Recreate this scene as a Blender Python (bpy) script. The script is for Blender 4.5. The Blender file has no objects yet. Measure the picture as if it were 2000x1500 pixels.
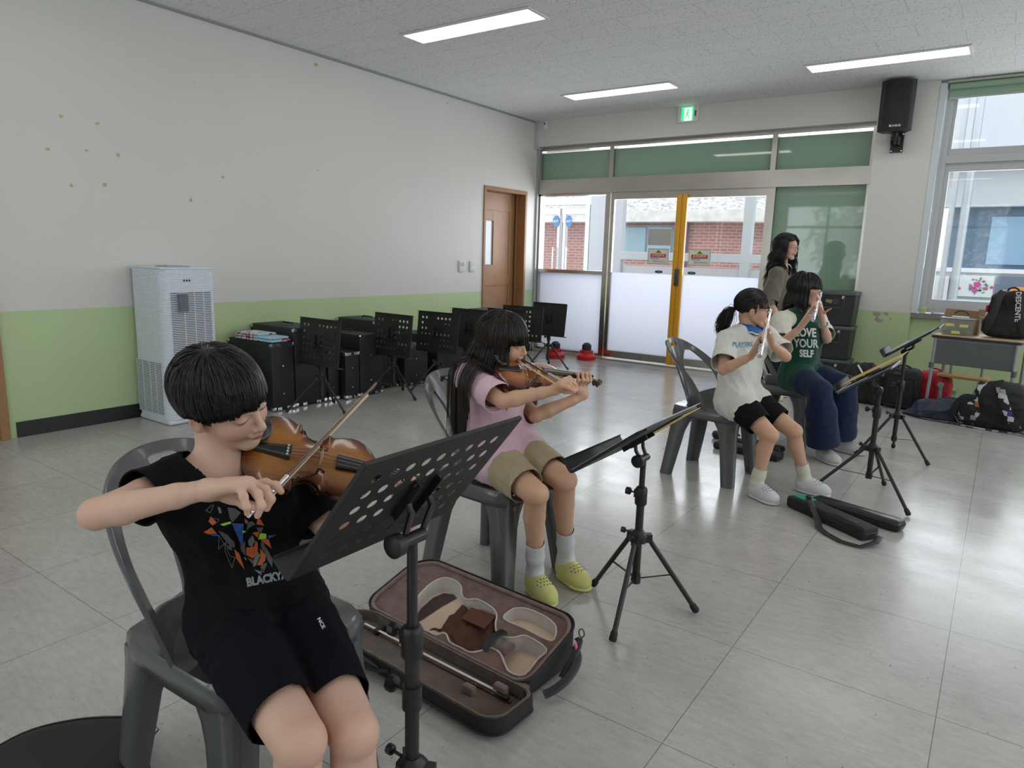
import bpy, bmesh, math, random
import numpy as np
from mathutils import Vector, Matrix
from mathutils.bvhtree import BVHTree
random.seed(7)
SC = bpy.context.scene
COL = SC.collection
PI = math.pi
# ---------------------------------------------------------------- camera, exposure, world, lights
CX, CY, CZ = 5.2856, -7.9058, 1.3
FPX, YAW, PITCH, ROLL = 1349.9, 0.612, 0.1846, 0.0287
fw = np.array([-math.sin(YAW)*math.cos(PITCH), math.cos(YAW)*math.cos(PITCH), -math.sin(PITCH)])
r0 = np.array([math.cos(YAW), math.sin(YAW), 0.0]); u0 = np.cross(r0, fw)
rt = r0*math.cos(ROLL)+u0*math.sin(ROLL); up = -r0*math.sin(ROLL)+u0*math.cos(ROLL)
cd = bpy.data.cameras.new('camera'); cam = bpy.data.objects.new('camera', cd); COL.objects.link(cam)
cd.sensor_width = 36.0; cd.sensor_fit = 'HORIZONTAL'; cd.lens = FPX/2000*36.0; cd.clip_start = .05; cd.clip_end = 300
M = Matrix.Identity(4)
for i in range(3):
    M[i][0] = rt[i]; M[i][1] = up[i]; M[i][2] = -fw[i]; M[i][3] = (CX, CY, CZ)[i]
cam.matrix_world = M; SC.camera = cam
SC.view_settings.view_transform = 'Standard'; SC.view_settings.look = 'None'
SC.view_settings.gamma = 1.0; SC.view_settings.use_curve_mapping = False
SC.view_settings.exposure = 0.46
SC.cycles.use_denoising = True
try: SC.cycles.denoiser = 'OPENIMAGEDENOISE'
except Exception: pass
SC.cycles.use_adaptive_sampling = True; SC.cycles.adaptive_threshold = 0.03
SC.cycles.max_bounces = 8; SC.cycles.diffuse_bounces = 4; SC.cycles.glossy_bounces = 4
SC.cycles.transmission_bounces = 4; SC.cycles.transparent_max_bounces = 12
SC.cycles.caustics_reflective = False; SC.cycles.caustics_refractive = False
SC.cycles.sample_clamp_indirect = 6
W = bpy.data.worlds.new('world'); SC.world = W; W.use_nodes = True
bg = W.node_tree.nodes['Background']; bg.inputs[0].default_value = (0.86, 0.93, 1.0, 1); bg.inputs[1].default_value = 1.55
def at(px, py, d):
    """a point of the room on the sight line of a photo pixel, d metres ahead of the camera"""
    v = fw + rt*(px-1000)/FPX - up*(py-750)/FPX
    return np.array([CX, CY, CZ]) + v*d
def area(name, loc, rot, sx, sy, power, col=(1, 1, 1)):
    l = bpy.data.lights.new(name, 'AREA'); l.shape = 'RECTANGLE'; l.size = sx; l.size_y = sy; l.energy = power; l.color = col
    o = bpy.data.objects.new(name, l); COL.objects.link(o); o.location = loc; o.rotation_euler = rot
    return o
# daylight lamps at the windows; those in the unseen side wall added for light
area('side_daylight_fill', (9.6, -4.2, 1.9), (0, PI/2+.3, 0), 2.0, 7.0, 62, (0.93, 0.97, 1.0))
area('daylight_rear', (2.6, -11.4, 1.9), (PI/2+.3, 0, 0), 5.0, 1.8, 35, (0.93, 0.97, 1.0))
area('daylight_entrance', (2.1, 0.95, 1.5), (-PI/2, 0, 0), 3.6, 2.2, 75, (0.92, 0.96, 1.0))
area('daylight_window', (6.2, 0.75, 1.9), (-PI/2, 0, 0), 3.0, 1.8, 38, (0.92, 0.96, 1.0))
# ---------------------------------------------------------------- materials
MATS = {}
def nd(nt, t, **kw):
    n = nt.nodes.new(t)
    for k, v in kw.items(): setattr(n, k, v)
    return n
def mat(name, col, rough=.5, metal=0., spec=.5, bump=0., bscale=60., var=0., vscale=8., coat=0., sheen=0., vcol=None, alpha=None, emit=None, estr=1., detail=3., sss=0.):
    if name in MATS: return MATS[name]
    m = bpy.data.materials.new(name); m.use_nodes = True; nt = m.node_tree; b = nt.nodes['Principled BSDF']
    b.inputs['Base Color'].default_value = (*col, 1); b.inputs['Roughness'].default_value = rough
    b.inputs['Metallic'].default_value = metal; b.inputs['Specular IOR Level'].default_value = spec
    b.inputs['Coat Weight'].default_value = coat; b.inputs['Sheen Weight'].default_value = sheen
    tc = nd(nt, 'ShaderNodeTexCoord')
    if sss: b.inputs['Subsurface Weight'].default_value = sss; b.inputs['Subsurface Radius'].default_value = (.012, .005, .003); b.inputs['Subsurface Scale'].default_value = .6
    if vcol:
        a = nd(nt, 'ShaderNodeAttribute', attribute_name=vcol); nt.links.new(a.outputs['Color'], b.inputs['Base Color'])
    elif var:
        n = nd(nt, 'ShaderNodeTexNoise'); n.inputs['Scale'].default_value = vscale; n.inputs['Detail'].default_value = detail
        nt.links.new(tc.outputs['Object'], n.inputs['Vector'])
        r = nd(nt, 'ShaderNodeValToRGB'); nt.links.new(n.outputs['Fac'], r.inputs['Fac'])
        r.color_ramp.elements[0].position = .3; r.color_ramp.elements[1].position = .7
        r.color_ramp.elements[0].color = (*[c*(1-var) for c in col], 1); r.color_ramp.elements[1].color = (*[min(1, c*(1+var)) for c in col], 1)
        nt.links.new(r.outputs['Color'], b.inputs['Base Color'])
    if bump:
        n2 = nd(nt, 'ShaderNodeTexNoise'); n2.inputs['Scale'].default_value = bscale; n2.inputs['Detail'].default_value = 4
        nt.links.new(tc.outputs['Object'], n2.inputs['Vector'])
        bp = nd(nt, 'ShaderNodeBump'); bp.inputs['Strength'].default_value = bump; bp.inputs['Distance'].default_value = .01
        nt.links.new(n2.outputs['Fac'], bp.inputs['Height']); nt.links.new(bp.outputs['Normal'], b.inputs['Normal'])
    if alpha is not None: b.inputs['Alpha'].default_value = alpha
    if emit: b.inputs['Emission Color'].default_value = (*emit, 1); b.inputs['Emission Strength'].default_value = estr
    MATS[name] = m
    return m
def clear_glass(name, tint=(1, 1, 1), refl=.09):
    if name in MATS: return MATS[name]
    m = bpy.data.materials.new(name); m.use_nodes = True; nt = m.node_tree; nt.nodes.clear()
    o = nd(nt, 'ShaderNodeOutputMaterial'); mx = nd(nt, 'ShaderNodeMixShader'); t = nd(nt, 'ShaderNodeBsdfTransparent'); g = nd(nt, 'ShaderNodeBsdfGlossy')
    t.inputs[0].default_value = (*tint, 1); g.inputs['Roughness'].default_value = .01
    fr = nd(nt, 'ShaderNodeFresnel'); fr.inputs[0].default_value = 1.5
    ge = nd(nt, 'ShaderNodeNewGeometry'); om = nd(nt, 'ShaderNodeMath', operation='SUBTRACT'); om.inputs[0].default_value = 1; nt.links.new(ge.outputs['Backfacing'], om.inputs[1]); ml = nd(nt, 'ShaderNodeMath', operation='MULTIPLY'); nt.links.new(fr.outputs[0], ml.inputs[0]); nt.links.new(om.outputs[0], ml.inputs[1])
    nt.links.new(ml.outputs[0], mx.inputs[0]); nt.links.new(t.outputs[0], mx.inputs[1]); nt.links.new(g.outputs[0], mx.inputs[2]); nt.links.new(mx.outputs[0], o.inputs[0])
    MATS[name] = m; return m
def frosted(name, col, trans=.8):
    m = bpy.data.materials.new(name); m.use_nodes = True; nt = m.node_tree; nt.nodes.clear()
    o = nd(nt, 'ShaderNodeOutputMaterial'); mx = nd(nt, 'ShaderNodeMixShader'); t = nd(nt, 'ShaderNodeBsdfTranslucent'); g = nd(nt, 'ShaderNodeBsdfPrincipled')
    t.inputs[0].default_value = (*col, 1); g.inputs['Base Color'].default_value = (*col, 1); g.inputs['Roughness'].default_value = .25
    mx.inputs[0].default_value = 1-trans
    nt.links.new(t.outputs[0], mx.inputs[1]); nt.links.new(g.outputs[0], mx.inputs[2]); nt.links.new(mx.outputs[0], o.inputs[0])
    MATS[name] = m; return m
# ---------------------------------------------------------------- mesh helpers
def V(*a): return np.array(a, float)
def nrm(v): v = np.asarray(v, float); return v/max(1e-9, np.linalg.norm(v))
class MB:
    def __init__(s): s.v = []; s.f = []; s.mi = []; s.m = 0; s.nb = 0
    def add(s, vs, fs):
        o = len(s.v); s.v += [tuple(map(float, p)) for p in vs]; s.f += [tuple(i+o for i in f) for f in fs]; s.mi += [s.m]*len(fs); return s
    def box(s, c, d, R=None):
        c = np.asarray(c, float); h = np.asarray(d, float)/2
        P = np.array([[x, y, z] for x in (-1, 1) for y in (-1, 1) for z in (-1, 1)])*h
        if R is not None: P = P@np.asarray(R).T
        return s.add(P+c, [(0, 1, 3, 2), (4, 6, 7, 5), (0, 4, 5, 1), (2, 3, 7, 6), (0, 2, 6, 4), (1, 5, 7, 3)])
    def b2(s, lo, hi):   # each further box a hair larger, so that no two faces of one mesh coincide
        lo = np.array(lo, float); hi = np.array(hi, float); e = .0002*(s.nb % 9); s.nb += 1; return s.box((lo+hi)/2, hi-lo+2*e)
    def rbox(s, c, d, r=.01, R=None, n=3):
        """box with rounded edges around z (vertical corners) and bevelled top/bottom"""
        w, l, h = np.asarray(d, float)/2; r = min(r, w*.98, l*.98, h*.98)
        out = []
        for q, (sx, sy) in enumerate(((1, 1), (-1, 1), (-1, -1), (1, -1))):
            for i in range(n+1):
                a = q*PI/2+i*PI/2/n; out.append((sx*(w-r), sy*(l-r), math.cos(a), math.sin(a)))
        rings = []
        for (z, k) in [(-h, -1), (-h+r*.3, -.3), (-h+r, 0), (h-r, 0), (h-r*.3, -.3), (h, -1)]:
            rr = r*(1 if k == 0 else (.72 if k == -.3 else 0.05))
            rings.append([(x+cx*rr, y+cy*rr, z) for (x, y, cx, cy) in out])
        P = np.array([p for rg in rings for p in rg]); m = len(out)
        F = []
        for k in range(len(rings)-1):
            for i in range(m): F.append((k*m+i, k*m+(i+1) % m, (k+1)*m+(i+1) % m, (k+1)*m+i))
        F.append(tuple(range(m))[::-1]); F.append(tuple(range((len(rings)-1)*m, len(rings)*m)))
        if R is not None: P = P@np.asarray(R).T
        return s.add(P+np.asarray(c, float), F)
    def tube(s, path, r, n=10, caps=True, sq=None, up=None):
        """sweep; r scalar or list; sq=(a,b) flattens the section"""
        P = [np.asarray(p, float) for p in path]; m = len(P); rs = r if hasattr(r, '__len__') else [r]*m
        T = [nrm(P[min(i+1, m-1)]-P[max(i-1, 0)]) for i in range(m)]
        u = np.asarray(up, float) if up is not None else (V(0, 0, 1) if abs(T[0][2]) < .9 else V(1, 0, 0))
        vs = []; a = nrm(np.cross(T[0], u)); sa, sb = sq or (1, 1)
        for i in range(m):
            if up is not None: a = nrm(np.cross(T[i], u))
            else: a = nrm(a-T[i]*(a@T[i]))
            b = np.cross(T[i], a)
            for k in range(n):
                t = 2*PI*k/n; vs.append(P[i]+rs[i]*(a*math.cos(t)*sa+b*math.sin(t)*sb))
        F = [(i*n+k, i*n+(k+1) % n, (i+1)*n+(k+1) % n, (i+1)*n+k) for i in range(m-1) for k in range(n)]
        if caps: F += [tuple(range(n))[::-1], tuple(range((m-1)*n, m*n))]
        return s.add(vs, F)
    def cyl(s, a, b, r, r2=None, n=16): return s.tube([a, b], [r, r if r2 is None else r2], n)
    def lathe(s, c, prof, ax=(0, 0, 1), n=20):
        ax = nrm(ax); return s.tube([np.asarray(c, float)+ax*z for (rr, z) in prof], [max(rr, 1e-4) for (rr, z) in prof], n) if False else s._lathe(c, prof, ax, n)
    def _lathe(s, c, prof, ax, n):
        u = V(0, 0, 1) if abs(ax[2]) < .9 else V(1, 0, 0); a = nrm(np.cross(ax, u)); b = np.cross(ax, a); c = np.asarray(c, float)
        vs = [c+ax*z+max(r, 1e-4)*(a*math.cos(2*PI*k/n)+b*math.sin(2*PI*k/n)) for (r, z) in prof for k in range(n)]
        F = [(i*n+k, i*n+(k+1) % n, (i+1)*n+(k+1) % n, (i+1)*n+k) for i in range(len(prof)-1) for k in range(n)]
        F += [tuple(range(n))[::-1], tuple(range((len(prof)-1)*n, len(prof)*n))]
        return s.add(vs, F)
    def ball(s, c, r, n=12, R=None):
        r = np.array([r]*3 if not hasattr(r, '__len__') else r, float); vs = []; F = []
        for i in range(n//2+1):
            t = PI*i/(n//2)
            for k in range(n): vs.append((math.sin(t)*math.cos(2*PI*k/n), math.sin(t)*math.sin(2*PI*k/n), math.cos(t)))
        P = np.array(vs)*r
        if R is not None: P = P@np.asarray(R).T
        for i in range(n//2):
            for k in range(n): F.append((i*n+k, (i+1)*n+k, (i+1)*n+(k+1) % n, i*n+(k+1) % n))
        return s.add(P+np.asarray(c, float), F)
    def prism(s, poly, z0, z1, fn=None):
        """poly in xy extruded z0..z1; fn maps a point"""
        n = len(poly); P = [(x, y, z0) for x, y in poly]+[(x, y, z1) for x, y in poly]
        if fn: P = [fn(p) for p in P]
        return s.add(P, [tuple(range(n))[::-1], tuple(range(n, 2*n))]+[(i, (i+1) % n, n+(i+1) % n, n+i) for i in range(n)])
    def build(s, name, mats, parent=None, smooth=None, bevel=0, bseg=2, M=None):
        me = bpy.data.meshes.new(name); me.from_pydata(s.v, [], s.f)
        if not isinstance(mats, (list, tuple)): mats = [mats]
        for m in mats: me.materials.append(m)
        if len(mats) > 1: me.polygons.foreach_set('material_index', s.mi)
        bm = bmesh.new(); bm.from_mesh(me); bmesh.ops.recalc_face_normals(bm, faces=bm.faces); bm.to_mesh(me); bm.free()
        o = bpy.data.objects.new(name, me); COL.objects.link(o)
        if parent: o.parent = parent
        if M is not None: o.matrix_local = M
        if smooth is not None: shade(o, smooth)
        if bevel:
            b = o.modifiers.new('b', 'BEVEL'); b.width = bevel; b.segments = bseg; b.limit_method = 'ANGLE'; b.angle_limit = .6; b.harden_normals = False
        return o
def shade(o, ang=40):
    me = o.data; me.polygons.foreach_set('use_smooth', [True]*len(me.polygons)); me.update()
    if ang < 180:
        try:
            with bpy.context.temp_override(active_object=o, object=o): pass
            me.set_sharp_from_angle(angle=math.radians(ang))
        except Exception: pass
def tag(o, label=None, cat=None, group=None, kind=None):
    if label: o['label'] = label
    if cat: o['category'] = cat
    if group: o['group'] = group
    if kind: o['kind'] = kind
    return o
def thing(name, label, cat, loc=(0, 0, 0), rz=0., group=None):
    o = bpy.data.objects.new(name, None); COL.objects.link(o); o.location = loc; o.rotation_euler = (0, 0, rz); o.empty_display_size = .1
    return tag(o, label, cat, group)
def struct(o): o['kind'] = 'structure'; return o
def copy_tree(o, parent=None):
    c = o.copy(); COL.objects.link(c); c.parent = parent
    for ch in [x for x in bpy.data.objects if x.parent == o]: copy_tree(ch, c)
    return c
def dup(o, loc, rz, label, group=None):
    c = copy_tree(o); c.location = loc; c.rotation_euler = (0, 0, rz); c['label'] = label
    if group: c['group'] = group
    return c
def frame(a, b, zc):
    """matrix columns: x = a, y = b, z = zc, from orthonormal vectors"""
    return np.array([a, b, zc], float).T
def ortho(y, z):
    """orthonormal frame with y axis exact and z near"""
    y = nrm(y); x = nrm(np.cross(y, z)); return frame(x, y, np.cross(x, y))
def mat4(R, t):
    m = Matrix.Identity(4)
    for i in range(3):
        for j in range(3): m[i][j] = float(R[i][j])
        m[i][3] = float(t[i])
    return m
def text_obj(name, txt, size, m, parent, M4, ext=.0006, align='CENTER', font=None, res=2, bold=0.):
    cu = bpy.data.curves.new(name, 'FONT'); cu.body = txt; cu.size = size; cu.extrude = ext; cu.align_x = align; cu.align_y = 'CENTER'; cu.resolution_u = res; cu.offset = bold
    if font: cu.font = font
    tmp = bpy.data.objects.new(name, cu); COL.objects.link(tmp)
    dg = bpy.context.evaluated_depsgraph_get(); me = bpy.data.meshes.new_from_object(tmp.evaluated_get(dg))
    bpy.data.objects.remove(tmp); bpy.data.curves.remove(cu)
    me.name = name; me.materials.clear(); me.materials.append(m)
    o = bpy.data.objects.new(name, me); COL.objects.link(o); o.parent = parent; o.matrix_local = M4
    return o
def solid(o, t, off=-1):
    s = o.modifiers.new('s', 'SOLIDIFY'); s.thickness = t; s.offset = off; return o
def bez(p0, p1, p2, p3, n=12):
    t = np.linspace(0, 1, n)[:, None]; p0, p1, p2, p3 = [np.asarray(p, float) for p in (p0, p1, p2, p3)]
    return list((1-t)**3*p0+3*(1-t)**2*t*p1+3*(1-t)*t*t*p2+t**3*p3)
def catmull(P, n=6, closed=False):
    P = [np.asarray(p, float) for p in P]; m = len(P); out = []
    for i in range(m if closed else m-1):
        if closed: a, b, c, d = P[i-1], P[i], P[(i+1) % m], P[(i+2) % m]
        else: a, b, c, d = P[max(i-1, 0)], P[i], P[i+1], P[min(i+2, m-1)]
        for k in range(n):
            t = k/n; out.append(.5*((2*b)+(c-a)*t+(2*a-5*b+4*c-d)*t*t+(3*b-a-3*c+d)*t**3))
    if not closed: out.append(P[-1])
    return out
# common materials
M_steel = mat('stainless', (.50, .47, .43), .24, 1., bump=.02, bscale=30, var=.06, vscale=3)
M_alu = mat('aluminium_grey', (.42, .43, .44), .4, .3)
M_black = mat('black_metal', (.018, .018, .020), .38, 0., .5)
M_blackp = mat('black_plastic', (.012, .012, .014), .45)
M_white = mat('white_paint', (.72, .72, .72), .5)
M_chrome = mat('chrome', (.8, .8, .8), .15, 1.)
M_glass = clear_glass('clear_glass')
M_bigblack = mat('black_vinyl', (.010, .010, .012), .42, bump=.15, bscale=400)
# ================================================================ SETTING
H = 3.016; GZ = .845; RX = 9.4; RY = -11.2
def wall_material():
    m = bpy.data.materials.new('painted_wall'); m.use_nodes = True; nt = m.node_tree; b = nt.nodes['Principled BSDF']
    g = nd(nt, 'ShaderNodeNewGeometry'); sp = nd(nt, 'ShaderNodeSeparateXYZ'); nt.links.new(g.outputs['Position'], sp.inputs[0])
    gt = nd(nt, 'ShaderNodeMath', operation='GREATER_THAN'); gt.inputs[1].default_value = GZ; nt.links.new(sp.outputs['Z'], gt.inputs[0])
    n = nd(nt, 'ShaderNodeTexNoise'); n.inputs['Scale'].default_value = 1.3; n.inputs['Detail'].default_value = 6; nt.links.new(g.outputs['Position'], n.inputs['Vector'])
    def ramp(c, v):
        r = nd(nt, 'ShaderNodeValToRGB'); nt.links.new(n.outputs['Fac'], r.inputs['Fac']); r.color_ramp.elements[0].position = .3; r.color_ramp.elements[1].position = .7
        r.color_ramp.elements[0].color = (*[x*(1-v) for x in c], 1); r.color_ramp.elements[1].color = (*[x*(1+v) for x in c], 1); return r
    a = ramp((.50, .63, .35), .03); c = ramp((.68, .67, .64), .015)
    mx = nd(nt, 'ShaderNodeMix', data_type='RGBA'); nt.links.new(gt.outputs[0], mx.inputs[0]); nt.links.new(a.outputs[0], mx.inputs[6]); nt.links.new(c.outputs[0], mx.inputs[7])
    # small scuffs
    s = nd(nt, 'ShaderNodeTexNoise'); s.inputs['Scale'].default_value = 14; s.inputs['Detail'].default_value = 2; nt.links.new(g.outputs['Position'], s.inputs['Vector'])
    st = nd(nt, 'ShaderNodeMath', operation='GREATER_THAN'); st.inputs[1].default_value = .775; nt.links.new(s.outputs['Fac'], st.inputs[0])
    m2 = nd(nt, 'ShaderNodeMix', data_type='RGBA'); m2.inputs[7].default_value = (.45, .42, .36, 1)
    ml = nd(nt, 'ShaderNodeMath', operation='MULTIPLY'); ml.inputs[1].default_value = .5; nt.links.new(st.outputs[0], ml.inputs[0]); nt.links.new(ml.outputs[0], m2.inputs[0]); nt.links.new(mx.outputs[2], m2.inputs[6])
    nt.links.new(m2.outputs[2], b.inputs['Base Color']); b.inputs['Roughness'].default_value = .45; b.inputs['Specular IOR Level'].default_value = .35
    return m
M_wall = wall_material()
def floor_material():
    m = bpy.data.materials.new('vinyl_tile'); m.use_nodes = True; nt = m.node_tree; b = nt.nodes['Principled BSDF']
    g = nd(nt, 'ShaderNodeNewGeometry')
    mp = nd(nt, 'ShaderNodeMapping'); mp.inputs['Location'].default_value = (.12, .28, 0); nt.links.new(g.outputs['Position'], mp.inputs['Vector'])
    br = nd(nt, 'ShaderNodeTexBrick'); br.offset = 0; br.inputs['Scale'].default_value = 1; br.inputs['Brick Width'].default_value = .6; br.inputs['Row Height'].default_value = .6
    br.inputs['Mortar Size'].default_value = .0016; br.inputs['Mortar Smooth'].default_value = .3; br.inputs['Bias'].default_value = 0
    br.inputs['Color1'].default_value = (.445, .435, .415, 1); br.inputs['Color2'].default_value = (.47, .46, .44, 1); br.inputs['Mortar'].default_value = (.20, .19, .17, 1)
    nt.links.new(mp.outputs[0], br.inputs['Vector'])
    def noise(sc, det, stretch=(1, 1, 1), rough=.5):
        mm = nd(nt, 'ShaderNodeMapping'); mm.inputs['Scale'].default_value = stretch; nt.links.new(g.outputs['Position'], mm.inputs['Vector'])
        n = nd(nt, 'ShaderNodeTexNoise'); n.inputs['Scale'].default_value = sc; n.inputs['Detail'].default_value = det; n.inputs['Roughness'].default_value = rough
        nt.links.new(mm.outputs[0], n.inputs['Vector']); return n
    def scale(a, f, lo, hi, v0, v1):
        mr = nd(nt, 'ShaderNodeMapRange'); mr.inputs['From Min'].default_value = lo; mr.inputs['From Max'].default_value = hi; mr.inputs['To Min'].default_value = v0; mr.inputs['To Max'].default_value = v1
        nt.links.new(f, mr.inputs['Value']); h = nd(nt, 'ShaderNodeHueSaturation'); nt.links.new(mr.outputs[0], h.inputs['Value']); nt.links.new(a, h.inputs['Color']); return h.outputs[0]
    n1 = noise(16, 4, (1, 3.0, 1), .6); n2 = noise(90, 2, (1, 3.2, 1)); n3 = noise(1.2, 2); n4 = noise(55, 1, (1.4, .8, 1)); n6 = noise(3.1, 3, (1, 1.6, 1))
    c = scale(br.outputs['Color'], n1.outputs['Fac'], .3, .7, .90, 1.09)
    c = scale(c, n2.outputs['Fac'], .35, .65, .94, 1.05)
    c = scale(c, n3.outputs['Fac'], .3, .7, .95, 1.05)
    c = scale(c, n6.outputs['Fac'], .3, .7, .95, 1.04)
    c = scale(c, n4.outputs['Fac'], .74, .79, 1.0, .55)
    nt.links.new(c, b.inputs['Base Color'])
    rr = nd(nt, 'ShaderNodeMapRange'); rr.inputs['From Min'].default_value = .3; rr.inputs['From Max'].default_value = .7; rr.inputs['To Min'].default_value = .15; rr.inputs['To Max'].default_value = .26
    nt.links.new(n6.outputs['Fac'], rr.inputs['Value']); nt.links.new(rr.outputs[0], b.inputs['Roughness']); b.inputs['Specular IOR Level'].default_value = .6
    n5 = noise(22, 3, (1, 2.0, 1)); bp = nd(nt, 'ShaderNodeBump'); bp.inputs['Strength'].default_value = .10; bp.inputs['Distance'].default_value = .002
    nt.links.new(n5.outputs['Fac'], bp.inputs['Height']); nt.links.new(bp.outputs[0], b.inputs['Normal'])
    return m
def ceil_material():
    m = bpy.data.materials.new('acoustic_tile'); m.use_nodes = True; nt = m.node_tree; b = nt.nodes['Principled BSDF']
    g = nd(nt, 'ShaderNodeNewGeometry')
    mp = nd(nt, 'ShaderNodeMapping'); mp.inputs['Location'].default_value = (0, .05, 0); nt.links.new(g.outputs['Position'], mp.inputs['Vector'])
    br = nd(nt, 'ShaderNodeTexBrick'); br.offset = .5; br.inputs['Scale'].default_value = 1; br.inputs['Brick Width'].default_value = .6; br.inputs['Row Height'].default_value = .3
    br.inputs['Mortar Size'].default_value = .0015; br.inputs['Mortar Smooth'].default_value = .2
    br.inputs['Color1'].default_value = (.80, .80, .81, 1); br.inputs['Color2'].default_value = (.78, .78, .79, 1); br.inputs['Mortar'].default_value = (.40, .40, .40, 1)
    nt.links.new(mp.outputs[0], br.inputs['Vector'])
    mm = nd(nt, 'ShaderNodeMapping'); mm.inputs['Scale'].default_value = (1, .45, 1); nt.links.new(g.outputs['Position'], mm.inputs['Vector'])
    n = nd(nt, 'ShaderNodeTexNoise'); n.inputs['Scale'].default_value = 70; n.inputs['Detail'].default_value = 2; nt.links.new(mm.outputs[0], n.inputs['Vector'])
    mr = nd(nt, 'ShaderNodeMapRange'); mr.inputs['From Min'].default_value = .60; mr.inputs['From Max'].default_value = .66; mr.inputs['To Max'].default_value = .55; nt.links.new(n.outputs['Fac'], mr.inputs['Value'])
    x = nd(nt, 'ShaderNodeMix', data_type='RGBA'); x.inputs[7].default_value = (.33, .33, .34, 1); nt.links.new(mr.outputs[0], x.inputs[0]); nt.links.new(br.outputs['Color'], x.inputs[6])
    nt.links.new(x.outputs[2], b.inputs['Base Color']); b.inputs['Roughness'].default_value = .8; b.inputs['Specular IOR Level'].default_value = .2
    bp = nd(nt, 'ShaderNodeBump'); bp.inputs['Strength'].default_value = .25; bp.inputs['Distance'].default_value = .004; bp.invert = True
    nt.links.new(mr.outputs[0], bp.inputs['Height']); nt.links.new(bp.outputs[0], b.inputs['Normal'])
    return m
struct(MB().b2((-.3, RY-.2, -.12), (RX+.2, .3, 0)).build('floor', floor_material()))
struct(MB().b2((-.3, RY-.2, H), (RX+.2, .3, H+.15)).build('ceiling', ceil_material()))
# left wall with two door openings (brown doors)
wl = MB(); d0, d1, dh = -1.085, -.165, 2.115
wl.b2((-.22, -6.18, 0), (0, d0, H)); wl.b2((-.22, d1, 0), (0, .3, H)); wl.b2((-.22, d0, dh), (0, d1, H)); wl.b2((-.22, RY, 0), (0, -7.15, H)); wl.b2((-.22, -7.15, dh), (0, -6.18, H))
struct(wl.build('wall_left', M_wall))
M_base = mat('black_base', (.012, .012, .012), .35)
bb = MB(); bb.b2((0, -6.14, 0), (.008, d0-.045, .105)); bb.b2((0, d1+.04, 0), (.008, .02, .105)); bb.b2((0, RY, 0), (.008, -7.2, .105))
struct(bb.build('baseboard_left', M_base))
M_ceiltrim = mat('grey_trim', (.30, .30, .30), .6)
struct(MB().b2((0, RY, H-.018), (.018, 0, H)).build('trim_1', M_ceiltrim))
# back wall : beam above the glazing, pillar, wall under the window, wall left stub
bw = MB(); bw.b2((0, 0, 2.70), (4.04, .25, H)); bw.b2((-.1, .25, 2.66), (4.04, .35, H)); bw.b2((4.04, 0, 0), (4.545, .3, H)); bw.b2((4.545, .06, 0), (RX, .3, .83)); bw.b2((4.545, .06, 2.99), (RX, .3, H))
bw.b2((7.6, .06, .83), (RX, .3, 2.99))
struct(bw.build('wall_back', M_wall))
# side and rear walls with window openings
wr = MB(); wr.b2((RX, RY, 0), (RX+.2, .3, .9)); wr.b2((RX, RY, 2.8), (RX+.2, .3, H))
for y0, y1 in ((RY, -8.2), (-6.2, -5.7), (-3.2, -2.7), (-.7, .3)): wr.b2((RX, y0, .9), (RX+.2, y1, 2.8))
struct(wr.build('wall_right', M_wall))
wb = MB(); wb.b2((-.2, RY-.2, 0), (RX+.2, RY, .9)); wb.b2((-.2, RY-.2, 2.8), (RX+.2, RY, H))
for x0, x1 in ((-.2, .3), (2.4, 2.9), (5.2, RX+.2)): wb.b2((x0, RY-.2, .9), (x1, RY, 2.8))
struct(wb.build('wall_rear', M_wall))
M_wframe = mat('window_frame_grey', (.40, .41, .42), .35)
def simple_window(name, x0, x1, z0, z1, fn, zr):
    f = MB(); t = .05
    for a, b in (((x0, z0), (x1, z0+t)), ((x0, z1-t), (x1, z1)), ((x0, z0), (x0+t, z1)), ((x1-t, z0), (x1, z1)), ((x0, zr), (x1, zr+t)), (((x0+x1)/2-t/2, z0), ((x0+x1)/2+t/2, z1))):
        p = fn(a[0], 0, a[1]); q = fn(b[0], .06, b[1]); f.b2(np.minimum(p, q), np.maximum(p, q))
    o = struct(f.build(name, M_wframe)); g = MB(); p = fn(x0+t, .03, z0+t); q = fn(x1-t, .035, z1-t); g.b2(np.minimum(p, q), np.maximum(p, q)); g.build('pane', M_glass, o); return o
for i, (a, b) in enumerate(((-8.2, -6.2), (-5.7, -3.2), (-2.7, -.7))): simple_window('window_%d' % (4+i), a, b, .9, 2.8, lambda x, d, z: V(RX+.06+d, x, z), 2.2)  # unseen side windows, added to let daylight in
for i, (a, b) in enumerate(((.3, 2.4), (2.9, 5.2))): simple_window('window_%d' % (7+i), a, b, .9, 2.8, lambda x, d, z: V(x, RY-.06-d, z), 2.2)
# brown door in the left wall
M_wood = mat('door_wood', (.36, .19, .09), .42, var=.10, vscale=5, bump=.03, bscale=50)
M_wood2 = mat('door_jamb_wood', (.33, .165, .07), .42, var=.08, vscale=6)
dr = thing('door_1', None, None, (0, 0, 0)); struct(dr)
f = MB(); f.b2((-.22, d0, 0), (.015, d0+.04, dh)); f.b2((-.22, d1-.04, 0), (.015, d1, dh)); f.b2((-.22, d0, dh-.04), (.015, d1, dh)); f.b2((-.12, d1-.07, 0), (-.10, d1-.04, dh-.04)); f.build('door_frame', M_wood2, dr, bevel=.003)
lf = MB(); y0, y1 = d0+.04, d1-.04; X0, X1 = -.18, -.145
zz = [(.005, .12), (.90, 1.05), (1.85, 2.07)]
for a, b in zz: lf.b2((X0, y0, a), (X1, y1, b))
for a, b in ((y0, y0+.10), (y1-.13, y1)): lf.b2((X0, a, .005), (X1, b, 2.07))
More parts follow.
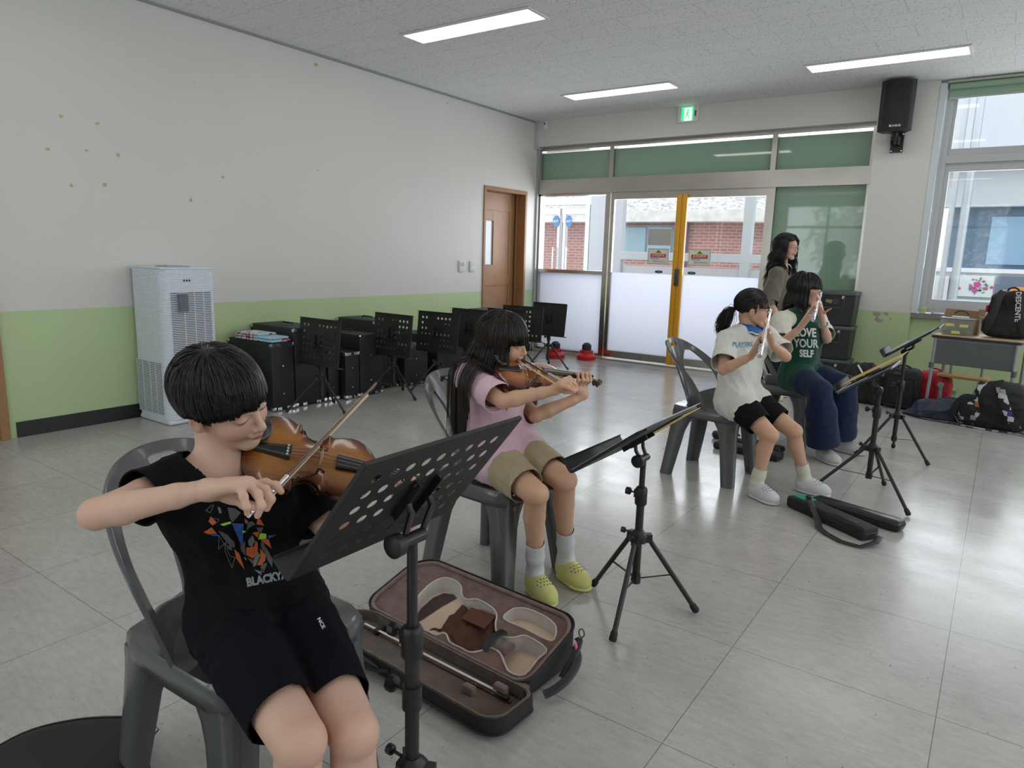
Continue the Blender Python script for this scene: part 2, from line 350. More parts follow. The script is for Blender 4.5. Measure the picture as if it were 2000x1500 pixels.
lf.b2((X0+.008, y0+.1, .12), (X1-.008, y1-.13, .90)); gx0, gx1, gz0, gz1 = y0+.16, y0+.36, 1.17, 1.72
lf.b2((X0+.008, y0+.1, 1.05), (X1-.008, gx0, 1.85)); lf.b2((X0+.008, gx1, 1.05), (X1-.008, y1-.13, 1.85)); lf.b2((X0+.008, gx0, 1.05), (X1-.008, gx1, gz0)); lf.b2((X0+.008, gx0, gz1), (X1-.008, gx1, 1.85))
for a, b, c2, d in ((gx0-.012, gx0, gz0, gz1), (gx1, gx1+.012, gz0, gz1), (gx0-.012, gx1+.012, gz0-.012, gz0), (gx0-.012, gx1+.012, gz1, gz1+.012)): lf.b2((X0, a, c2), (X1+.004, b, d))
lf.build('door_leaf', M_wood, dr, bevel=.003)
MB().b2((-.166, gx0, gz0), (-.160, gx1, gz1)).build('pane', mat('pale_glass', (.75, .82, .9), .1), dr)
hd = MB(); hd.lathe((X1, y0+.05, 1.0), [(.025, 0), (.025, .008), (.01, .01), (.01, .035), (.024, .045), (.026, .06), (.012, .068)], (1, 0, 0)); hd.build('door_handle', M_chrome, dr, smooth=40)
MB().b2((-.6, -1.6, 0), (-.56, .3, 2.6)).build('wall_corridor', M_white).__setitem__('kind', 'structure')
# second brown door at the left edge
dr2 = thing('door_2', None, None); struct(dr2)
f = MB(); f.b2((-.22, -6.235, 0), (.02, -6.18, dh)); f.b2((-.22, -7.15, 0), (.02, -7.10, dh)); f.b2((-.22, -7.15, dh-.05), (.02, -6.18, dh)); f.build('door_frame', M_wood, dr2, bevel=.003)
MB().b2((-.18, -7.10, .005), (-.145, -6.235, 2.065)).build('door_leaf', M_wood, dr2)
# corridor conduit at the corner
cdm = mat('conduit_grey', (.50, .51, .52), .5)
c_ = MB(); c_.b2((0, -.03, 2.70), (.035, -.001, H)); c_.b2((0, -.03, 2.672), (.045, .14, 2.70)); tag(c_.build('cable_conduit', cdm), 'grey cable trunking in the ceiling corner beside the glazing', 'conduit')
c_ = MB(); c_.b2((.0, .05, .0), (.028, .098, 2.672)); struct(c_.build('trim_2', M_alu))
# ---------------------------------------------------------------- storefront (plane y = .15)
Yg = .15
st = struct(MB().build('window_1', M_steel)) if False else thing('window_1', None, None); struct(st)
def fr(nm, rects, par, m=M_steel, ya=.10, yb=.20, bv=.002):
    q = MB()
    for (xa, za, xb, zb) in rects: q.b2((xa, ya, za), (xb, yb, zb))
    return q.build(nm, m, par)
fr('frame', [(.0, 0, .05, 2.70), (0, 2.655, 4.04, 2.70), (1.055, 2.28, 1.11, 2.66), (3.02, 2.28, 3.075, 2.66), (4.0, 0, 4.04, 2.68), (3.05, 0, 3.10, 2.11), (1.03, 0, 1.09, 2.11), (.0, 0, 1.09, .055), (.05, 1.085, 1.03, 1.125), (.0, 2.08, 1.05, 2.11), (3.1, 0, 4.04, .05)], st)
fr('header_panel', [(.03, 2.105, 4.04, 2.285)], st, ya=.07, yb=.21)
M_green = mat('green_film', (.27, .40, .30), .03, 0, .8)
for xa, xb in ((.05, 1.055), (1.11, 3.02), (3.075, 4.0)):
    MB().b2((xa, .145, 2.285), (xb, .155, 2.632)).build('green_pane', M_green, st)
    MB().b2((xa, .147, 2.632), (xb, .153, 2.66)).build('pane', M_glass, st)
MB().b2((3.10, .145, .05), (4.0, .155, 2.11)).build('green_pane', M_green, st)
M_frost = frosted('frosted_film', (.58, .59, .63))
MB().b2((.05, .147, 1.12), (1.03, .153, 2.08)).build('pane', M_glass, st)
MB().b2((.05, .147, .055), (1.03, .153, 1.09)).build('frosted_pane', M_frost, st)
M_tile = mat('sill_tile', (.45, .42, .37), .4, var=.12, vscale=9)
struct(MB().b2((.0, .05, -.02), (1.09, .26, .03)).build('trim_3', M_tile))
struct(MB().b2((1.09, .04, -.02), (4.04, .26, .012)).build('trim_4', M_steel))
M_yellow = mat('yellow_guard', (.75, .36, .015), .35)
def slide_door(nm, x0, x1, post_at):
    d = thing(nm, None, None); struct(d)
    fr('door_frame', [(x0, .055, x0+.045, 2.105), (x1-.045, .055, x1, 2.105), (x0, .03, x1, .115), (x0, 2.02, x1, 2.105)], d, ya=.115, yb=.155)
    MB().b2((x0+.045, .132, 1.12), (x1-.045, .138, 2.02)).build('pane', M_glass, d)
    MB().b2((x0+.045, .132, .115), (x1-.045, .138, 1.12)).build('frosted_pane', M_frost, d)
    xp = x1 if post_at > 0 else x0
    a, b = (x1-.062, x1+.002) if post_at > 0 else (x0-.002, x0+.062)
    g = MB(); g.rbox(((a+b)/2, .095, 1.04), (b-a, .05, 2.03), .012); g.build('guard_post', M_yellow, d, smooth=40)
    return d
dA = slide_door('door_3', 1.10, 2.045, 1); dB = slide_door('door_4', 2.05, 3.05, -1)
MB().rbox((2.052, .062, 1.09), (.055, .018, .20), .006).build('lock_cover', mat('dark_grey', (.06, .06, .065), .4), dA, smooth=40)
# notices on the doors
M_paper = mat('paper', (.80, .80, .78), .6); M_red = mat('sign_red', (.55, .03, .03), .5); M_yel = mat('sign_yellow', (.80, .62, .03), .5); M_ink = mat('ink', (.02, .02, .03), .5); M_blue = mat('sign_blue', (.03, .07, .25), .5); M_lam = mat('laminate_edge', (.50, .58, .52), .2)
FACEY = frame((1, 0, 0), (0, 0, 1), (0, -1, 0))
def notice(xc, zc, label):
    t = thing('warning_notice', label, 'notice', (xc, .128, zc)); w, h = .275, .19
    MB().b2((-w/2, 0, -h/2), (w/2, .002, h/2)).build('backing', M_lam, t); MB().b2((-w/2+.012, -.001, -h/2+.012), (w/2-.012, 0, h/2-.012)).build('sheet', M_paper, t)
    MB().b2((-.10, -.002, -.012), (.10, -.001, .032)).build('red_band', M_red, t)
    q = MB(); q.prism([(-.05, .036), (.05, .036), (0, .082)], 0, .0015, lambda p: (p[0], -.0025+p[2], p[1])); q.build('warning_triangle', M_yel, t)
    q = MB(); q.prism([(-.02, .045), (-.004, .045), (.0, .058), (.018, .042), (.03, .042), (.002, .072), (-.012, .060)], 0, .001, lambda p: (p[0], -.004+p[2], p[1])); q.build('hand_symbol', M_ink, t)
    text_obj('lettering', '손끼임주의', .036, M_paper, t, mat4(FACEY, (0, -.0028, .010)), bold=.0006)
    text_obj('lettering', '약했은 문에', .022, M_blue, t, mat4(FACEY, (-.045, -.0018, -.028))); text_obj('lettering', '절대 손대지 않기!!', .022, M_red, t, mat4(FACEY, (.02, -.0018, -.060)))
    return t
notice(1.772, 1.332, 'laminated hand-pinch warning notice on the left sliding door'); notice(2.292, 1.330, 'laminated hand-pinch warning notice on the right sliding door')
t = tag(MB().b2((1.625, .126, 1.465), (1.925, .129, 1.662)).build('paper_sheet', mat('backlit_paper', (.50, .51, .50), .7)), 'blank paper sheet, toned grey as backlit, taped above the left door notice', 'paper')  # paper colour darkened as if seen against the light
for xc, lb, dd in ((1.793, 'small dark oval sticker under the left door notice', 1), (2.211, 'small dark oval sticker under the right door notice', -1)):
    t = thing('oval_sticker', lb, 'sticker', (xc, .129, 1.147)); q = MB(); q.prism([(.05*math.copysign(abs(math.cos(a))**.5, math.cos(a)), .016*math.sin(a)) for a in np.linspace(0, 2*PI, 20, endpoint=False)], 0, .002, lambda p: (p[0], -p[2], p[1])); q.build('badge', mat('navy_badge', (.01, .03, .06), .3), t)
    MB().b2((-.026, -.0035, -.003), (.03, -.002, .003)).build('lettering', M_lam, t)
# security stickers and arrow sticker (far vestibule) are built with the vestibule
# ---------------------------------------------------------------- window_2 (right of pillar)
w2 = thing('window_2', None, None); struct(w2)
M_wf = mat('window_frame', (.47, .48, .49), .4)
fr('frame', [(4.60, .86, 4.66, 2.99), (4.60, 2.275, 7.6, 2.345), (4.60, .86, 7.6, .93), (4.60, 2.93, 7.6, 2.99), (6.05, .86, 6.15, 2.99), (7.5, .86, 7.6, 2.99)], w2, M_wf, .08, .22, .004)
fr('sash', [(4.66, .93, 4.70, 2.275), (4.66, .93, 6.05, .985), (4.66, 2.20, 6.05, 2.275), (6.0, .93, 6.05, 2.275)], w2, M_wf, .11, .16, .004)
fr('upper_sash', [(4.66, 2.345, 4.69, 2.93), (4.66, 2.345, 6.05, 2.41), (4.66, 2.89, 6.05, 2.93)], w2, M_wf, .12, .17, .004)
MB().b2((4.70, .135, .98), (6.0, .14, 2.2)).build('pane', M_glass, w2); MB().b2((4.68, .145, 2.41), (6.05, .15, 2.9)).build('pane', M_glass, w2); MB().b2((6.15, .135, .93), (7.5, .14, 2.93)).build('pane', M_glass, w2)
struct(MB().b2((4.545, .0, .80), (7.6, .10, .845)).build('trim_5', mat('granite_sill', (.22, .21, .20), .3, var=.4, vscale=60)))
struct(MB().b2((4.545, -.005, .85), (4.60, .06, 2.99)).build('trim_6', mat('white_jamb', (.62, .68, .72), .5)))
bl = thing('roller_blind', 'rolled-up green roller blind above the right window', 'blind', (4.62, .03, 2.95))
q = MB(); q.cyl((0, 0, .01), (2.95, 0, .01), .030); q.build('roller', mat('blind_green', (.30, .42, .30), .6), bl, smooth=40)
MB().b2((.0, .028, -.085), (2.95, .032, 0)).build('fabric', MATS['blind_green'], bl); q = MB(); q.b2((0, .022, -.10), (2.95, .038, -.083)); q.build('bottom_bar', M_alu, bl)
MB().b2((-.02, -.045, .035), (2.97, -.03, .055)).build('rail', mat('blind_rail', (.42, .43, .33), .5), bl)
q = MB()
for i in range(170):
    z = 2.93-i*.0088; q.ball((-.029, -.01, z-2.95), .0032, 6)
    if i < 166: q.ball((-.007, -.01, z-2.95), .0032, 6)
for i in range(6): a = PI*i/6; q.ball((-.018-.011*math.cos(a), -.01, -1.518-.011*math.sin(a)), .0032, 6)
tag(q.build('blind_chain', mat('bead_plastic', (.7, .7, .68), .4), bl, smooth=60)); 
# ---------------------------------------------------------------- ceiling lights
M_led = mat('led_panel', (.9, .9, .85), .4, emit=(1, .97, .88), estr=4.2)
def ceil_light(x, y, lab, recess=False):
    L, Wd = 1.205, .235
    t = thing('ceiling_light', lab, 'ceiling light', (x, y, H), 0, 'long recessed ceiling lights')
    q = MB(); e = .025; zt = -.002; zb = -.012
    for a, b in (((-L/2-e, -Wd/2-e), (L/2+e, -Wd/2)), ((-L/2-e, Wd/2), (L/2+e, Wd/2+e)), ((-L/2-e, -Wd/2), (-L/2, Wd/2)), ((L/2, -Wd/2), (L/2+e, Wd/2))): q.b2((*a, zb), (*b, zt))
    q.build('trim_frame', M_white, t, bevel=.002)
    MB().b2((-L/2, -Wd/2, -.007), (L/2, Wd/2, -.003)).build('diffuser', M_led, t)
    return t
for x, y, lab in ((1.68, -3.45, 'long ceiling light nearest the camera, above the violinists'), (1.72, -1.03, 'short-looking ceiling light farthest away, above the left corner doors'), (4.2, -1.0, 'long ceiling light at upper right, in front of the speaker'), (4.2, -3.45, 'out of frame ceiling light over the flautists'), (6.7, -1.0, 'out of frame ceiling light by the far window'), (6.7, -3.45, 'out of frame ceiling light on the window side'), (1.68, -5.9, 'out of frame ceiling light over the left wall side'), (4.2, -5.9, 'out of frame ceiling light over the near violinist'), (6.7, -5.9, 'out of frame ceiling light beside the camera'), (1.68, -8.4, 'out of frame ceiling light at the rear left'), (4.2, -8.4, 'out of frame ceiling light behind the camera'), (6.7, -8.4, 'out of frame ceiling light at the rear right')): ceil_light(x, y, lab)
# exit sign
ex = thing('exit_sign', 'green running-man emergency exit sign on the beam', 'exit sign', (2.087, -.03, 2.93))
MB().b2((-.12, -.0, -.09), (.12, .03, .095)).build('housing', M_white, ex, bevel=.004)
MB().b2((-.075, -.004, -.075), (.065, 0, .075)).build('lit_panel', mat('exit_green', (.02, .45, .15), .4, emit=(.03, .55, .2), estr=1.0), ex)
q = MB(); WM = mat('exit_white', (.8, .95, .85), .4, emit=(.75, 1, .8), estr=.9)
q.b2((-.042, -.0052, -.075), (.05, -.0042, .062)); q.build('door_symbol', WM, ex); q = MB()
q.ball((.005, -.006, .038), (.011, .002, .011), 10)
for a, b, r in (((.0, .022), (-.008, -.012), .011), ((-.008, -.012), (.018, -.03), .007), ((.018, -.03), (.016, -.055), .006), ((-.008, -.012), (-.02, -.035), .007), ((-.02, -.035), (-.034, -.05), .006), ((0, .02), (.025, .005), .005), ((.0, .02), (-.022, .006), .005)):
    q.tube([(a[0], -.006, a[1]), (b[0], -.006, b[1])], r, 8, sq=(1, .12), up=(0, 1, 0)) if False else q.box(((a[0]+b[0])/2, -.0065, (a[1]+b[1])/2), (math.hypot(b[0]-a[0], b[1]-a[1])+r, .002, r*1.5), np.array([[math.cos(math.atan2(b[1]-a[1], b[0]-a[0])), 0, -math.sin(math.atan2(b[1]-a[1], b[0]-a[0]))], [0, 1, 0], [math.sin(math.atan2(b[1]-a[1], b[0]-a[0])), 0, math.cos(math.atan2(b[1]-a[1], b[0]-a[0]))]]))
q.build('running_figure', MATS['exit_green'], ex)
MB().b2((.082, -.003, -.03), (.10, 0, .03)).build('indicator', mat('lens_grey', (.1, .1, .1), .3), ex)
# motion sensor
cc = thing('motion_sensor', 'small white motion sensor in the far ceiling corner', 'sensor', (.16, -.02, 2.955)); MB().rbox((0, 0, 0), (.055, .04, .10), .012).build('housing', M_white, cc, smooth=40); MB().b2((-.03, -.02, .05), (.03, .02, .062)).build('mount', M_white, cc); q = MB(); q.ball((0, -.02, .02), .012, 10); q.build('lens', M_ink, cc, smooth=60)
# thermostats
for y, lb in ((-1.49, 'white wall controller with grey screen, left of the pair by the brown door'), (-1.29, 'white wall controller with pale screen, nearer the brown door')):
    t = thing('wall_controller', lb, 'wall control', (0, y, 1.15), 0, 'wall controllers'); MB().rbox((.01, 0, 0), (.02, .105, .125), .006).build('housing', M_white, t, smooth=40)
    MB().b2((.02, -.035, .0), (.022, .035, .05)).build('screen', mat('lcd' + str(y), (.30, .32, .32) if y < -1.4 else (.55, .6, .62), .2), t)
    for k in range(3): MB().b2((.02, -.035+k*.027, -.045), (.023, -.019+k*.027, -.03)).build('button', M_white, t)
# tape remains on the left wall
TL_ = {(617, 126): 'largest yellowed tape scrap, high on the left wall under the ceiling edge', (119, 227): 'tape scrap at the top left of the cluster above the air purifier', (190, 241): 'tape scrap at the top right of the cluster above the air purifier', (93, 291): 'leftmost tape scrap of the cluster on the left wall', (169, 294): 'tape scrap in the middle of the cluster on the left wall', (231, 303): 'tape scrap at the right edge of the cluster on the left wall', (205, 361): 'darker tape scrap at the bottom right of the cluster on the wall', (139, 362): 'pale tape scrap at the bottom left of the cluster on the wall', (435, 346): 'lone tape scrap on the wall straight above the boy in black', (373, 391): 'lone tape scrap on the wall above the air purifier right edge', (621, 333): 'tiny tape speck on the wall midway between purifier and brown door', (874, 201): 'tiny tape speck high on the wall above the brown door'}
M_tape = mat('old_tape', (.52, .44, .27), .7, var=.2, vscale=40)
for (px, py, w, h, rz) in ((617, 126, .055, .035, .2), (119, 227, .03, .028, .1), (190, 241, .035, .02, .3), (93, 291, .035, .02, 0), (169, 294, .03, .018, .2), (231, 303, .03, .03, .1), (205, 361, .035, .03, .1), (139, 362, .025, .03, 0), (435, 346, .03, .03, .2), (373, 391, .03, .03, 0), (621, 333, .02, .02, 0), (874, 201, .02, .02, 0)):
    v = at(px, py, 1)-at(0, 0, 0); p = at(px, py, (0-CX)/v[0])
    q = MB(); pts = [(w/2*math.cos(a)*random.uniform(.75, 1.2), h/2*math.sin(a)*random.uniform(.75, 1.2)) for a in np.linspace(.4, 2*PI+.4, 9, endpoint=False)]
    q.prism(pts, 0, .0008, lambda u: (u[2], p[1]+u[0]*math.cos(rz)-u[1]*math.sin(rz), p[2]+u[0]*math.sin(rz)+u[1]*math.cos(rz)))
    tag(q.build('tape_scrap', M_tape), TL_[(px, py)], 'tape', 'old tape scraps on the left wall')
M_plaster = mat('bare_plaster', (.36, .34, .30), .7, var=.15, vscale=30)
q = MB()
for pts in ([(0, .02), (.07, .02), (.075, -.01), (.05, -.02), (.07, -.05), (.11, -.055), (.08, -.09), (.05, -.085), (.02, -.06), (.035, -.03), (0, -.01)], [(.09, .02), (.14, .02), (.145, -.01), (.12, -.015), (.10, 0)], [(.16, -.03), (.172, -.03), (.17, -.055), (.157, -.05)]):
    q.prism(pts, 0, .001, lambda u: (4.21+u[0], -.0005-u[2], .815+u[1]))
tag(q.build('peeled_paint', M_plaster), 'grey patch of peeled paint on the pillar at the green paint edge', 'paint patch')
# speaker
sp = thing('wall_speaker', 'black loudspeaker hung high on the white pillar', 'speaker', (4.235, -.26, 2.545), math.radians(0))
q = MB(); q.prism([(-.145, -.0), (-.14, -.02), (-.10, -.045), (0, -.06), (.10, -.045), (.14, -.02), (.145, 0), (.10, .18), (-.10, .18)], 0, .45); 
Rs = Matrix.Rotation(math.radians(3), 4, 'X') @ Matrix.Rotation(math.radians(8), 4, 'Z')
q.build('cabinet', M_blackp, sp, smooth=30, bevel=.006, M=Rs)
q = MB(); q.prism([(-.135, -.012), (-.10, -.04), (0, -.055), (.10, -.04), (.135, -.012), (.10, -.050), (0, -.066), (-.10, -.050)], .015, .435); q.build('grille', mat('grille', (.008, .008, .010), .6, bump=.5, bscale=900), sp, smooth=50, M=Rs)
text_obj('badge', 'BLOGUIS', .024, mat('badge_white', (.7, .7, .7), .4), sp, Rs@mat4(FACEY, (0, -.068, .045)), bold=.0005)
q = MB(); q.b2((-.05, .243, -.16), (.06, .256, .03)); q.b2((-.03, .10, -.06), (.03, .245, -.045)); q.b2((-.035, .10, -.10), (-.025, .245, -.03)); q.b2((.025, .10, -.10), (.035, .245, -.03)); q.cyl((0, .12, -.1), (0, .12, .04), .022); q.build('bracket', M_black, sp, bevel=.002)
for (a, b) in ((-.038, -.145), (.048, -.145), (.048, 0.01)): q = MB(); q.lathe((a, .243, b), [(.008, 0), (.008, .006), (.004, .008)], (0, -1, 0), 8); q.build('bolt', M_chrome, sp)
# ================================================================ OUTSIDE
M_owhite = mat('outdoor_white', (.55, .56, .59), .5)
struct(MB().b2((-14, .3, -.12), (16, 14, -.02)).build('ground_outside', mat('pale_paving', (.50, .49, .47), .8, var=.08)))
Yv = 2.2
vs = thing('window_3', None, None); struct(vs)
q = MB()
for (xa, za, xb, zb) in ((.12, 0, .26, 2.9), (-.32, 0, -.03, 2.9), (2.14, 0, 2.27, 2.9), (4.0, 0, 4.15, 2.9), (.2, 1.28, 4.1, 1.40), (.2, 2.75, 4.1, 2.9), (.2, 0, 4.1, .12)): q.b2((xa, Yv-.06, za), (xb, Yv+.06, zb))
q.build('frame', M_owhite, vs, bevel=.004)
for xa, xb in ((.26, 2.14), (2.27, 4.0)):
    MB().b2((xa, Yv-.004, 1.40), (xb, Yv+.004, 2.75)).build('pane', M_glass, vs); MB().b2((xa, Yv-.01, .12), (xb, Yv+.01, 1.19)).build('lower_panel', mat('lilac_panel', (.62, .58, .62), .4), vs)
    MB().b2((xa, Yv-.004, 1.19), (xb, Yv+.004, 1.28)).build('pane', M_glass, vs)
dd = thing('door_5', None, None); struct(dd)
q = MB()
for (xa, za, xb, zb) in ((-1.7, 2.13, -.30, 2.25), (-.42, 0, -.34, 2.15), (-.95, 0, -.90, 2.05), (-.84, 0, -.79, 2.05), (-.86, 1.98, -.4, 2.08), (-1.6, 1.98, -.9, 2.08), (-.8, 0, -.4, .15)): q.b2((xa, Yv-.04, za), (xb, Yv+.04, zb))
q.build('door_frame', mat('pale_steel', (.62, .62, .63), .3, .6), dd, bevel=.003)
MB().b2((-.79, Yv-.004, .15), (-.42, Yv+.004, 1.98)).build('pane', M_glass, dd); MB().b2((-1.6, Yv-.004, .15), (-.95, Yv+.004, 1.98)).build('pane', M_glass, dd)
for x in (-.98, -.72): q = MB(); q.cyl((x, Yv-.1, .95), (x, Yv-.1, 1.45), .014); q.cyl((x, Yv-.1, 1.0), (x, Yv-.03, 1.0), .01); q.cyl((x, Yv-.1, 1.4), (x, Yv-.03, 1.4), .01); q.build('door_handle', M_chrome, dd, smooth=40)
for x in (-.97, -.72):
    q = MB(); q.prism([(.065*math.cos(a), .10*math.sin(a)) for a in np.linspace(PI/8, 2*PI+PI/8, 8, endpoint=False)], 0, .002, lambda p: (x+p[0], Yv-.05-p[2], 1.87+p[1])); b_ = tag(q.build('security_sticker', mat('badge_blue', (.10, .25, .48), .4)), 'blue octagonal security sticker on the %s leaf of the outer door' % ('left' if x < -.9 else 'right'), 'sticker', 'security stickers')
    text_obj('lettering', 'ADT', .05, M_paper, b_, mat4(FACEY, (x, Yv-.054, 1.87)), bold=.001)
t = thing('arrow_sticker', 'outlined arrow-shaped sticker on the glass of the left fixed pane', 'sticker', (.20, .139, 1.43)); q = MB()
P = [(-.035, .085), (.035, .085), (.035, .0), (.065, 0), (0, -.085), (-.065, 0), (-.035, 0)]
for i in range(7): a, b = P[i], P[(i+1) % 7]; q.tube([(a[0], 0, a[1]), (b[0], 0, b[1])], .0022, 5)
q.build('outline', mat('sticker_grey', (.25, .25, .28), .5), t); text_obj('lettering', '문여는곳', .018, M_ink, t, mat4(FACEY, (0, -.001, -.01)))
# vestibule side wall (continues the white wall beyond the glazing)
struct(MB().b2((-.3, .35, 0), (-.06, 2.1, 2.9)).build('wall_vestibule', M_owhite)) if False else None
# brick building across the yard
def brick_mat():
    m = bpy.data.materials.new('brick_wall'); m.use_nodes = True; nt = m.node_tree; b = nt.nodes['Principled BSDF']; tc = nd(nt, 'ShaderNodeTexCoord')
    sp = nd(nt, 'ShaderNodeSeparateXYZ'); nt.links.new(tc.outputs['Object'], sp.inputs[0]); ad = nd(nt, 'ShaderNodeMath', operation='ADD'); nt.links.new(sp.outputs['X'], ad.inputs[0]); nt.links.new(sp.outputs['Y'], ad.inputs[1])
    cb = nd(nt, 'ShaderNodeCombineXYZ'); nt.links.new(ad.outputs[0], cb.inputs[0]); nt.links.new(sp.outputs['Z'], cb.inputs[1])
    br = nd(nt, 'ShaderNodeTexBrick'); br.inputs['Scale'].default_value = 1; br.inputs['Brick Width'].default_value = .22; br.inputs['Row Height'].default_value = .072; br.inputs['Mortar Size'].default_value = .007
    br.inputs['Color1'].default_value = (.46, .20, .15, 1); br.inputs['Color2'].default_value = (.34, .16, .15, 1); br.inputs['Mortar'].default_value = (.50, .44, .42, 1); nt.links.new(cb.outputs[0], br.inputs['Vector'])
    nt.links.new(br.outputs['Color'], b.inputs['Base Color']); b.inputs['Roughness'].default_value = .8; return m
M_brick = brick_mat()
bd = thing('brick_building', 'brick building with deep white eaves across the yard, seen through the doors', 'building', (-.35, 8, 0))
# corner at local (0,0); left face along -x, right face runs back-right
q = MB(); q.prism([(-9, 0), (0, 0), (3.6, 1.6), (3.6, 4), (-9, 4)], 0, 2.35); q.build('wall', M_brick, bd)
q = MB(); q.prism([(-9, -.45), (.35, -.45), (4.2, 1.2), (4.2, 4), (-9, 4)], 2.16, 2.42); q.build('eaves', mat('eaves_white', (.66, .64, .60), .8, var=.12, vscale=6), bd)
q = MB(); q.add([(-9, -.45, 2.42), (.35, -.45, 2.42), (.05, .2, 2.85), (-9, .2, 2.85), (4.2, 1.2, 2.42), (3.7, 1.9, 2.85)], [(0, 1, 2, 3), (1, 4, 5, 2)]); q.build('roof_slope', mat('roof_streaked', (.60, .58, .56), .9, var=.45, vscale=12), bd)
q = MB(); q.b2((-9, .2, 2.85), (3.8, .3, 6)); q.build('upper_wall', mat('upper_white', (.62, .62, .64), .7), bd)
for x in (-2.25,): 
    q = MB(); q.b2((x-.05, -.06, 1.30), (x+1.35, .0, 2.10)); wf = q.build('window_frame', mat('dark_frame', (.16, .19, .22), .4), bd)
    for k in range(2): MB().b2((x+k*.66, -.07, 1.36), (x+.60+k*.66, -.062, 2.04)).build('pane', mat('blue_pane', (.26, .38, .44), .05), wf)
q = MB(); q.cyl((-.62, -.1, 0), (-.62, -.1, 2.16), .05); q.build('downpipe', mat('purple_pipe', (.16, .08, .22), .5), bd, smooth=40)
# building opposite the right window
M_bw = mat('facade_white', (.60, .62, .65), .6)
fb = thing('white_building', 'white building with blue windows and painted panels outside the right window', 'building', (4.2, 4, 0))
q = MB(); q.b2((-.1, 0, 0), (8, .3, 1.28)); q.b2((-.1, 0, 2.15), (8, .3, 2.72)); q.b2((-.1, -.3, 2.72), (8, .3, 2.84)); q.b2((-.1, 0, 2.8), (8, .3, 7)); q.build('wall', M_bw, fb)
q = MB(); q.b2((.3, .2, 1.28), (8, .28, 2.15)); q.build('window_band', mat('blue_window', (.10, .17, .25), .06), fb)
for a, b in ((.80, 1.55), (2.2, 3.4)): MB().b2((a, .18, 1.36), (b, .2, 2.02)).build('pane', mat('sky_blue_pane', (.28, .45, .62), .08), fb)
q = MB(); q.b2((.2, -.04, 1.24), (8, .02, 1.30)); q.build('ledge', mat('ledge_white', (.82, .84, .86), .5), fb)
def disc(q, cx, cz, rx, rz, y, n=18, rot=0.):
    q.prism([(rx*math.cos(a)*math.cos(rot)-rz*math.sin(a)*math.sin(rot), rx*math.cos(a)*math.sin(rot)+rz*math.sin(a)*math.cos(rot)) for a in np.linspace(0, 2*PI, n, endpoint=False)], 0, .003, lambda p: (cx+p[0], y-p[2], cz+p[1]))
M_pk = mat('paint_pink', (.62, .07, .33), .6); M_lf = mat('paint_leaf', (.12, .33, .12), .6); M_or = mat('paint_orange', (.75, .30, .08), .6); M_yo = mat('paint_yellow', (.75, .58, .22), .6); M_nv = mat('paint_slate', (.15, .19, .26), .6); M_pw = mat('panel_white', (.72, .74, .76), .6)
rp = random.Random(3)
def panel(label, x0, x1, z0, z1, m, y=3.96):
    t = thing('painted_panel', label, 'painting', (x0, y, z0), 0, 'painted panels outside'); MB().b2((0, 0, 0), (x1-x0, .02, z1-z0)).build('board', m, t); return t
t = panel('painted panel of pink roses on white, outside the right window', 4.62, 5.14, .90, 1.20, M_pw)
q = MB()
for k in range(26): a = rp.uniform(0, 2*PI); r = rp.uniform(.03, .12); disc(q, .34+r*math.cos(a), .15+r*math.sin(a)*.9, .022, .009, -.001, 8, rp.uniform(0, 3))
q.build('leaves', M_lf, t); q = MB()
for x, z, r in ((.33, .17, .04), (.31, .09, .034), (.26, .13, .024), (.42, .12, .022), (.27, .24, .014), (.40, .22, .016), (.12, .11, .018), (.50, .14, .02)):
    for k in range(6): disc(q, x+r*.55*math.cos(k), z+r*.5*math.sin(k), r*.6, r*.5, -.004-.0004*k, 10)
q.build('roses', M_pk, t)
t = panel('painted panel of an orange melon on a plate, outside the right window', 5.17, 5.62, .86, 1.20, M_nv)
q = MB(); disc(q, .20, .07, .19, .05, -.001); q.build('plate', M_pw, t); q = MB(); disc(q, .22, .14, .12, .06, -.006, 18, .3); q.build('melon', M_or, t); q = MB(); disc(q, .11, .11, .07, .045, -.010); disc(q, .40, .10, .06, .05, -.006); q.build('side_fruit', M_yo, t)
t = panel('painted panel of peaches and leaves below the rose panel outside', 4.62, 5.14, .42, .86, mat('panel_pale', (.60, .70, .72), .6))
q = MB(); disc(q, .22, .27, .09, .065, -.001); q.build('peach', mat('paint_peach', (.75, .50, .30), .6), t); q = MB(); disc(q, .43, .22, .11, .06, -.001); q.build('cut_fruit', M_yo, t); q = MB(); disc(q, .33, .36, .07, .025, -.004); disc(q, .47, .33, .05, .02, -.004, 12, 1.7); q.build('leaves', M_lf, t)
t = panel('painted panel with a yellow flower, outside, behind the downpipes', 4.33, 4.60, .45, 1.18, M_pw)
q = MB(); disc(q, .12, .25, .03, .12, -.001, 12, .2); disc(q, .17, .2, .02, .1, -.001, 12, -.3); q.build('leaves', M_lf, t); q = MB(); disc(q, .17, .42, .04, .03, -.005); q.build('flower', M_yo, t)
for x, r, m, lb in ((4.53, .035, M_owhite, 'thin white downpipe outside the right window, left of the pair'), (4.68, .05, mat('zinc_pipe', (.50, .53, .57), .35, .4), 'wide zinc downpipe outside the right window')):
    q = MB(); q.cyl((x+.05, 2.9, 0), (x+.05, 2.9, 5), r); tag(q.build('downpipe', m, smooth=40), lb, 'pipe')
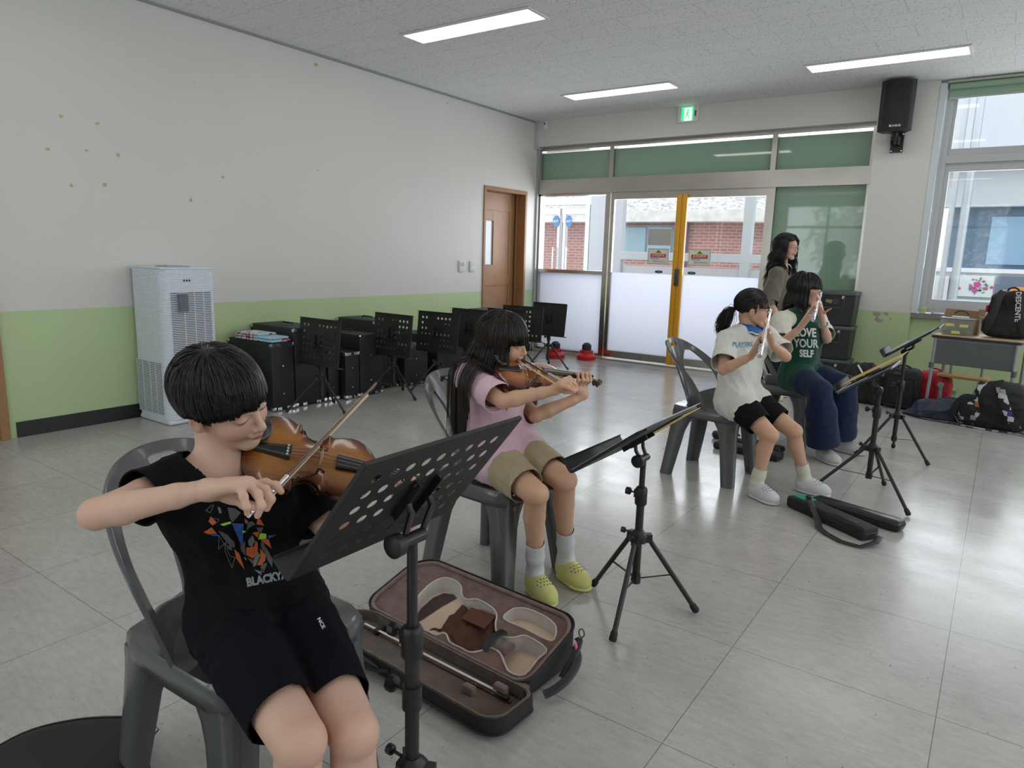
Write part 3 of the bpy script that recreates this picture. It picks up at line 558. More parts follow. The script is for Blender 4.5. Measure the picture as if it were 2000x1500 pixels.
# trees beyond the rear wall (seen as reflections in the green glass)
def tree(x, y, s, lab):
    t = thing('tree', lab, 'tree', (x, y, 0), 0, 'trees behind the rear windows'); q = MB(); q.tube([(0, 0, -.3), (.05, 0, 1.2), (0, .1, 2.4)], [.12, .09, .05], 8); q.build('trunk', mat('bark', (.09, .06, .04), .9), t, smooth=60)
    q = MB(); rr = random.Random(x)
    for k in range(900):
        d = nrm([rr.gauss(0, 1), rr.gauss(0, 1), rr.gauss(0, 1)])*s*rr.uniform(.3, 1); c = V(0, 0, 2.2)+d; a = nrm([rr.gauss(0, 1) for _ in range(3)]); b = nrm(np.cross(a, [rr.gauss(0, 1) for _ in range(3)])); L = .14
        q.add([c-a*L, c+b*L*.5, c+a*L, c-b*L*.5], [(0, 1, 2, 3)])
    q.build('foliage', mat('foliage', (.05, .14, .04), .6), t)
tree(1.3, -14.5, 1.3, 'leafy tree outside the rear windows, reflected in the green glass'); tree(3.9, -15.5, 1.5, 'second leafy tree outside the rear windows')
# ================================================================ FURNITURE AND THINGS
def sheet(inside, fmap, u0, u1, v0, v1, nu, nv):
    """surface patch trimmed by inside(u,v) > 0, edges snapped to the outline"""
    us = np.linspace(u0, u1, nu); vs_ = np.linspace(v0, v1, nv); U, Vv = np.meshgrid(us, vs_, indexing='ij'); U = U.ravel().copy(); Vv = Vv.ravel().copy()
    ins = inside((U.reshape(nu, nv)[:-1, :-1]+U.reshape(nu, nv)[1:, 1:])/2, (Vv.reshape(nu, nv)[:-1, :-1]+Vv.reshape(nu, nv)[1:, 1:])/2) > 0
    cells = [(i, j) for i in range(nu-1) for j in range(nv-1) if ins[i, j]]
    cnt = {}
    for i, j in cells:
        for q in (i*nv+j, (i+1)*nv+j, (i+1)*nv+j+1, i*nv+j+1): cnt[q] = cnt.get(q, 0)+1
    b = np.array([k for k, c in cnt.items() if c < 4]); e = 1e-4
    for _ in range(4):
        g = inside(U[b], Vv[b]); gu = (inside(U[b]+e, Vv[b])-g)/e; gv = (inside(U[b], Vv[b]+e)-g)/e; n2 = gu*gu+gv*gv+1e-6
        st = np.clip(-g/n2, -1, 1); U[b] += np.clip(st*gu, -.004, .004); Vv[b] += np.clip(st*gv, -.004, .004)
    P = fmap(U, Vv); idx = {k: n for n, k in enumerate(sorted(cnt))}
    m = MB(); m.add([P[k] for k in sorted(cnt)], [tuple(idx[q] for q in (i*nv+j, (i+1)*nv+j, (i+1)*nv+j+1, i*nv+j+1)) for i, j in cells])
    return m
M_chair = mat('grey_plastic', (.095, .097, .103), .22, 0, .5, coat=.2)
def make_chair(label, group):
    t = thing('plastic_chair', label, 'chair', (0, 0, 0), 0, group)
    # backrest: arched sheet with a slot at the top and two tall openings
    def wz(z): return .202+.032*np.sin(np.clip((z-.43)/.25, 0, 1)*PI/2)
    def outer(y, z):
        zc = .60; top = .815
        w = wz(np.minimum(z, zc)); r = (np.abs(y)/w)**2.3+(np.clip((z-zc)/(top-zc), 0, 9))**2.3
        return (1-r)*.1
    def inside(y, z):
        a = np.abs(y); w = wz(np.minimum(z, .60)); inner = w*np.clip(1-(np.clip((z-.56)/(.80-.56), 0, 1))**2.6, .02, 1)**.5-.034
        spl = .040+.055*np.clip((z-.60)/.13, 0, 1)**2+.012*np.clip((.50-z)/.07, 0, 1)
        op = np.maximum.reduce([spl-a, a-inner, .475+.35*np.clip(a-.08, 0, 1)-z, z-.735])
        sl = ((np.abs(y)/.040)**4+(np.abs(z-.775)/.011)**4)**.25
        return np.minimum.reduce([outer(y, z), op, (sl-1)*.02, z-.405])
    def fm(y, z):
        x = -.165-.43*(z-.43)-.35*np.clip(.47-z, 0, 1)*0+(.14*np.clip((.82-z)/.4, 0, 1)+.055)*(np.abs(y)/.2)**2.2+.05*np.clip(.46-z, 0, .05)*10*0
        return np.stack([x, y, z], 1)
    b = sheet(inside, fm, -.24, .24, .40, .83, 97, 87); ob = b.build('backrest', M_chair, t, smooth=180); solid(ob, .010, 0)
    bv = ob.modifiers.new('b', 'BEVEL'); bv.width = .003; bv.segments = 2; bv.limit_method = 'ANGLE'; bv.angle_limit = 1.0
    # seat
    def ring(k, z, n=40):
        out = []
        for i in range(n):
            a = 2*PI*i/n; c, s = math.cos(a), math.sin(a); p = 8.0
            rr = 1/((abs(c))**p+(abs(s))**p)**(1/p); x = .198*rr*c*k; y = (.200-.01*(c < 0)*(-c))*rr*s*k; out.append((x+.0, y, z+.008*(1 if x > .1 else 0)*0))
        return out
    q = MB(); n = 40
    rings = [ring(1.035, .375), ring(1.045, .398), ring(1.03, .425), ring(1.0, .435), ring(.93, .432), ring(.75, .424), ring(.45, .419), ring(.1, .418)]
    vs = [p for r in rings for p in r]; F = [(i*n+k, i*n+(k+1) % n, (i+1)*n+(k+1) % n, (i+1)*n+k) for i in range(len(rings)-1) for k in range(n)]; F.append(tuple(range(7*n, 8*n)))
    q.add(vs, F); os_ = q.build('seat', M_chair, t, smooth=60); solid(os_, .006, -1)
    for sx in (1, -1):
        for sy in (1, -1):
            q = MB(); vs = []; N = 20
            for (z, off, w) in ((.405, .120, .082), (.39, .124, .078), (.365, .134, .066), (.33, .146, .054), (.28, .156, .046), (.12, .174, .040), (.0, .188, .036)):
                ox = off*sx+(.02*sx if sx < 0 else .0)*(1-z/.4)*.8; oy = off*sy*.98
                for i in range(N):
                    a = 2*PI*i/N; c, s = math.cos(a), math.sin(a); rr = 1/((abs(c))**4+(abs(s))**4)**.25
                    x, y = w*rr*c, w*rr*s
                    # hollow the inner corner so the leg reads as an angle section
                    if x*sx < 0 and y*sy < 0: x *= .25; y *= .25
                    vs.append((ox+x, oy+y, z))
            F = [(i*N+k, i*N+(k+1) % N, (i+1)*N+(k+1) % N, (i+1)*N+k) for i in range(6) for k in range(N)]; F.append(tuple(range(6*N, 7*N))); F.append(tuple(range(N))[::-1])
            q.add(vs, F); q.build('leg', M_chair, t, smooth=50)
    return t
G_CH = 'grey moulded plastic chairs of the players'
ch1 = make_chair('grey plastic chair under the boy in the black T-shirt', G_CH); ch1.location = (3.925, -7.03, 0); ch1.rotation_euler = (0, 0, math.radians(2))
ch2 = dup(ch1, (3.70, -5.72, 0), math.radians(-4), 'grey plastic chair under the girl in the pink shirt', G_CH)
ch3 = dup(ch1, (3.93, -3.80, 0), math.radians(-4), 'grey plastic chair under the flautist in the white shirt, its oval slot showing', G_CH)
ch4 = dup(ch1, (4.08, -2.66, 0), math.radians(-6), 'grey plastic chair under the flautist in jeans, mostly hidden by her', G_CH)
# ---------------------------------------------------------------- music stands
def plate_mb(Wd, Hh, holes, hr=.0115, cols=9, rows=6, skip=()):
    q = MB(); th = .0012
    def P(x, y): return (x, y, 0)
    if not holes: q.add([P(-Wd/2, -Hh/2), P(Wd/2, -Hh/2), P(Wd/2, Hh/2), P(-Wd/2, Hh/2)], [(0, 1, 2, 3)]); return q
    mx, my = Wd*.075, Hh*.09; cw, chh = (Wd-2*mx)/cols, (Hh-2*my)/rows
    xs = [-Wd/2, -Wd/2+mx]+[-Wd/2+mx+cw*(i+1) for i in range(cols)]+[Wd/2]; ys = [-Hh/2, -Hh/2+my]+[-Hh/2+my+chh*(i+1) for i in range(rows)]+[Hh/2]
    for i in range(len(xs)-1):
        for j in range(len(ys)-1):
            x0, x1, y0, y1 = xs[i], xs[i+1], ys[j], ys[j+1]
            if 1 <= i <= cols and 1 <= j <= rows and (i-1, j-1) not in skip:
                cx, cy = (x0+x1)/2, (y0+y1)/2; n = 16; I = []; O = []
                for k in range(n):
                    a = PI/4+2*PI*k/n; c, s = math.cos(a), math.sin(a); m_ = max(abs(c), abs(s)); O.append((cx+c/m_*(x1-x0)/2, cy+s/m_*(y1-y0)/2, 0)); I.append((cx+c*hr, cy+s*hr, 0))
                q.add(O+I, [(k, (k+1) % n, n+(k+1) % n, n+k) for k in range(n)])
            else: q.add([P(x0, y0), P(x1, y0), P(x1, y1), P(x0, y1)], [(0, 1, 2, 3)])
    return q
M_stand = mat('stand_enamel', (.016, .016, .017), .33, 0, .5)
M_rub = mat('rubber', (.012, .012, .012), .7)
M_desk = mat('desk_enamel', (.022, .022, .022), .5, 0, .4)
def make_stand(label, deskc, a, b, holes=True, Wd=.46, Hh=.33, legrot=0., group=None, hub=.30, spread=.27, slider=.60, skip=(), flip=False, cat='music stand'):
    """local origin at the pole foot; deskc, a (width), b (up the slope) in local axes"""
    t = thing('music_stand', label, cat, (0, 0, 0), 0, group)
    a = nrm(a); b = nrm(b-a*(a@b)); n = np.cross(a, b)      # n points to the back
    R = frame(a, b, n); dc = np.asarray(deskc, float)
    q = plate_mb(Wd, Hh, holes, skip=skip); 
    o = q.build('desk_plate', M_desk, t, M=mat4(R, dc)); solid(o, .0014, 0)
    q = MB()   # folded rims and tray (towards the reader = -n)
    for sx in (-1, 1): q.box((sx*Wd/2, 0, -.004), (.0015, Hh, .008))
    q.box((0, Hh/2, -.004 if not flip else .018), (Wd, .0015, .008 if not flip else .036)); q.build('rim', M_desk, t, M=mat4(R, dc))
    q = MB(); prof = [(-Hh/2, 0), (-Hh/2-.008, -.004), (-Hh/2-.011, -.014), (-Hh/2-.011, -.052), (-Hh/2-.008, -.057), (-Hh/2-.002, -.058)]
    vs = [(x, y, z) for x in (-Wd/2, Wd/2) for (y, z) in prof]; m_ = len(prof)
    q.add(vs, [(i, i+1, m_+i+1, m_+i) for i in range(m_-1)]); o = q.build('tray', M_desk, t, smooth=60, M=mat4(R, dc)); solid(o, .0014, 0)
    # bracket + tilt joint
    zt = dc[2]-.085; q = MB(); hb = dc+n*.004
    for s in (-1, 1):
        q.box(hb+a*.030*s+n*.006, (.004, .11, .016), R); q.tube([hb+a*.030*s+n*.012, hb+a*.03*s+n*.03-b*.01, V(0, 0, zt+.02)+a*.024*s], .007, 8)
        for e in (-1, 1): q.ball(hb+a*.034*s+b*.048*e+n*.003, (.006, .006, .003), 8, R)
    q.tube([V(0, 0, zt+.02)-a*.03, V(0, 0, zt+.02)+a*.03], .013, 14); q.build('bracket', M_stand, t, smooth=40)
    q = MB(); kc = V(0, 0, zt+.02)-a*.03; q.lathe(kc, [(.012, 0), (.022, -.004), (.023, -.024), (.018, -.028)], a, 16); q.build('tilt_knob', M_blackp, t, smooth=40)
    q = MB(); q.cyl((0, 0, hub-.15), (0, 0, slider), .0145, n=18); q.build('lower_tube', M_stand, t, smooth=40)
    q = MB(); q.cyl((0, 0, slider-.03), (0, 0, zt+.015), .0105, n=18); q.build('upper_tube', M_stand, t, smooth=40)
    q = MB(); q.lathe((0, 0, slider-.035), [(.0175, 0), (.022, .006), (.022, .06), (.018, .068), (.0155, .07)], n=18); q.box((-.014, 0, slider+.008), (.02, .024, .03)); q.build('height_collar', M_blackp, t, smooth=40)
    q = MB(); q.cyl((-.02, 0, slider+.008), (-.045, 0, slider+.008), .0035, n=8); q.lathe((-.040, 0, slider+.008), [(.008, 0), (.014, -.004), (.014, -.018), (.008, -.021)], (1, 0, 0), 8); q.build('clamp_knob', M_blackp, t, smooth=30)
    q = MB(); q.lathe((0, 0, hub-.02), [(.018, 0), (.032, .006), (.034, .03), (.022, .042), (.017, .05)], n=12)
    for k in range(3): aa = legrot+k*2*PI/3; q.box((.032*math.cos(aa), .032*math.sin(aa), hub+.0), (.034, .024, .03), np.array([[math.cos(aa), -math.sin(aa), 0], [math.sin(aa), math.cos(aa), 0], [0, 0, 1]]))
    q.build('leg_hub', M_blackp, t, smooth=30)
    q = MB(); q.cyl((-.03, 0, hub+.015), (-.058, 0, hub+.015), .0035, n=8); q.lathe((-.052, 0, hub+.015), [(.006, 0), (.011, -.003), (.011, -.016), (.006, -.018)], (1, 0, 0), 8); q.build('clamp_knob', M_blackp, t, smooth=30)
    q = MB(); q.cyl((0, 0, hub-.175), (0, 0, hub-.14), .018, n=12); q.build('brace_collar', M_blackp, t, smooth=30)
    for k in range(3):
        aa = legrot+k*2*PI/3; c, s = math.cos(aa), math.sin(aa)
        top = V(.036*c, .036*s, hub); bot = V(spread*c, spread*s, .014)
        q = MB(); q.cyl(top, bot, .0095, n=12); lg = q.build('leg', M_stand, t, smooth=40)
        d = nrm(bot-top); q = MB(); q.lathe(bot-d*.03, [(.0105, 0), (.013, .006), (.014, .03), (.010, .036)], d, 12); q.build('rubber_foot', M_rub, lg, smooth=40)
        mid = top*.5+bot*.5; q = MB(); q.tube([mid, V(.012*c, .012*s, hub-.158)], .006, 6, sq=(1, .35)); q.ball(mid, .008, 8); q.build('brace', M_stand, t, smooth=40)
    return t
# front stand, its perforated desk turned towards the boy
skipc = {(3, 1), (4, 1), (3, 2), (4, 2), (5, 2), (4, 3), (3, 0), (4, 0)}
s = make_stand('perforated black music stand right in front of the boy in black', V(-.045, .052, .826), V(0, 1, 0), V(.62, 0, .785), True, .445, .335, legrot=.4, slider=.545, hub=.26, spread=.28, skip={(3, 2), (4, 2), (5, 2), (4, 3), (3, 3), (4, 1)})
s.location = (4.42, -6.99, 0); s['group'] = 'music stands in use by the players'
q = MB(); q.cyl((0, 0, .40), (0, 0, .45), .020, n=18); q.cyl((-.02, 0, .43), (-.05, 0, .43), .0035, n=8); q.lathe((-.045, 0, .43), [(.009, 0), (.017, -.004), (.017, -.018), (.009, -.022)], (1, 0, 0), 8); q.build('height_collar', M_blackp, s, smooth=30)
s2 = make_stand('plain black music stand holding a score, between the pink-shirted girl and the camera side', V(-.03, .0, .665), V(0, 1, 0), V(.80, 0, .60), False, .44, .33, legrot=math.radians(-82), hub=.30, spread=.235, slider=.46)
s2.location = (4.31, -5.686, 0); s2['group'] = 'music stands in use by the players'
s3 = make_stand('nearer of the two music stands in front of the flautists, with a tilted yellow folder', V(-.05, .0, .69), V(0, 1, 0), V(.82, 0, .57), False, .44, .28, legrot=math.radians(200), hub=.29, spread=.30, slider=.50)
s3.location = (4.79, -3.66, 0); s3['group'] = 'music stands in use by the players'
s4 = make_stand('farther of the two music stands in front of the flautists, beside the black bags', V(.03, .0, .80), V(0, 1, 0), V(.80, 0, .60), False, .44, .30, legrot=math.radians(215), hub=.29, spread=.25, slider=.5)
s4.location = (4.79, -2.60, 0); s4['group'] = 'music stands in use by the players'
# scores and folders lying on the desks
def leaf_on(name, label, cat, st, dc, b, x0, x1, y0, y1, z, m, th=.0015, curl=0.):
    a = V(0, 1, 0); b = nrm(b); n = np.cross(a, b); R = frame(a, b, n); q = MB(); N = 8
    for k in range(N):
        u0, u1 = k/N, (k+1)/N
        for (za, zb) in ((z, z-th),):
            f = lambda u: z-curl*u*u
            xa, xb = x0+(x1-x0)*u0, x0+(x1-x0)*u1
            q.add([(xa, y0, f(u0)), (xb, y0, f(u1)), (xb, y1, f(u1)), (xa, y1, f(u0)), (xa, y0, f(u0)-th), (xb, y0, f(u1)-th), (xb, y1, f(u1)-th), (xa, y1, f(u0)-th)], [(0, 1, 2, 3), (7, 6, 5, 4), (0, 4, 5, 1), (2, 6, 7, 3), (1, 5, 6, 2), (0, 3, 7, 4)])
    o = q.build(name, m); o.location = st.location; o.data.transform(mat4(R, dc)); tag(o, label, cat); return o
M_score = mat('score_paper', (.74, .75, .76), .6); M_fold = mat('folder_yellow', (.62, .42, .12), .55); M_blk = mat('folder_black', (.02, .02, .022), .4); M_vio = mat('folder_violet', (.20, .19, .34), .5)
dc2, b2_ = V(-.03, 0, .665), V(.80, 0, .60)
leaf_on('score_folder', 'black score folder open on the middle music stand', 'folder', s2, dc2, b2_, -.20, .215, -.155, .155, -.003, M_blk, .004)
leaf_on('score_sheet', 'white music sheet sticking out over the top of the middle stand', 'sheet', s2, dc2, b2_, -.19, .20, -.12, .195, -.008, M_score, .001)
leaf_on('score_sheet', 'long white sheet along the tray of the middle stand', 'sheet', s2, dc2, b2_, -.222, -.02, -.16, .13, -.0105, M_score, .001)
leaf_on('cardboard_folder', 'kraft-yellow folder edge hanging below the far side of the middle stand', 'folder', s2, dc2, b2_, .06, .235, -.10, .17, .004, M_fold, -.002)
dc3, b3_ = V(-.05, 0, .69), V(.82, 0, .57)
leaf_on('score_folder', 'violet-grey score book on the nearer flautist stand', 'folder', s3, dc3, b3_, -.215, .12, -.15, .15, -.003, M_vio, .010)
leaf_on('score_sheet', 'white page at the lower edge of the nearer flautist stand', 'sheet', s3, dc3, b3_, -.222, .0, -.15, .02, -.016, M_score, .001)
leaf_on('cardboard_folder', 'thin mustard folder lifted above the nearer flautist stand', 'folder', s3, dc3, b3_, -.18, .17, -.12, .20, -.034, M_fold, .002)
dc4, b4_ = V(.03, 0, .80), V(.80, 0, .60)
leaf_on('score_folder', 'black score folder standing up on the farther flautist stand', 'folder', s4, dc4, b4_, -.2, .2, -.14, .20, -.003, M_blk, .006)
leaf_on('score_sheet', 'white booklet on the farther flautist stand', 'sheet', s4, dc4, b4_, -.10, .2, -.165, -.03, -.014, M_score, .003)
leaf_on('score_sheet', 'grey page peeking from the black folder on the farther flautist stand', 'sheet', s4, dc4, b4_, -.18, .21, -.12, .16, -.0115, mat('grey_page', (.35, .37, .40), .5), .001)
# unused stands along the left wall
G_ST = 'unused music stands along the left wall'
base = make_stand('perforated music stand nearest the boy, before the large black cases', V(.0, -.02, .57), V(1, 0, 0), V(.0, .10, .99), True, .49, .37, legrot=0, hub=.27, spread=.28, slider=.36, group=G_ST, flip=True, skip={(2, 3), (3, 3), (4, 3), (2, 4), (3, 4), (4, 4), (1, 4), (5, 4), (2, 5), (3, 5)})
base.location = (.84, -4.27, 0)
for (x, y, z, rz, lb) in ((.86, -3.47, 0, -3, 'perforated music stand second from the boy, overlapping the next one'), (.98, -3.00, 0, 2, 'perforated music stand behind the second, half covered by it'), (1.16, -2.16, 0, -2, 'perforated music stand just left of the violinist girl, mostly covered'), ):
    c = dup(base, (x, y, z), math.radians(rz), lb, G_ST)
base2 = make_stand('plain-desked music stand left of the violinist girl', V(.0, -.02, .58), V(1, 0, 0), V(.03, .12, .99), False, .46, .37, legrot=0, hub=.27, spread=.28, slider=.36, group=G_ST, flip=True); base2.location = (1.02, -2.58, 0)
dup(base2, (1.00, -1.08, 0), math.radians(0), 'plain music stand standing alone right of the violinist girl, before the glazing', G_ST)
dup(base, (1.02, -1.66, .0), math.radians(8), 'perforated music stand peeking out behind the violinist girl\'s hair', G_ST)
# ---------------------------------------------------------------- black instrument cases
M_casefab = mat('case_tolex', (.012, .013, .016), .5, bump=.25, bscale=500)
def trunk(x0, x1, y0, y1, h, label, handle=True):
    t = thing('instrument_case', label, 'case', ((x0+x1)/2, (y0+y1)/2, 0), 0, 'black trunk cases along the left wall'); w, d = x1-x0, y1-y0
    MB().rbox((0, 0, h/2+.006), (w, d, h-.012), .008).build('shell', M_casefab, t, smooth=40)
    q = MB()
    for z in (h*.52,): q.b2((-w/2-.001, -d/2-.001, z-.003), (w/2+.001, d/2+.001, z+.003))
    q.build('lid_seam', M_black, t)
    for sx in (-1, 1):
        for sy in (-1, 1):
            for z in (.024, h-.018):
                q = MB(); s_ = 1 if z > .1 else -1
                q.box((sx*(w/2-.012), sy*(d/2+.0005), z), (.030, .002, .022)); q.box((sx*(w/2+.0005), sy*(d/2-.012), z), (.002, .030, .022)); q.ball((sx*(w/2-.003), sy*(d/2-.003), z+s_*.008), .009, 8); q.build('corner_guard', M_chrome, t, smooth=40)
    for k in (-1, 1):
        for z in (.02, h-.016):
            q = MB()
            for e in (-.02, 0, .02): q.box((w/2+.002, k*d*.22+e*.7, z), (.004, .009, .024))
            q.build('catch', M_chrome, t)
    for z in (h*.25, h*.66): q = MB(); q.ball((w/2, 0, z), (.003, .006, .006), 8); q.build('rivet', M_chrome, t)
    if handle: q = MB(); q.tube([(-.07, 0, h), (-.06, 0, h+.018), (.06, 0, h+.018), (.07, 0, h)], .007, 8); q.build('handle', M_blackp, t, smooth=40); q = MB(); q.box((-.07, 0, h+.002), (.03, .02, .006)); q.box((.07, 0, h+.002), (.03, .02, .006)); q.build('handle_mount', M_chrome, t)
    return t
trunk(.02, .61, -4.57, -4.36, .555, 'large black trunk case with the folded printed towel on top', False)
trunk(.05, .50, -4.86, -4.66, .36, 'small black trunk case nearest the air purifier, behind the boy\'s head')
trunk(.02, .60, -4.345, -4.02, .66, 'tall black trunk case directly behind the towel case')
trunk(.04, .60, -4.0, -3.88, .46, 'narrow black trunk case between the two tall ones')
trunk(.28, .66, -3.86, -3.70, .42, 'low black trunk case right of the nearest music stand')
trunk(.02, .66, -3.69, -3.42, .56, 'black trunk case with grey top behind the low one')
trunk(.02, .55, -3.40, -3.10, .66, 'tall black trunk case against the wall behind the second stand')
trunk(.05, .62, -3.08, -2.75, .40, 'black case under the second music stand')
trunk(.05, .64, -2.60, -2.2, .46, 'black case behind the third and fourth music stands')
trunk(.05, .64, -2.1, -1.7, .52, 'black case close to the brown door')
q = MB(); q.rbox((.35, -1.33, .33), (.5, .34, .66), .02); tag(q.build('black_amplifier', mat('amp_grey', (.05, .055, .065), .5), smooth=40), 'dark grey cabinet left of the girl\'s head near the brown door', 'amplifier')
# folded towel
tw = thing('folded_towel', 'folded pale blue and white towel with crimson print on the towel case', 'towel', (.36, -4.47, .555), math.radians(3))
tm = bpy.data.materials.new('towel_print'); tm.use_nodes = True; nt = tm.node_tree; b = nt.nodes['Principled BSDF']; tc = nd(nt, 'ShaderNodeTexCoord')
wv = nd(nt, 'ShaderNodeTexNoise'); wv.inputs['Scale'].default_value = 11; wv.inputs['Detail'].default_value = 0; nt.links.new(tc.outputs['Object'], wv.inputs['Vector']); r = nd(nt, 'ShaderNodeValToRGB'); r.color_ramp.interpolation = 'CONSTANT'
e = r.color_ramp.elements; e[0].position = 0; e[0].color = (.70, .72, .72, 1); e[1].position = .44; e[1].color = (.42, .03, .16, 1); x = e.new(.50); x.color = (.70, .72, .72, 1); x = e.new(.56); x.color = (.38, .62, .75, 1)
nt.links.new(wv.outputs['Fac'], r.inputs['Fac']); nt.links.new(r.outputs[0], b.inputs['Base Color']); b.inputs['Roughness'].default_value = .9
for k, (w, l, h, z, dx) in enumerate(((.47, .19, .022, .012, 0), (.45, .185, .022, .034, -.012), (.28, .18, .02, .053, -.075))):
    q = MB(); q.rbox((dx, 0, z), (w, l, h), .010, n=4); o = q.build('fold', tm, tw, smooth=60); m_ = o.modifiers.new('s', 'SUBSURF'); m_.levels = m_.render_levels = 1
# ---------------------------------------------------------------- air purifier
def purifier():
    t = thing('air_purifier', 'tall white ribbed air purifier against the left wall', 'air purifier', (.235, -5.13, 0)); w, d, h = .44, .42, 1.145
    def ribmat(nm, dark, pitch, gap, col=(.74, .78, .84)):
        m = bpy.data.materials.new(nm); m.use_nodes = True; nt = m.node_tree; b = nt.nodes['Principled BSDF']; b.inputs['Base Color'].default_value = (*col, 1); b.inputs['Roughness'].default_value = .35
        return m
    mw = mat('purifier_white', (.68, .73, .80), .35); md = mat('purifier_slot', (.05, .055, .06), .6)
    def prof(k=1., n=6):
        out = []; r = .06
        for q_, (sx, sy) in enumerate(((1, 1), (-1, 1), (-1, -1), (1, -1))):
            for i in range(n+1): a = q_*PI/2+i*PI/2/n; out.append((sx*(w/2-r)+r*math.cos(a)*k+0, sy*(d/2-r)+r*math.sin(a)*k))
        return out
    q = MB(); 
    def stack(z0, z1, pitch, amp, qq):
        z = z0; rings = []
        while z < z1-1e-6:
            for dz, s_ in ((0, -amp), (pitch*.25, 0), (pitch*.75, 0), (pitch*.98, -amp)):
                P = np.array(prof()); L = np.linalg.norm(P, axis=1, keepdims=True); rings.append([(p[0], p[1], min(z+dz, z1)) for p in P*(1+s_/L)])
            z += pitch
        n = len(rings[0]); qq.add([p for r in rings for p in r], [(i*n+k, i*n+(k+1) % n, (i+1)*n+(k+1) % n, (i+1)*n+k) for i in range(len(rings)-1) for k in range(n)]+[tuple(range(n))[::-1], tuple(range((len(rings)-1)*n, len(rings)*n))])
    stack(.035, 1.13, .0115, .003, q); q.build('housing', mw, t, smooth=35)
    q = MB(); q.rbox((0, 0, 1.137), (w-.01, d-.01, .016), .05, n=5); q.build('top_cover', mw, t, smooth=40); MB().rbox((.1, -.05, 1.15), (.16, .17, .012), .01).build('outlet_grille', mat('outlet', (.35, .42, .40), .4), t, smooth=40)
    q = MB(); q.rbox((0, 0, .02), (w-.006, d-.006, .04), .05, n=5); q.build('base', mw, t, smooth=40)
    # slotted grilles: dark backing with white slats in front. +x face (upper) and -y face (lower)
    def grille(nm, f, u0, u1, z0, z1, pitch, bars):
        g = MB(); g.add([f(u0, z0, .001), f(u1, z0, .001), f(u1, z1, .001), f(u0, z1, .001)], [(0, 1, 2, 3)]); o = g.build(nm, md, t); s_ = MB(); z = z0
        while z < z1:
            s_.box((np.array(f((u0+u1)/2, z, .004))), np.abs(np.array(f(u1, z, .004))-np.array(f(u0, z, .004)))+np.array([.003, .003, pitch*.55])); z += pitch
        for u in bars: s_.box(np.array(f(u, (z0+z1)/2, .005)), np.array([.004, .004, z1-z0]))
        s_.build('slats', mw, o)
    grille('side_intake', lambda u, z, e: (w/2+e, u, z), -.145, .16, .52, .965, .0128, (-.05, .03, .10)); grille('side_intake', lambda u, z, e: (w/2+e, u, z), -.145, .16, .08, .45, .0128, (-.05, .03, .10))
    grille('front_intake', lambda u, z, e: (u, -d/2-e, z), -.19, .15, .075, .46, .0128, (-.1, 0, .08))
    MB().b2((w/2, -.10, .85), (w/2+.008, -.02, .965)).build('remote_pocket', mat('clear_plastic', (.30, .34, .38), .15), t)
    q = MB(); q.b2((w/2+.008, -.10, .83), (w/2+.03, -.03, .955)); q.build('remote_holder', mat('smoky_plastic', (.22, .26, .30), .15, alpha=.65), t)
    for u in (-.045, -.025, -.005): q = MB(); q.b2((w/2+.001, u, 1.045), (w/2+.004, u+.010, 1.058)); q.build('button', M_ink, t)
purifier()
# ---------------------------------------------------------------- crates by the green pane
def crate(x, z, label):
    t = thing('storage_box', label, 'storage box', (x, -.145, z), 0, 'stacked black lidded storage boxes'); mk = mat('crate_black', (.018, .019, .022), .4); mg = mat('crate_grey', (.09, .10, .115), .45)
    w, d, h = .52, .28, .30
    q = MB(); vs = [(-w/2*.95, -d/2*.95, 0), (w/2*.95, -d/2*.95, 0), (w/2*.95, d/2*.95, 0), (-w/2*.95, d/2*.95, 0), (-w/2, -d/2, h), (w/2, -d/2, h), (w/2, d/2, h), (-w/2, d/2, h)]
    q.add(vs, [(0, 3, 2, 1), (4, 5, 6, 7), (0, 1, 5, 4), (1, 2, 6, 5), (2, 3, 7, 6), (3, 0, 4, 7)]); q.build('bin', mk, t, bevel=.006)
    MB().rbox((0, 0, h+.02), (w+.02, d+.02, .042), .015).build('lid', mg, t, smooth=40)
    for s_ in (-1, 1):
        q = MB(); y = -d/2-.008
        q.tube([(s_*.02+.07-.105, y, h-.01), (s_*.02+.07-.105, y, h-.11), (s_*.02+.07-.09, y, h-.125), (s_*.02+.07, y, h-.125)] if s_ < 0 else [(.05, y, h-.125), (.145, y, h-.125), (.16, y, h-.11), (.16, y, h-.01)], .010, 8, sq=(1, .5)); q.build('clip_handle', mg, t, smooth=40)
    q = MB(); q.b2((-.01, -d/2-.004, h-.10), (.13, -d/2-.001, h-.015)); lb = q.build('picture_label', mat('label_dark', (.012, .012, .015), .4), t)
    q = MB()
    for k in range(2):
        P = [(.03+k*.05+.018*math.cos(a)*(1+.25*math.sin(3*a)), -d/2-.006, h-.06+.022*math.sin(a)*(1+.2*math.cos(2*a))) for a in np.linspace(0, 2*PI, 14)]
        q.tube(P, .0012, 4)
    q.build('outline_drawing', mat('label_line', (.35, .38, .4), .5), lb)
    MB().b2((.135, -d/2-.006, h-.03), (.16, -d/2-.002, h-.003)).build('price_tag', M_paper, t); text_obj('lettering', 'D', .02, M_red, t, mat4(FACEY, (.1475, -d/2-.0065, h-.018)))
crate(3.82, 0, 'lowest lidded storage box of the stack beside the green pane'); crate(3.815, .345, 'second lidded storage box from the floor beside the green pane'); crate(3.82, .69, 'top lidded storage box of the stack, cardboard showing at its handle')
c_ = tag(MB().box((3.84, -.30, .93), (.06, .01, .03), np.array([[.97, 0, .2], [0, 1, 0], [-.2, 0, .97]])).build('cardboard_scrap', mat('cardboard', (.36, .24, .13), .8)), 'cardboard scrap showing at the handle of the top storage box', 'cardboard')
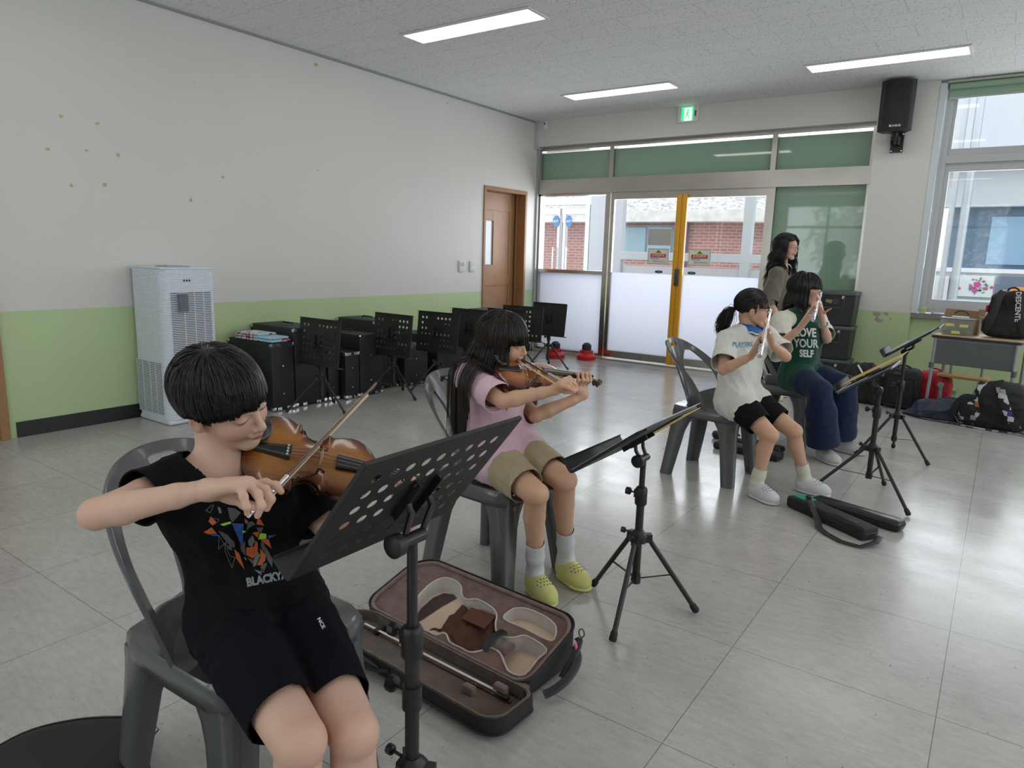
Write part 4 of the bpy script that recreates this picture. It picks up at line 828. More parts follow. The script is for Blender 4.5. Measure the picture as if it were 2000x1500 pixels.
q = MB(); q.tube([(3.70, -.16, 1.04), (3.705, -.16, 1.09), (3.70, -.155, 1.115)], [.03, .022, .005], 8, sq=(1, .3)); tag(q.build('paper_bag_corner', MATS['cardboard']), 'brown paper tip sticking up behind the top storage box', 'paper')
# ---------------------------------------------------------------- school desk and what stands on it
DR = math.radians(-20)
dk = thing('school_desk', 'school desk with pale wood top and grey modesty panel under the window', 'desk', (5.17, -.64, 0), DR*.55)
M_dtop = mat('desk_top_wood', (.50, .36, .22), .35, var=.08, vscale=14); M_dgrey = mat('desk_panel_grey', (.115, .12, .13), .45); M_dleg = mat('desk_leg_grey', (.30, .31, .33), .4)
MB().rbox((0, 0, .715), (.66, .45, .012), .02).build('desk_top', M_dtop, dk, smooth=40); MB().rbox((0, 0, .700), (.665, .455, .020), .02).build('edge_band', mat('edge_black', (.02, .02, .025), .4), dk, smooth=40)
MB().b2((-.30, -.19, .665), (.30, .19, .69)).build('drawer_tray', M_dleg, dk); MB().rbox((0, -.20, .565), (.585, .012, .205), .004).build('front_panel', M_dgrey, dk)
for sx in (-1, 1):
    q = MB(); q.tube([(sx*.30, -.20, .69), (sx*.30, -.20, .40), (sx*.31, -.20, .012)], .017, 12, sq=(1, .8)); q.build('leg', M_dleg, dk, smooth=40)
    q = MB(); q.tube([(sx*.30, .17, .69), (sx*.30, .17, .012)], .015, 12); q.build('leg', M_dleg, dk, smooth=40)
    q = MB(); q.tube([(sx*.305, -.2, .1), (sx*.305, .17, .1)], .011, 10); q.build('side_rail', M_dleg, dk, smooth=40); q = MB(); q.cyl((sx*.305, -.20, .42), (sx*.305, -.20, .47), .021); q.build('leg_collar', M_dgrey, dk, smooth=40)
MB().rbox((-.09, .02, .345), (.40, .20, .028), .02).build('foot_board', mat('board_orange', (.48, .26, .08), .4), dk, smooth=40)
for sx in (-.21, .03): q = MB(); q.cyl((sx, .05, .36), (sx, .05, .66), .010); q.build('board_strut', M_dleg, dk, smooth=40)
q = MB(); q.tube([(-.245, -.05, .25), (-.245, -.05, .01)], .016, 10); q.cyl((-.245, -.08, .26), (-.245, -.05, .26), .024); q.build('foot_post', M_dleg, dk, smooth=40)
M_kraft = mat('kraft', (.34, .20, .11), .7)
pb = thing('paper_bag', 'brown kraft carrier bag with black twisted handles behind the clear bin', 'paper bag', (5.00, -.56, .722), math.radians(-8))
q = MB(); q.add([(-.14, -.04, 0), (.14, -.04, 0), (.14, .05, 0), (-.14, .05, 0), (-.13, -.01, .215), (.135, -.01, .205), (.135, .02, .205), (-.13, .02, .215), (-.155, 0, .0), (.15, 0, 0)], [(0, 1, 5, 4), (1, 2, 6, 5), (2, 3, 7, 6), (3, 0, 4, 7), (0, 3, 2, 1)]); q.build('bag_body', M_kraft, pb)
q = MB(); q.tube(bez((-.055, -.03, .175), (-.03, -.035, .215), (.03, -.035, .215), (.055, -.03, .17)), .004, 6); q.build('handle', M_ink, pb, smooth=60)
cb = thing('clear_bin', 'clear lidded insect box with yellow labels and leaves inside', 'plastic box', (4.985, -.70, .722), math.radians(-6))
q = MB(); A = [(-.125, -.075), (.125, -.075), (.125, .075), (-.125, .075)]
q.add([(x*.92, y*.92, .004) for x, y in A]+[(x, y, .135) for x, y in A], [(0, 1, 5, 4), (1, 2, 6, 5), (2, 3, 7, 6), (3, 0, 4, 7), (0, 3, 2, 1)]); q.build('tub', mat('clear_tub', (.6, .65, .65), .1, alpha=.28), cb)
MB().rbox((0, 0, .142), (.27, .17, .014), .012).build('lid', mat('lid_clear', (.25, .28, .28), .15, alpha=.75), cb, smooth=40); MB().rbox((0.01, 0, .155), (.13, .05, .012), .006).build('lid_handle', mat('pale_plastic', (.60, .62, .65), .3), cb, smooth=40)
for x, z in ((-.05, .088), (.055, .084), (.0, .025)): MB().b2((x-.032, -.0765, z-.012), (x+.032, -.0745, z+.012)).build('yellow_label', mat('label_yellow', (.70, .66, .20), .6), cb)
for x in (-.06, .055): q = MB(); q.ball((x, 0, .03), (.055, .045, .022), 12); q.build('leaf_heap', mat('leaf_green', (.06, .15, .04), .6, bump=.8, bscale=60), cb, smooth=60)
t = thing('snack_cup', 'clear tub of yellow-green sponge pieces at the left end of the window sill', 'tub', (4.64, .035, .845)); q = MB(); q.lathe((0, 0, 0), [(.03, 0), (.044, .05)], n=14); q.build('cup', mat('clear_cup', (.8, .85, .8), .1, alpha=.3), t, smooth=40)
for x, y, z in ((-.012, 0, .02), (.014, -.006, .018), (.0, .008, .045), (.016, 0, .048)): MB().box((x, y, z), (.026, .026, .026), np.array(Matrix.Rotation(x*40, 3, 'Y'))).build('sponge_piece', mat('sponge', (.50, .66, .12), .8), t)
q = MB(); q.rbox((4.80, .02, .85), (.16, .03, .006), .01); tag(q.build('purple_ribbon', mat('purple', (.25, .12, .38), .6), smooth=40), 'purple ribbon lying on the granite window sill', 'ribbon')
# fire extinguishers by the corner
def extinguisher(x, y, lb):
    t = thing('fire_extinguisher', lb, 'fire extinguisher', (x, y, 0)); mr = mat('ext_red', (.55, .012, .012), .25); q = MB(); q.lathe((0, 0, 0), [(.11, 0), (.115, .01), (.115, .03), (.10, .045), (.088, .06), (.088, .10)], n=24); q.build('stand', mr, t, smooth=40)
    q = MB(); q.lathe((0, 0, .04), [(.06, 0), (.065, .02), (.065, .30), (.055, .34), (.02, .37), (.018, .39)], n=20); q.build('cylinder', mr, t, smooth=40); q = MB(); q.box((0, -.02, .44), (.02, .09, .015)); q.cyl((0, 0, .42), (0, 0, .45), .018); q.build('valve', M_blackp, t); q = MB(); q.tube(bez((.02, 0, .43), (.12, 0, .42), (.09, 0, .25), (.075, 0, .18)), .008, 8); q.build('hose', M_rub, t, smooth=60); return t
def low_ext(x, y, lb): 
    t = thing('extinguisher_stand', lb, 'stand', (x, y, 0)); q = MB(); q.lathe((0, 0, 0), [(.12, 0), (.125, .01), (.125, .05), (.10, .075), (.085, .085), (.085, .12), (.07, .125)], n=24); q.build('base', mat('ext_red', (.55, .012, .012), .25), t, smooth=40); q = MB(); q.lathe((0, 0, .125), [(.06, 0), (.06, .06), (.03, .09)], n=16); q.build('holder', M_blackp, t, smooth=40)
low_ext(.62, -.30, 'low red extinguisher stand left of the lone music stand'); low_ext(.98, -.12, 'low red extinguisher stand just behind the lone music stand')
# ================================================================ PEOPLE : implicit surface toolkit
class Field:
    def __init__(s): s.ops = []; s.disp = None
    def rc(s, a, b, ra, rb=None, k=.02, mode='u'):
        a = np.asarray(a, float); b = np.asarray(b, float); rb = ra if rb is None else rb
        def f(x, y, z):
            d = b-a; L2 = float(d@d)+1e-12; px, py, pz = x-a[0], y-a[1], z-a[2]; t = np.clip((px*d[0]+py*d[1]+pz*d[2])/L2, 0, 1)
            return np.sqrt((px-t*d[0])**2+(py-t*d[1])**2+(pz-t*d[2])**2)-(ra+(rb-ra)*t)
        m = max(ra, rb); s.ops.append((f, np.minimum(a, b)-m, np.maximum(a, b)+m, k, mode)); return s
    def el(s, c, r, R=None, k=.02, mode='u'):
        c = np.asarray(c, float); r = np.asarray(r, float)*np.ones(3); R = np.eye(3) if R is None else np.asarray(R)
        def f(x, y, z):
            px, py, pz = x-c[0], y-c[1], z-c[2]; q = [px*R[0, i]+py*R[1, i]+pz*R[2, i] for i in range(3)]
            k0 = np.sqrt(sum((q[i]/r[i])**2 for i in range(3))+1e-12); k1 = np.sqrt(sum((q[i]/r[i]**2)**2 for i in range(3))+1e-12)
            return k0*(k0-1)/k1
        e = np.abs(R)@r; s.ops.append((f, c-e, c+e, k, mode)); return s
    def cut(s, p, n, k=.004):
        """remove the side the normal n points to"""
        p = np.asarray(p, float); n = nrm(n)
        s.ops.append((lambda x, y, z: (x-p[0])*n[0]+(y-p[1])*n[1]+(z-p[2])*n[2], None, None, k, 'i')); return s
    def grid(s, lo, hi, h):
        lo = np.asarray(lo, float); hi = np.asarray(hi, float); n = np.maximum(2, np.ceil((hi-lo)/h).astype(int)+1)
        ax = [(lo[i]+h*np.arange(n[i])).astype(np.float32) for i in range(3)]; D = np.full(tuple(n), .5, np.float32)
        for f, a, b, k, mode in s.ops:
            if a is None: sl = (slice(None),)*3
            else:
                m = k+4*h+.012; i0 = np.clip(np.floor((a-m-lo)/h).astype(int), 0, n); i1 = np.clip(np.ceil((b+m-lo)/h).astype(int)+1, 0, n)
                if (i1 <= i0).any(): continue
                sl = tuple(slice(int(p), int(q)) for p, q in zip(i0, i1))
            d = f(ax[0][sl[0]][:, None, None], ax[1][sl[1]][None, :, None], ax[2][sl[2]][None, None, :]).astype(np.float32)
            D[sl] = comb(D[sl], d, k, mode)
        if s.disp is not None:
            D += s.disp(ax[0][:, None, None], ax[1][None, :, None], ax[2][None, None, :]).astype(np.float32)
        return D
    def pts(s, P):
        x, y, z = P[..., 0], P[..., 1], P[..., 2]; D = np.full(x.shape, .5)
        for f, a, b, k, mode in s.ops: D = comb(D, f(x, y, z), k, mode)
        return D
    def grad(s, P, e=.002):
        g = np.stack([s.pts(P+np.eye(3)[i]*e)-s.pts(P-np.eye(3)[i]*e) for i in range(3)], -1); return g/(np.linalg.norm(g, axis=-1, keepdims=True)+1e-9)
def comb(A, B, k, mode):
    if mode == 'u': h = np.clip(k-np.abs(A-B), 0, None)/k; return np.minimum(A, B)-h*h*k*.25
    if mode == 's': B = -B
    h = np.clip(k-np.abs(A-B), 0, None)/k; return np.maximum(A, B)+h*h*k*.25
def surfnets(D, lo, h):
    s = D < 0; n = np.array(D.shape); c = np.zeros(tuple(n-1), np.int8)
    for i in (0, 1):
        for j in (0, 1):
            for k in (0, 1): c += s[i:n[0]-1+i, j:n[1]-1+j, k:n[2]-1+k]
    act = (c > 0) & (c < 8); I, J, K = np.nonzero(act); ids = np.full(tuple(n-1), -1, np.int32); ids[I, J, K] = np.arange(len(I))
    acc = np.zeros((len(I), 3)); cnt = np.zeros(len(I)); co = [(i, j, k) for i in (0, 1) for j in (0, 1) for k in (0, 1)]
    V_ = {o: D[I+o[0], J+o[1], K+o[2]] for o in co}
    for a in co:
        for ax in range(3):
            if a[ax] == 0:
                b = list(a); b[ax] = 1; b = tuple(b); da, db = V_[a], V_[b]; m = (da < 0) != (db < 0); t = np.where(m, da/(da-db+1e-12), 0)
                p = np.array(a, float)[None, :].repeat(len(I), 0); p[:, ax] += t; acc[m] += p[m]; cnt[m] += 1
    P = (acc/cnt[:, None]+np.stack([I, J, K], 1))*h+np.asarray(lo)
    F = []
    for ax in range(3):
        sl0 = [slice(None)]*3; sl1 = [slice(None)]*3; sl0[ax] = slice(0, -1); sl1[ax] = slice(1, None)
        e = s[tuple(sl0)] != s[tuple(sl1)]; i, j, k = np.nonzero(e); q = np.stack([i, j, k], 1); o1, o2 = [(1, 2), (2, 0), (0, 1)][ax]
        ok = (q[:, o1] > 0) & (q[:, o2] > 0) & (q[:, o1] < n[o1]-1) & (q[:, o2] < n[o2]-1); q = q[ok]
        def g(d1, d2): r = q.copy(); r[:, o1] += d1; r[:, o2] += d2; return ids[r[:, 0], r[:, 1], r[:, 2]]
        f = np.stack([g(-1, -1), g(0, -1), g(0, 0), g(-1, 0)], 1); fl = s[q[:, 0], q[:, 1], q[:, 2]]; f[~fl] = f[~fl][:, ::-1]; F.append(f)
    return P, np.concatenate(F)
def mesh_np(name, P, F, mats, parent=None, smooth=True, col=None):
    me = bpy.data.meshes.new(name); me.vertices.add(len(P)); me.vertices.foreach_set('co', np.asarray(P, np.float32).ravel())
    F = np.asarray(F); k = F.shape[1]; me.loops.add(len(F)*k); me.loops.foreach_set('vertex_index', F.astype(np.int32).ravel())
    me.polygons.add(len(F)); me.polygons.foreach_set('loop_start', (np.arange(len(F))*k).astype(np.int32)); 
    me.update(calc_edges=True); me.validate()
    if smooth: me.polygons.foreach_set('use_smooth', np.ones(len(me.polygons), bool))
    if col is not None:
        a = me.color_attributes.new('Col', 'FLOAT_COLOR', 'POINT'); c = np.ones((len(P), 4), np.float32); c[:, :3] = col; a.data.foreach_set('color', c.ravel())
    me.materials.append(mats); o = bpy.data.objects.new(name, me); COL.objects.link(o)
    if parent: o.parent = parent
    return o
def field_mesh(fd, lo, hi, h, relax=1):
    D = fd.grid(lo, hi, h); return surfnets(D, lo, h)
def trim(P, F, gs, h):
    """drop faces where any cut function is > 0 and snap the rim onto the cut"""
    C = P[F].mean(1); keep = np.ones(len(F), bool)
    for g in gs: keep &= g(C) < 0
    F = F[keep]; e = 1e-4
    cnt = np.bincount(F.ravel(), minlength=len(P)); rim = (cnt > 0) & (cnt < 4)
    for g in gs:
        v = g(P); m = rim & (np.abs(v) < h*1.2)
        if not m.any(): continue
        Q = P[m]; gr = np.stack([(g(Q+np.eye(3)[i]*e)-g(Q-np.eye(3)[i]*e))/(2*e) for i in range(3)], 1); v = g(Q); n2 = (gr**2).sum(1)+1e-6
        P[m] = Q-np.clip(v/n2, -h, h)[:, None]*gr
    used = np.unique(F); mp = np.full(len(P), -1); mp[used] = np.arange(len(used)); return P[used], mp[F]
def folds(seed, amp, sc, stretch=(1, 1, 1), R=None):
    rr = np.random.RandomState(seed); W_ = [(rr.normal(size=3)*sc/np.array(stretch), rr.uniform(0, 6.28), rr.normal(size=3)*sc*.5, rr.uniform(0, 6.28)) for _ in range(5)]
    def f(x, y, z):
        t = 0
        for w, ph, w2, p2 in W_:
            u = w[0]*x+w[1]*y+w[2]*z+ph+1.3*np.sin(w2[0]*x+w2[1]*y+w2[2]*z+p2); s_ = np.sin(u); t = t+(1-np.abs(s_))**2*1.6-.6
        return -amp*t/3
    return f
SKIN = (.62, .38, .27)
def head_ops(fd, C, R, H, slim=1.):
    L = lambda x, y, z: C+R@(np.array([x, y, z])*H)
    E = lambda c, r, k, m='u', Rr=None: fd.el(L(*c), np.array(r)*H, R if Rr is None else R@Rr, k*H, m)
    E((0, -.07, .13), (.345*slim, .41, .365), .05); E((0, .12, -.10), (.275*slim, .275, .33), .10)
    for s in (-1, 1):
        fd.rc(L(s*.215*slim, .0, -.19), L(s*.06, .26, -.42), .075*H, .060*H, .08*H); E((s*.155*slim, .235, -.15), (.115, .11, .12), .08)
    E((0, .285, -.42), (.085, .075, .065), .08)
    E((0, .19, .13), (.25*slim, .20, .20), .10)
    for s in (-1, 1): E((s*.135, .425, .0), (.085, .055, .05), .05, 's')
    for s in (-1, 1): E((s*.13, .335, -.004), (.072, .052, .05), .02)
    for s in (-1, 1): fd.rc(L(s*.05, .375, .085), L(s*.20*slim, .31, .085), .028*H, .022*H, .06*H)
    fd.rc(L(0, .385, .03), L(0, .455, -.135), .024*H, .036*H, .045*H); E((0, .452, -.148), (.045, .042, .034), .03)
    for s in (-1, 1): E((s*.05, .415, -.158), (.030, .036, .026), .022)
    E((0, .39, -.235), (.10, .045, .05), .06)
    fd.rc(L(-.065, .385, -.252), L(.0, .423, -.246), .016*H, .021*H, .02*H); fd.rc(L(.065, .385, -.252), L(.0, .423, -.246), .016*H, .021*H, .02*H)
    fd.rc(L(-.055, .385, -.288), L(.055, .385, -.288), .018*H, .018*H, .02*H); E((0, .408, -.29), (.04, .022, .022), .02)
    E((0, .44, -.268), (.085, .03, .0055), .012, 's')
    for s in (-1, 1):
        E((s*.362*slim, -.02, -.07), (.036, .078, .120), .02); E((s*.400*slim, .0, -.06), (.024, .045, .075), .02, 's'); E((s*.34*slim, .015, -.145), (.025, .035, .04), .02)
def head_color(P, C, R, H, skin, blush=1., eyes='open', brow=True, brow_c=(.03, .022, .02)):
    q = (P-C)@R/H; x, y, z = q[:, 0], q[:, 1], q[:, 2]; c = np.tile(np.array(skin), (len(P), 1)); ax = np.abs(x)
    near = (np.abs(x) < .5) & (np.abs(y) < .62) & (z > -.62) & (z < .62)
    def mix(col, m, a):
        nonlocal c
        w = (np.clip(m, 0, 1)*a*near)[:, None]; c = c*(1-w)+np.array(col)*w
    mix((.66, .28, .20), np.exp(-(((ax-.17)/.09)**2+((z+.14)/.09)**2)*.9)*(y > .1), .45*blush)
    mix((.60, .26, .20), np.exp(-((ax/.05)**2+((z+.15)/.05)**2))*(y > .4), .35*blush)
    lip = 1.3-((x/.088)**2+((z+.268)/.034)**2); mix((.52, .16, .14), np.clip(lip, 0, 1)*(y > .34), .85)
    mix((.18, .05, .05), np.exp(-((x/.085)**4+((z+.267)/.006)**2))*(y > .34), .8)
    mix((.55, .25, .19), np.exp(-(((ax-.36)/.06)**2+((z+.06)/.1)**2))*(np.abs(y) < .1), .5)
    if brow: mix(brow_c, np.clip(1.6-(((ax-.135)/.085)**4+((z-.105+.25*(ax-.13)**2*4)/.016)**2), 0, 1)*(y > .2), .8)
    if eyes == 'open':
        mix((.78, .76, .74), np.clip(2-2*(((ax-.13)/.060)**2+((z-.0)/.024)**2), 0, 1)*(y > .25), .95)
        mix((.02, .012, .01), np.clip(2.4-2*(((ax-.13)/.026)**2+((z-.0)/.026)**2), 0, 1)*(y > .25), 1)
        mix((.02, .015, .015), np.exp(-(((ax-.13)/.068)**4+((z-.022+1.2*(ax-.13)**2*4)/.009)**2))*(y > .25), .95)
    else:
        mix((.02, .015, .015), np.exp(-(((ax-.13)/.070)**4+((z+.02-3.5*(ax-.13)**2)/.012)**2))*(y > .25), 1.)
        mix((.45, .25, .19), np.exp(-(((ax-.13)/.075)**4+((z-.03)/.008)**2))*(y > .25), .4)
    return c, q
def skin_mat(name='skin'):
    if name in MATS: return MATS[name]
    m = mat(name, SKIN, .48, 0, .4, bump=.06, bscale=220, vcol='Col', sss=.12); return m
M_skin = skin_mat()
def cloth(name, col, rough=.85, sheen=.2, var=.04): return mat(name, col, rough, 0, .12, bump=.12, bscale=700, var=var, vscale=25, sheen=sheen)
M_hair = mat('black_hair', (.012, .010, .010), .36, 0, .55)
M_hairb = mat('dark_brown_hair', (.022, .015, .012), .36, 0, .55)
def hand_ops(fd, wrist, palm, fingers, s, k=.006):
    """palm: list of MCP points (index..little); fingers: 4 chains + thumb chain, each list of points"""
    w = np.asarray(wrist, float); M_ = [np.asarray(p, float) for p in palm]
    for i, m in enumerate(M_): fd.rc(w+(m-w)*.12, m, .0125*s, .0098*s, .014)
    for i in range(3): fd.rc(w+(M_[i]-w)*.55, M_[i+1], .011*s, .0095*s, .012)
    for c, fg in enumerate(fingers):
        fg = [np.asarray(p, float) for p in fg]; r0 = [.0088, .0092, .0086, .0074, .0105][c]*s
        for i in range(len(fg)-1): fd.rc(fg[i], fg[i+1], r0*(1-.10*i), r0*(1-.10*(i+1)), k)
    th = np.asarray(fingers[4][0], float); fd.rc(w+(th-w)*.3, th, .014*s, .0135*s, .016)
def limb_chain(fd, pts, rs, k=.02):
    for i in range(len(pts)-1): fd.rc(pts[i], pts[i+1], rs[i], rs[i+1], k)
def lerp(a, b, t): return np.asarray(a, float)*(1-t)+np.asarray(b, float)*t
def body_field(S):
    fd = Field(); s = S['s']; C, R, H = S['head'], S['R'], S['H']
    head_ops(fd, C, R, H, S.get('slim', 1.))
    nb = S['neck']; hb = C+R@(np.array([0, -.17, -.24])*H)
    fd.rc(nb, hb, .046*s, .042*s, .018)
    lat = nrm(S['sh'][0]-S['sh'][1]); hl = nrm(S['hip'][0]-S['hip'][1]); ch, pe = S['chest'], S['pel']; wa = lerp(ch, pe, .55); tk = S.get('shrink', 0)
    hw = S.get('hw', 1.); fd.rc(S['hip'][0], S['hip'][1], (.078*s-tk)*hw, None, .03); 
    for e in (-1, 1):
        fd.rc(pe+hl*e*.05*s*hw, wa+hl*e*.04*s*hw, (.082*s-tk)*hw, (.072*s-tk)*hw, .04); fd.rc(wa+hl*e*.04*s*hw, ch+lat*e*.055*s, (.072*s-tk)*hw, .080*s-tk, .04); fd.rc(ch+lat*e*.055*s, lerp(nb, S['sh'][0 if e > 0 else 1], .45), .080*s-tk, .045*s-tk, .04)
    for i in (0, 1): fd.rc(nb, S['sh'][i], .038*s-tk, .040*s-tk, .03)
    for i in (0, 1):
        a, b, w = S['sh'][i], S['el'][i], S['wr'][i]; d = nrm(w-b)
        ar = S.get('arm', .92)*s; limb_chain(fd, [a, lerp(a, b, .45), b, lerp(b, w, .25), lerp(b, w, .75), w], [.042*s, .038*ar, .032*ar, .034*ar, .025*ar, .0215*ar], .010)
        if S.get('hands') and S['hands'][i] is not None: hand_ops(fd, w, *S['hands'][i], s)
    for i in (0, 1):
        a, b, w = S['hip'][i], S['kn'][i], S['an'][i]
        fd.rc(a, lerp(a, b, .5), (.078*s-tk)*hw, .064*s-tk*.5, .015); fd.rc(lerp(a, b, .5), b, .064*s-tk*.5, .050*s, .006)
        bk = nrm(np.cross(np.cross(w-b, a-b), w-b)); fw_ = -bk
        fd.el(b+nrm(b-a)*.010*s+V(0, 0, .004), .046*s, None, .006)
        limb_chain(fd, [b, lerp(b, w, .3)+bk*.010*s, lerp(b, w, .7), w], [.045*s, .046*s, .033*s, .029*s], .006)
        t = S['toe'][i]; fd.rc(w+V(0, 0, -.02), t, .030*s, .026*s, .02); fd.rc(w, w*V(1, 1, 0)+V(0, 0, .03)-nrm((t-w)*V(1, 1, 0))*.02, .028*s, .028*s, .02)
    return fd
def build_body(S, parent, h=.005):
    fd = body_field(S); pts = np.array([S['head'], S['neck'], *S['sh'], *S['el'], *S['wr'], *S['hip'], *S['kn'], *S['an'], *S['toe']]); lo = pts.min(0)-.17; hi = pts.max(0)+.17; lo[2] = max(lo[2], -.01); hi[2] = S['head'][2]+S['H']*.75
    boxes = S.get('fine', []); P, F = field_mesh(fd, lo, hi, h)
    allP, allF, off = [], [], 0
    def inb(C, b, m): return np.all((C > b[0]+m) & (C < b[1]-m), axis=1)
    keep = np.ones(len(F), bool); C = P[F].mean(1)
    for b in boxes: keep &= ~inb(C, (np.array(b[0]), np.array(b[1])), h*.9)
    parts = [(P, F[keep])]
    for b in boxes: parts.append(field_mesh(fd, b[0], b[1], b[2]))
    for p, f in parts: allP.append(p); allF.append(f+off); off += len(p)
    P = np.concatenate(allP); F = np.concatenate(allF)
    c, q = head_color(P, S['head'], S['R'], S['H'], S.get('skin', SKIN), S.get('blush', 1.), S.get('eyes', 'open'))
    sc = S['scalp'](q)
    m = sc > 0; c[m] = (.012, .010, .010)
    for kn in S['kn']: w = np.exp(-(np.linalg.norm(P-(kn+V(0.02, 0, 0)), axis=1)/.045)**2)[:, None]*.35; c = c*(1-w)+np.array((.62, .27, .20))*w
    for el in S['el']: w = np.exp(-(np.linalg.norm(P-el, axis=1)/.035)**2)[:, None]*.35; c = c*(1-w)+np.array((.62, .28, .21))*w
    for i in (0, 1):
        if S.get('hands') and S['hands'][i] is not None:
            for fg in S['hands'][i][1]:
                w = np.exp(-(np.linalg.norm(P-np.asarray(fg[-1], float), axis=1)/.009)**2)[:, None]*.4; c = c*(1-w)+np.array((.68, .30, .24))*w
    return mesh_np('body', P, F, M_skin, parent, col=c), fd
def scalp_default(q):
    x, y, z = q[:, 0], q[:, 1], q[:, 2]; r = (x/.36)**2+((y+.07)/.43)**2+((z-.13)/.38)**2
    front = np.where(y > .1, z-(.30-.25*np.abs(x)*0), z+.10+(y > -.08)*(.22)); return np.where((r < 1.12) & (r > .5) & (z > -.3), np.minimum(front, .5), -1)
def strands(name, P, r, m, parent, sides=3, taper=True):
    """P (N,K,3) polylines -> thin tubes in one mesh"""
    N, K, _ = P.shape; T = np.gradient(P, axis=1); T /= np.linalg.norm(T, axis=2, keepdims=True)+1e-9
    ref = np.array([.31, .53, .79]); A = np.cross(T, ref); A /= np.linalg.norm(A, axis=2, keepdims=True)+1e-9; B = np.cross(T, A)
    rad = (r[:, None] if hasattr(r, 'shape') else r)*(np.ones(K) if not taper else np.interp(np.linspace(0, 1, K), [0, .15, .75, 1], [.6, 1, .8, .12]))[None, :]*np.ones((N, 1))
    a = 2*PI*np.arange(sides)/sides; Q = P[:, :, None, :]+rad[:, :, None, None]*(A[:, :, None, :]*np.cos(a)[None, None, :, None]+B[:, :, None, :]*np.sin(a)[None, None, :, None])
    base = (np.arange(N)*K*sides)[:, None, None]+(np.arange(K-1)*sides)[None, :, None]; k = np.arange(sides)[None, None, :]; k2 = (k+1) % sides
    F = np.stack([base+k, base+k2, base+sides+k2, base+sides+k], -1).reshape(-1, 4)
    return mesh_np(name, Q.reshape(-1, 3), F, m, parent)
def trace_hair(S, coll, n, seed, length, steps, whorl=(0, -.45, .9), gravity=(.3, 2.2), hairline=.30, lift=(.008, .020), cut=None, wave=0., part=0., cling=.6, clz=-.15):
    rr = np.random.RandomState(seed); C, R, H = S['head'], S['R'], S['H']; wh = nrm(whorl)
    d = rr.normal(size=(n*4, 3)); d /= np.linalg.norm(d, axis=1, keepdims=True)
    ok = (d[:, 2] > -.35) & ~((d[:, 1] > .25) & (d[:, 2] < hairline+.1)) & ~((d[:, 1] > -.2) & (d[:, 2] < -.02)); d = d[ok][:n]; n = len(d)
    ctr = np.array([0, -.07, .13]); rad = np.array([.355, .42, .375]); lf = rr.uniform(lift[0], lift[1], n)
    p = (ctr+d*rad)*H; p = C+p@R.T; out = (d/rad); out /= np.linalg.norm(out, axis=1, keepdims=True); out = out@R.T; p = p+out*lf[:, None]*.6
    W_ = R@wh; 
    ln = length*rr.uniform(.86, 1.0, n) if np.isscalar(length) else length(d, rr); P = [p]; st = ln/steps; alive = np.ones(n, bool); rnd = rr.normal(size=(n, 3))*.05; ph = rr.uniform(0, .8, n)+np.arctan2(d[:, 0], d[:, 1])*3
    for i in range(steps):
        t = i/steps; g = gravity[0]+(gravity[1]-gravity[0])*min(1, t*2.2)
        rel = p-C; rl = rel/(np.linalg.norm(rel, axis=1, keepdims=True)+1e-9); aw = rl-W_*(rl@W_)[:, None]; 
        if part: 
            sx = np.sign(((rel@R)[:, 0]-part*H*.2)); aw = aw*.4+(R[:, 0]*1.0)[None, :]*sx[:, None]*.9+(-R[:, 1])[None, :]*.25*(t < .3)
        aw /= np.linalg.norm(aw, axis=1, keepdims=True)+1e-9; v = aw*max(0, 1-t*1.6)+np.array([0, 0, -g])+rnd
        if wave: v = v+wave*(np.sin(ph+i*.85)[:, None]*R[:, 0]+np.cos(ph*1.3+i*.8)[:, None]*R[:, 1])
        v /= np.linalg.norm(v, axis=1, keepdims=True)+1e-9; q = p+v*st[:, None]
        for _ in range(2):
            dd = coll.pts(q); m = dd < lf
            if m.any(): q[m] += (lf[m]-dd[m])[:, None]*coll.grad(q[m])
            if cling:
                m2 = (dd > lf) & (((q-C)@R/H)[:, 2] > clz)
                if m2.any(): q[m2] -= cling*(dd[m2]-lf[m2])[:, None]*coll.grad(q[m2])
        if cut is not None:
            loc = (q-C)@R/H; alive = alive & ~cut(loc); q[~alive] = p[~alive]+v[~alive]*1e-4
        p = q; P.append(p)
    return np.stack(P, 1)
def coll_field(S, extra=None):
    fd = Field(); C, R, H = S['head'], S['R'], S['H']; L = lambda x, y, z: C+R@(np.array([x, y, z])*H)
    fd.el(L(0, -.07, .13), np.array([.345, .41, .365])*H, R, .05*H); fd.el(L(0, .12, -.12), np.array([.28, .29, .34])*H, R, .1*H); s = S['s']; tk = .022
    fd.rc(S['neck'], L(0, -.1, -.3), .05*s, .046*s, .03); lat = nrm(S['sh'][0]-S['sh'][1])
    for e in (-1, 1): fd.rc(S['pel']+lat*e*.05*s, S['chest']+lat*e*.055*s, .085*s+tk*.6, .085*s+tk*.6, .04); fd.rc(S['chest']+lat*e*.055*s, lerp(S['neck'], S['sh'][0 if e > 0 else 1], .45), .085*s+tk*.6, .05*s+tk*.5, .04)
    for i in (0, 1): fd.rc(S['neck'], S['sh'][i], .040*s+tk*.5, .046*s+tk*.6, .03); fd.rc(S['sh'][i], S['el'][i], .045*s+tk*.6, .04*s+tk*.6, .02)
    return fd
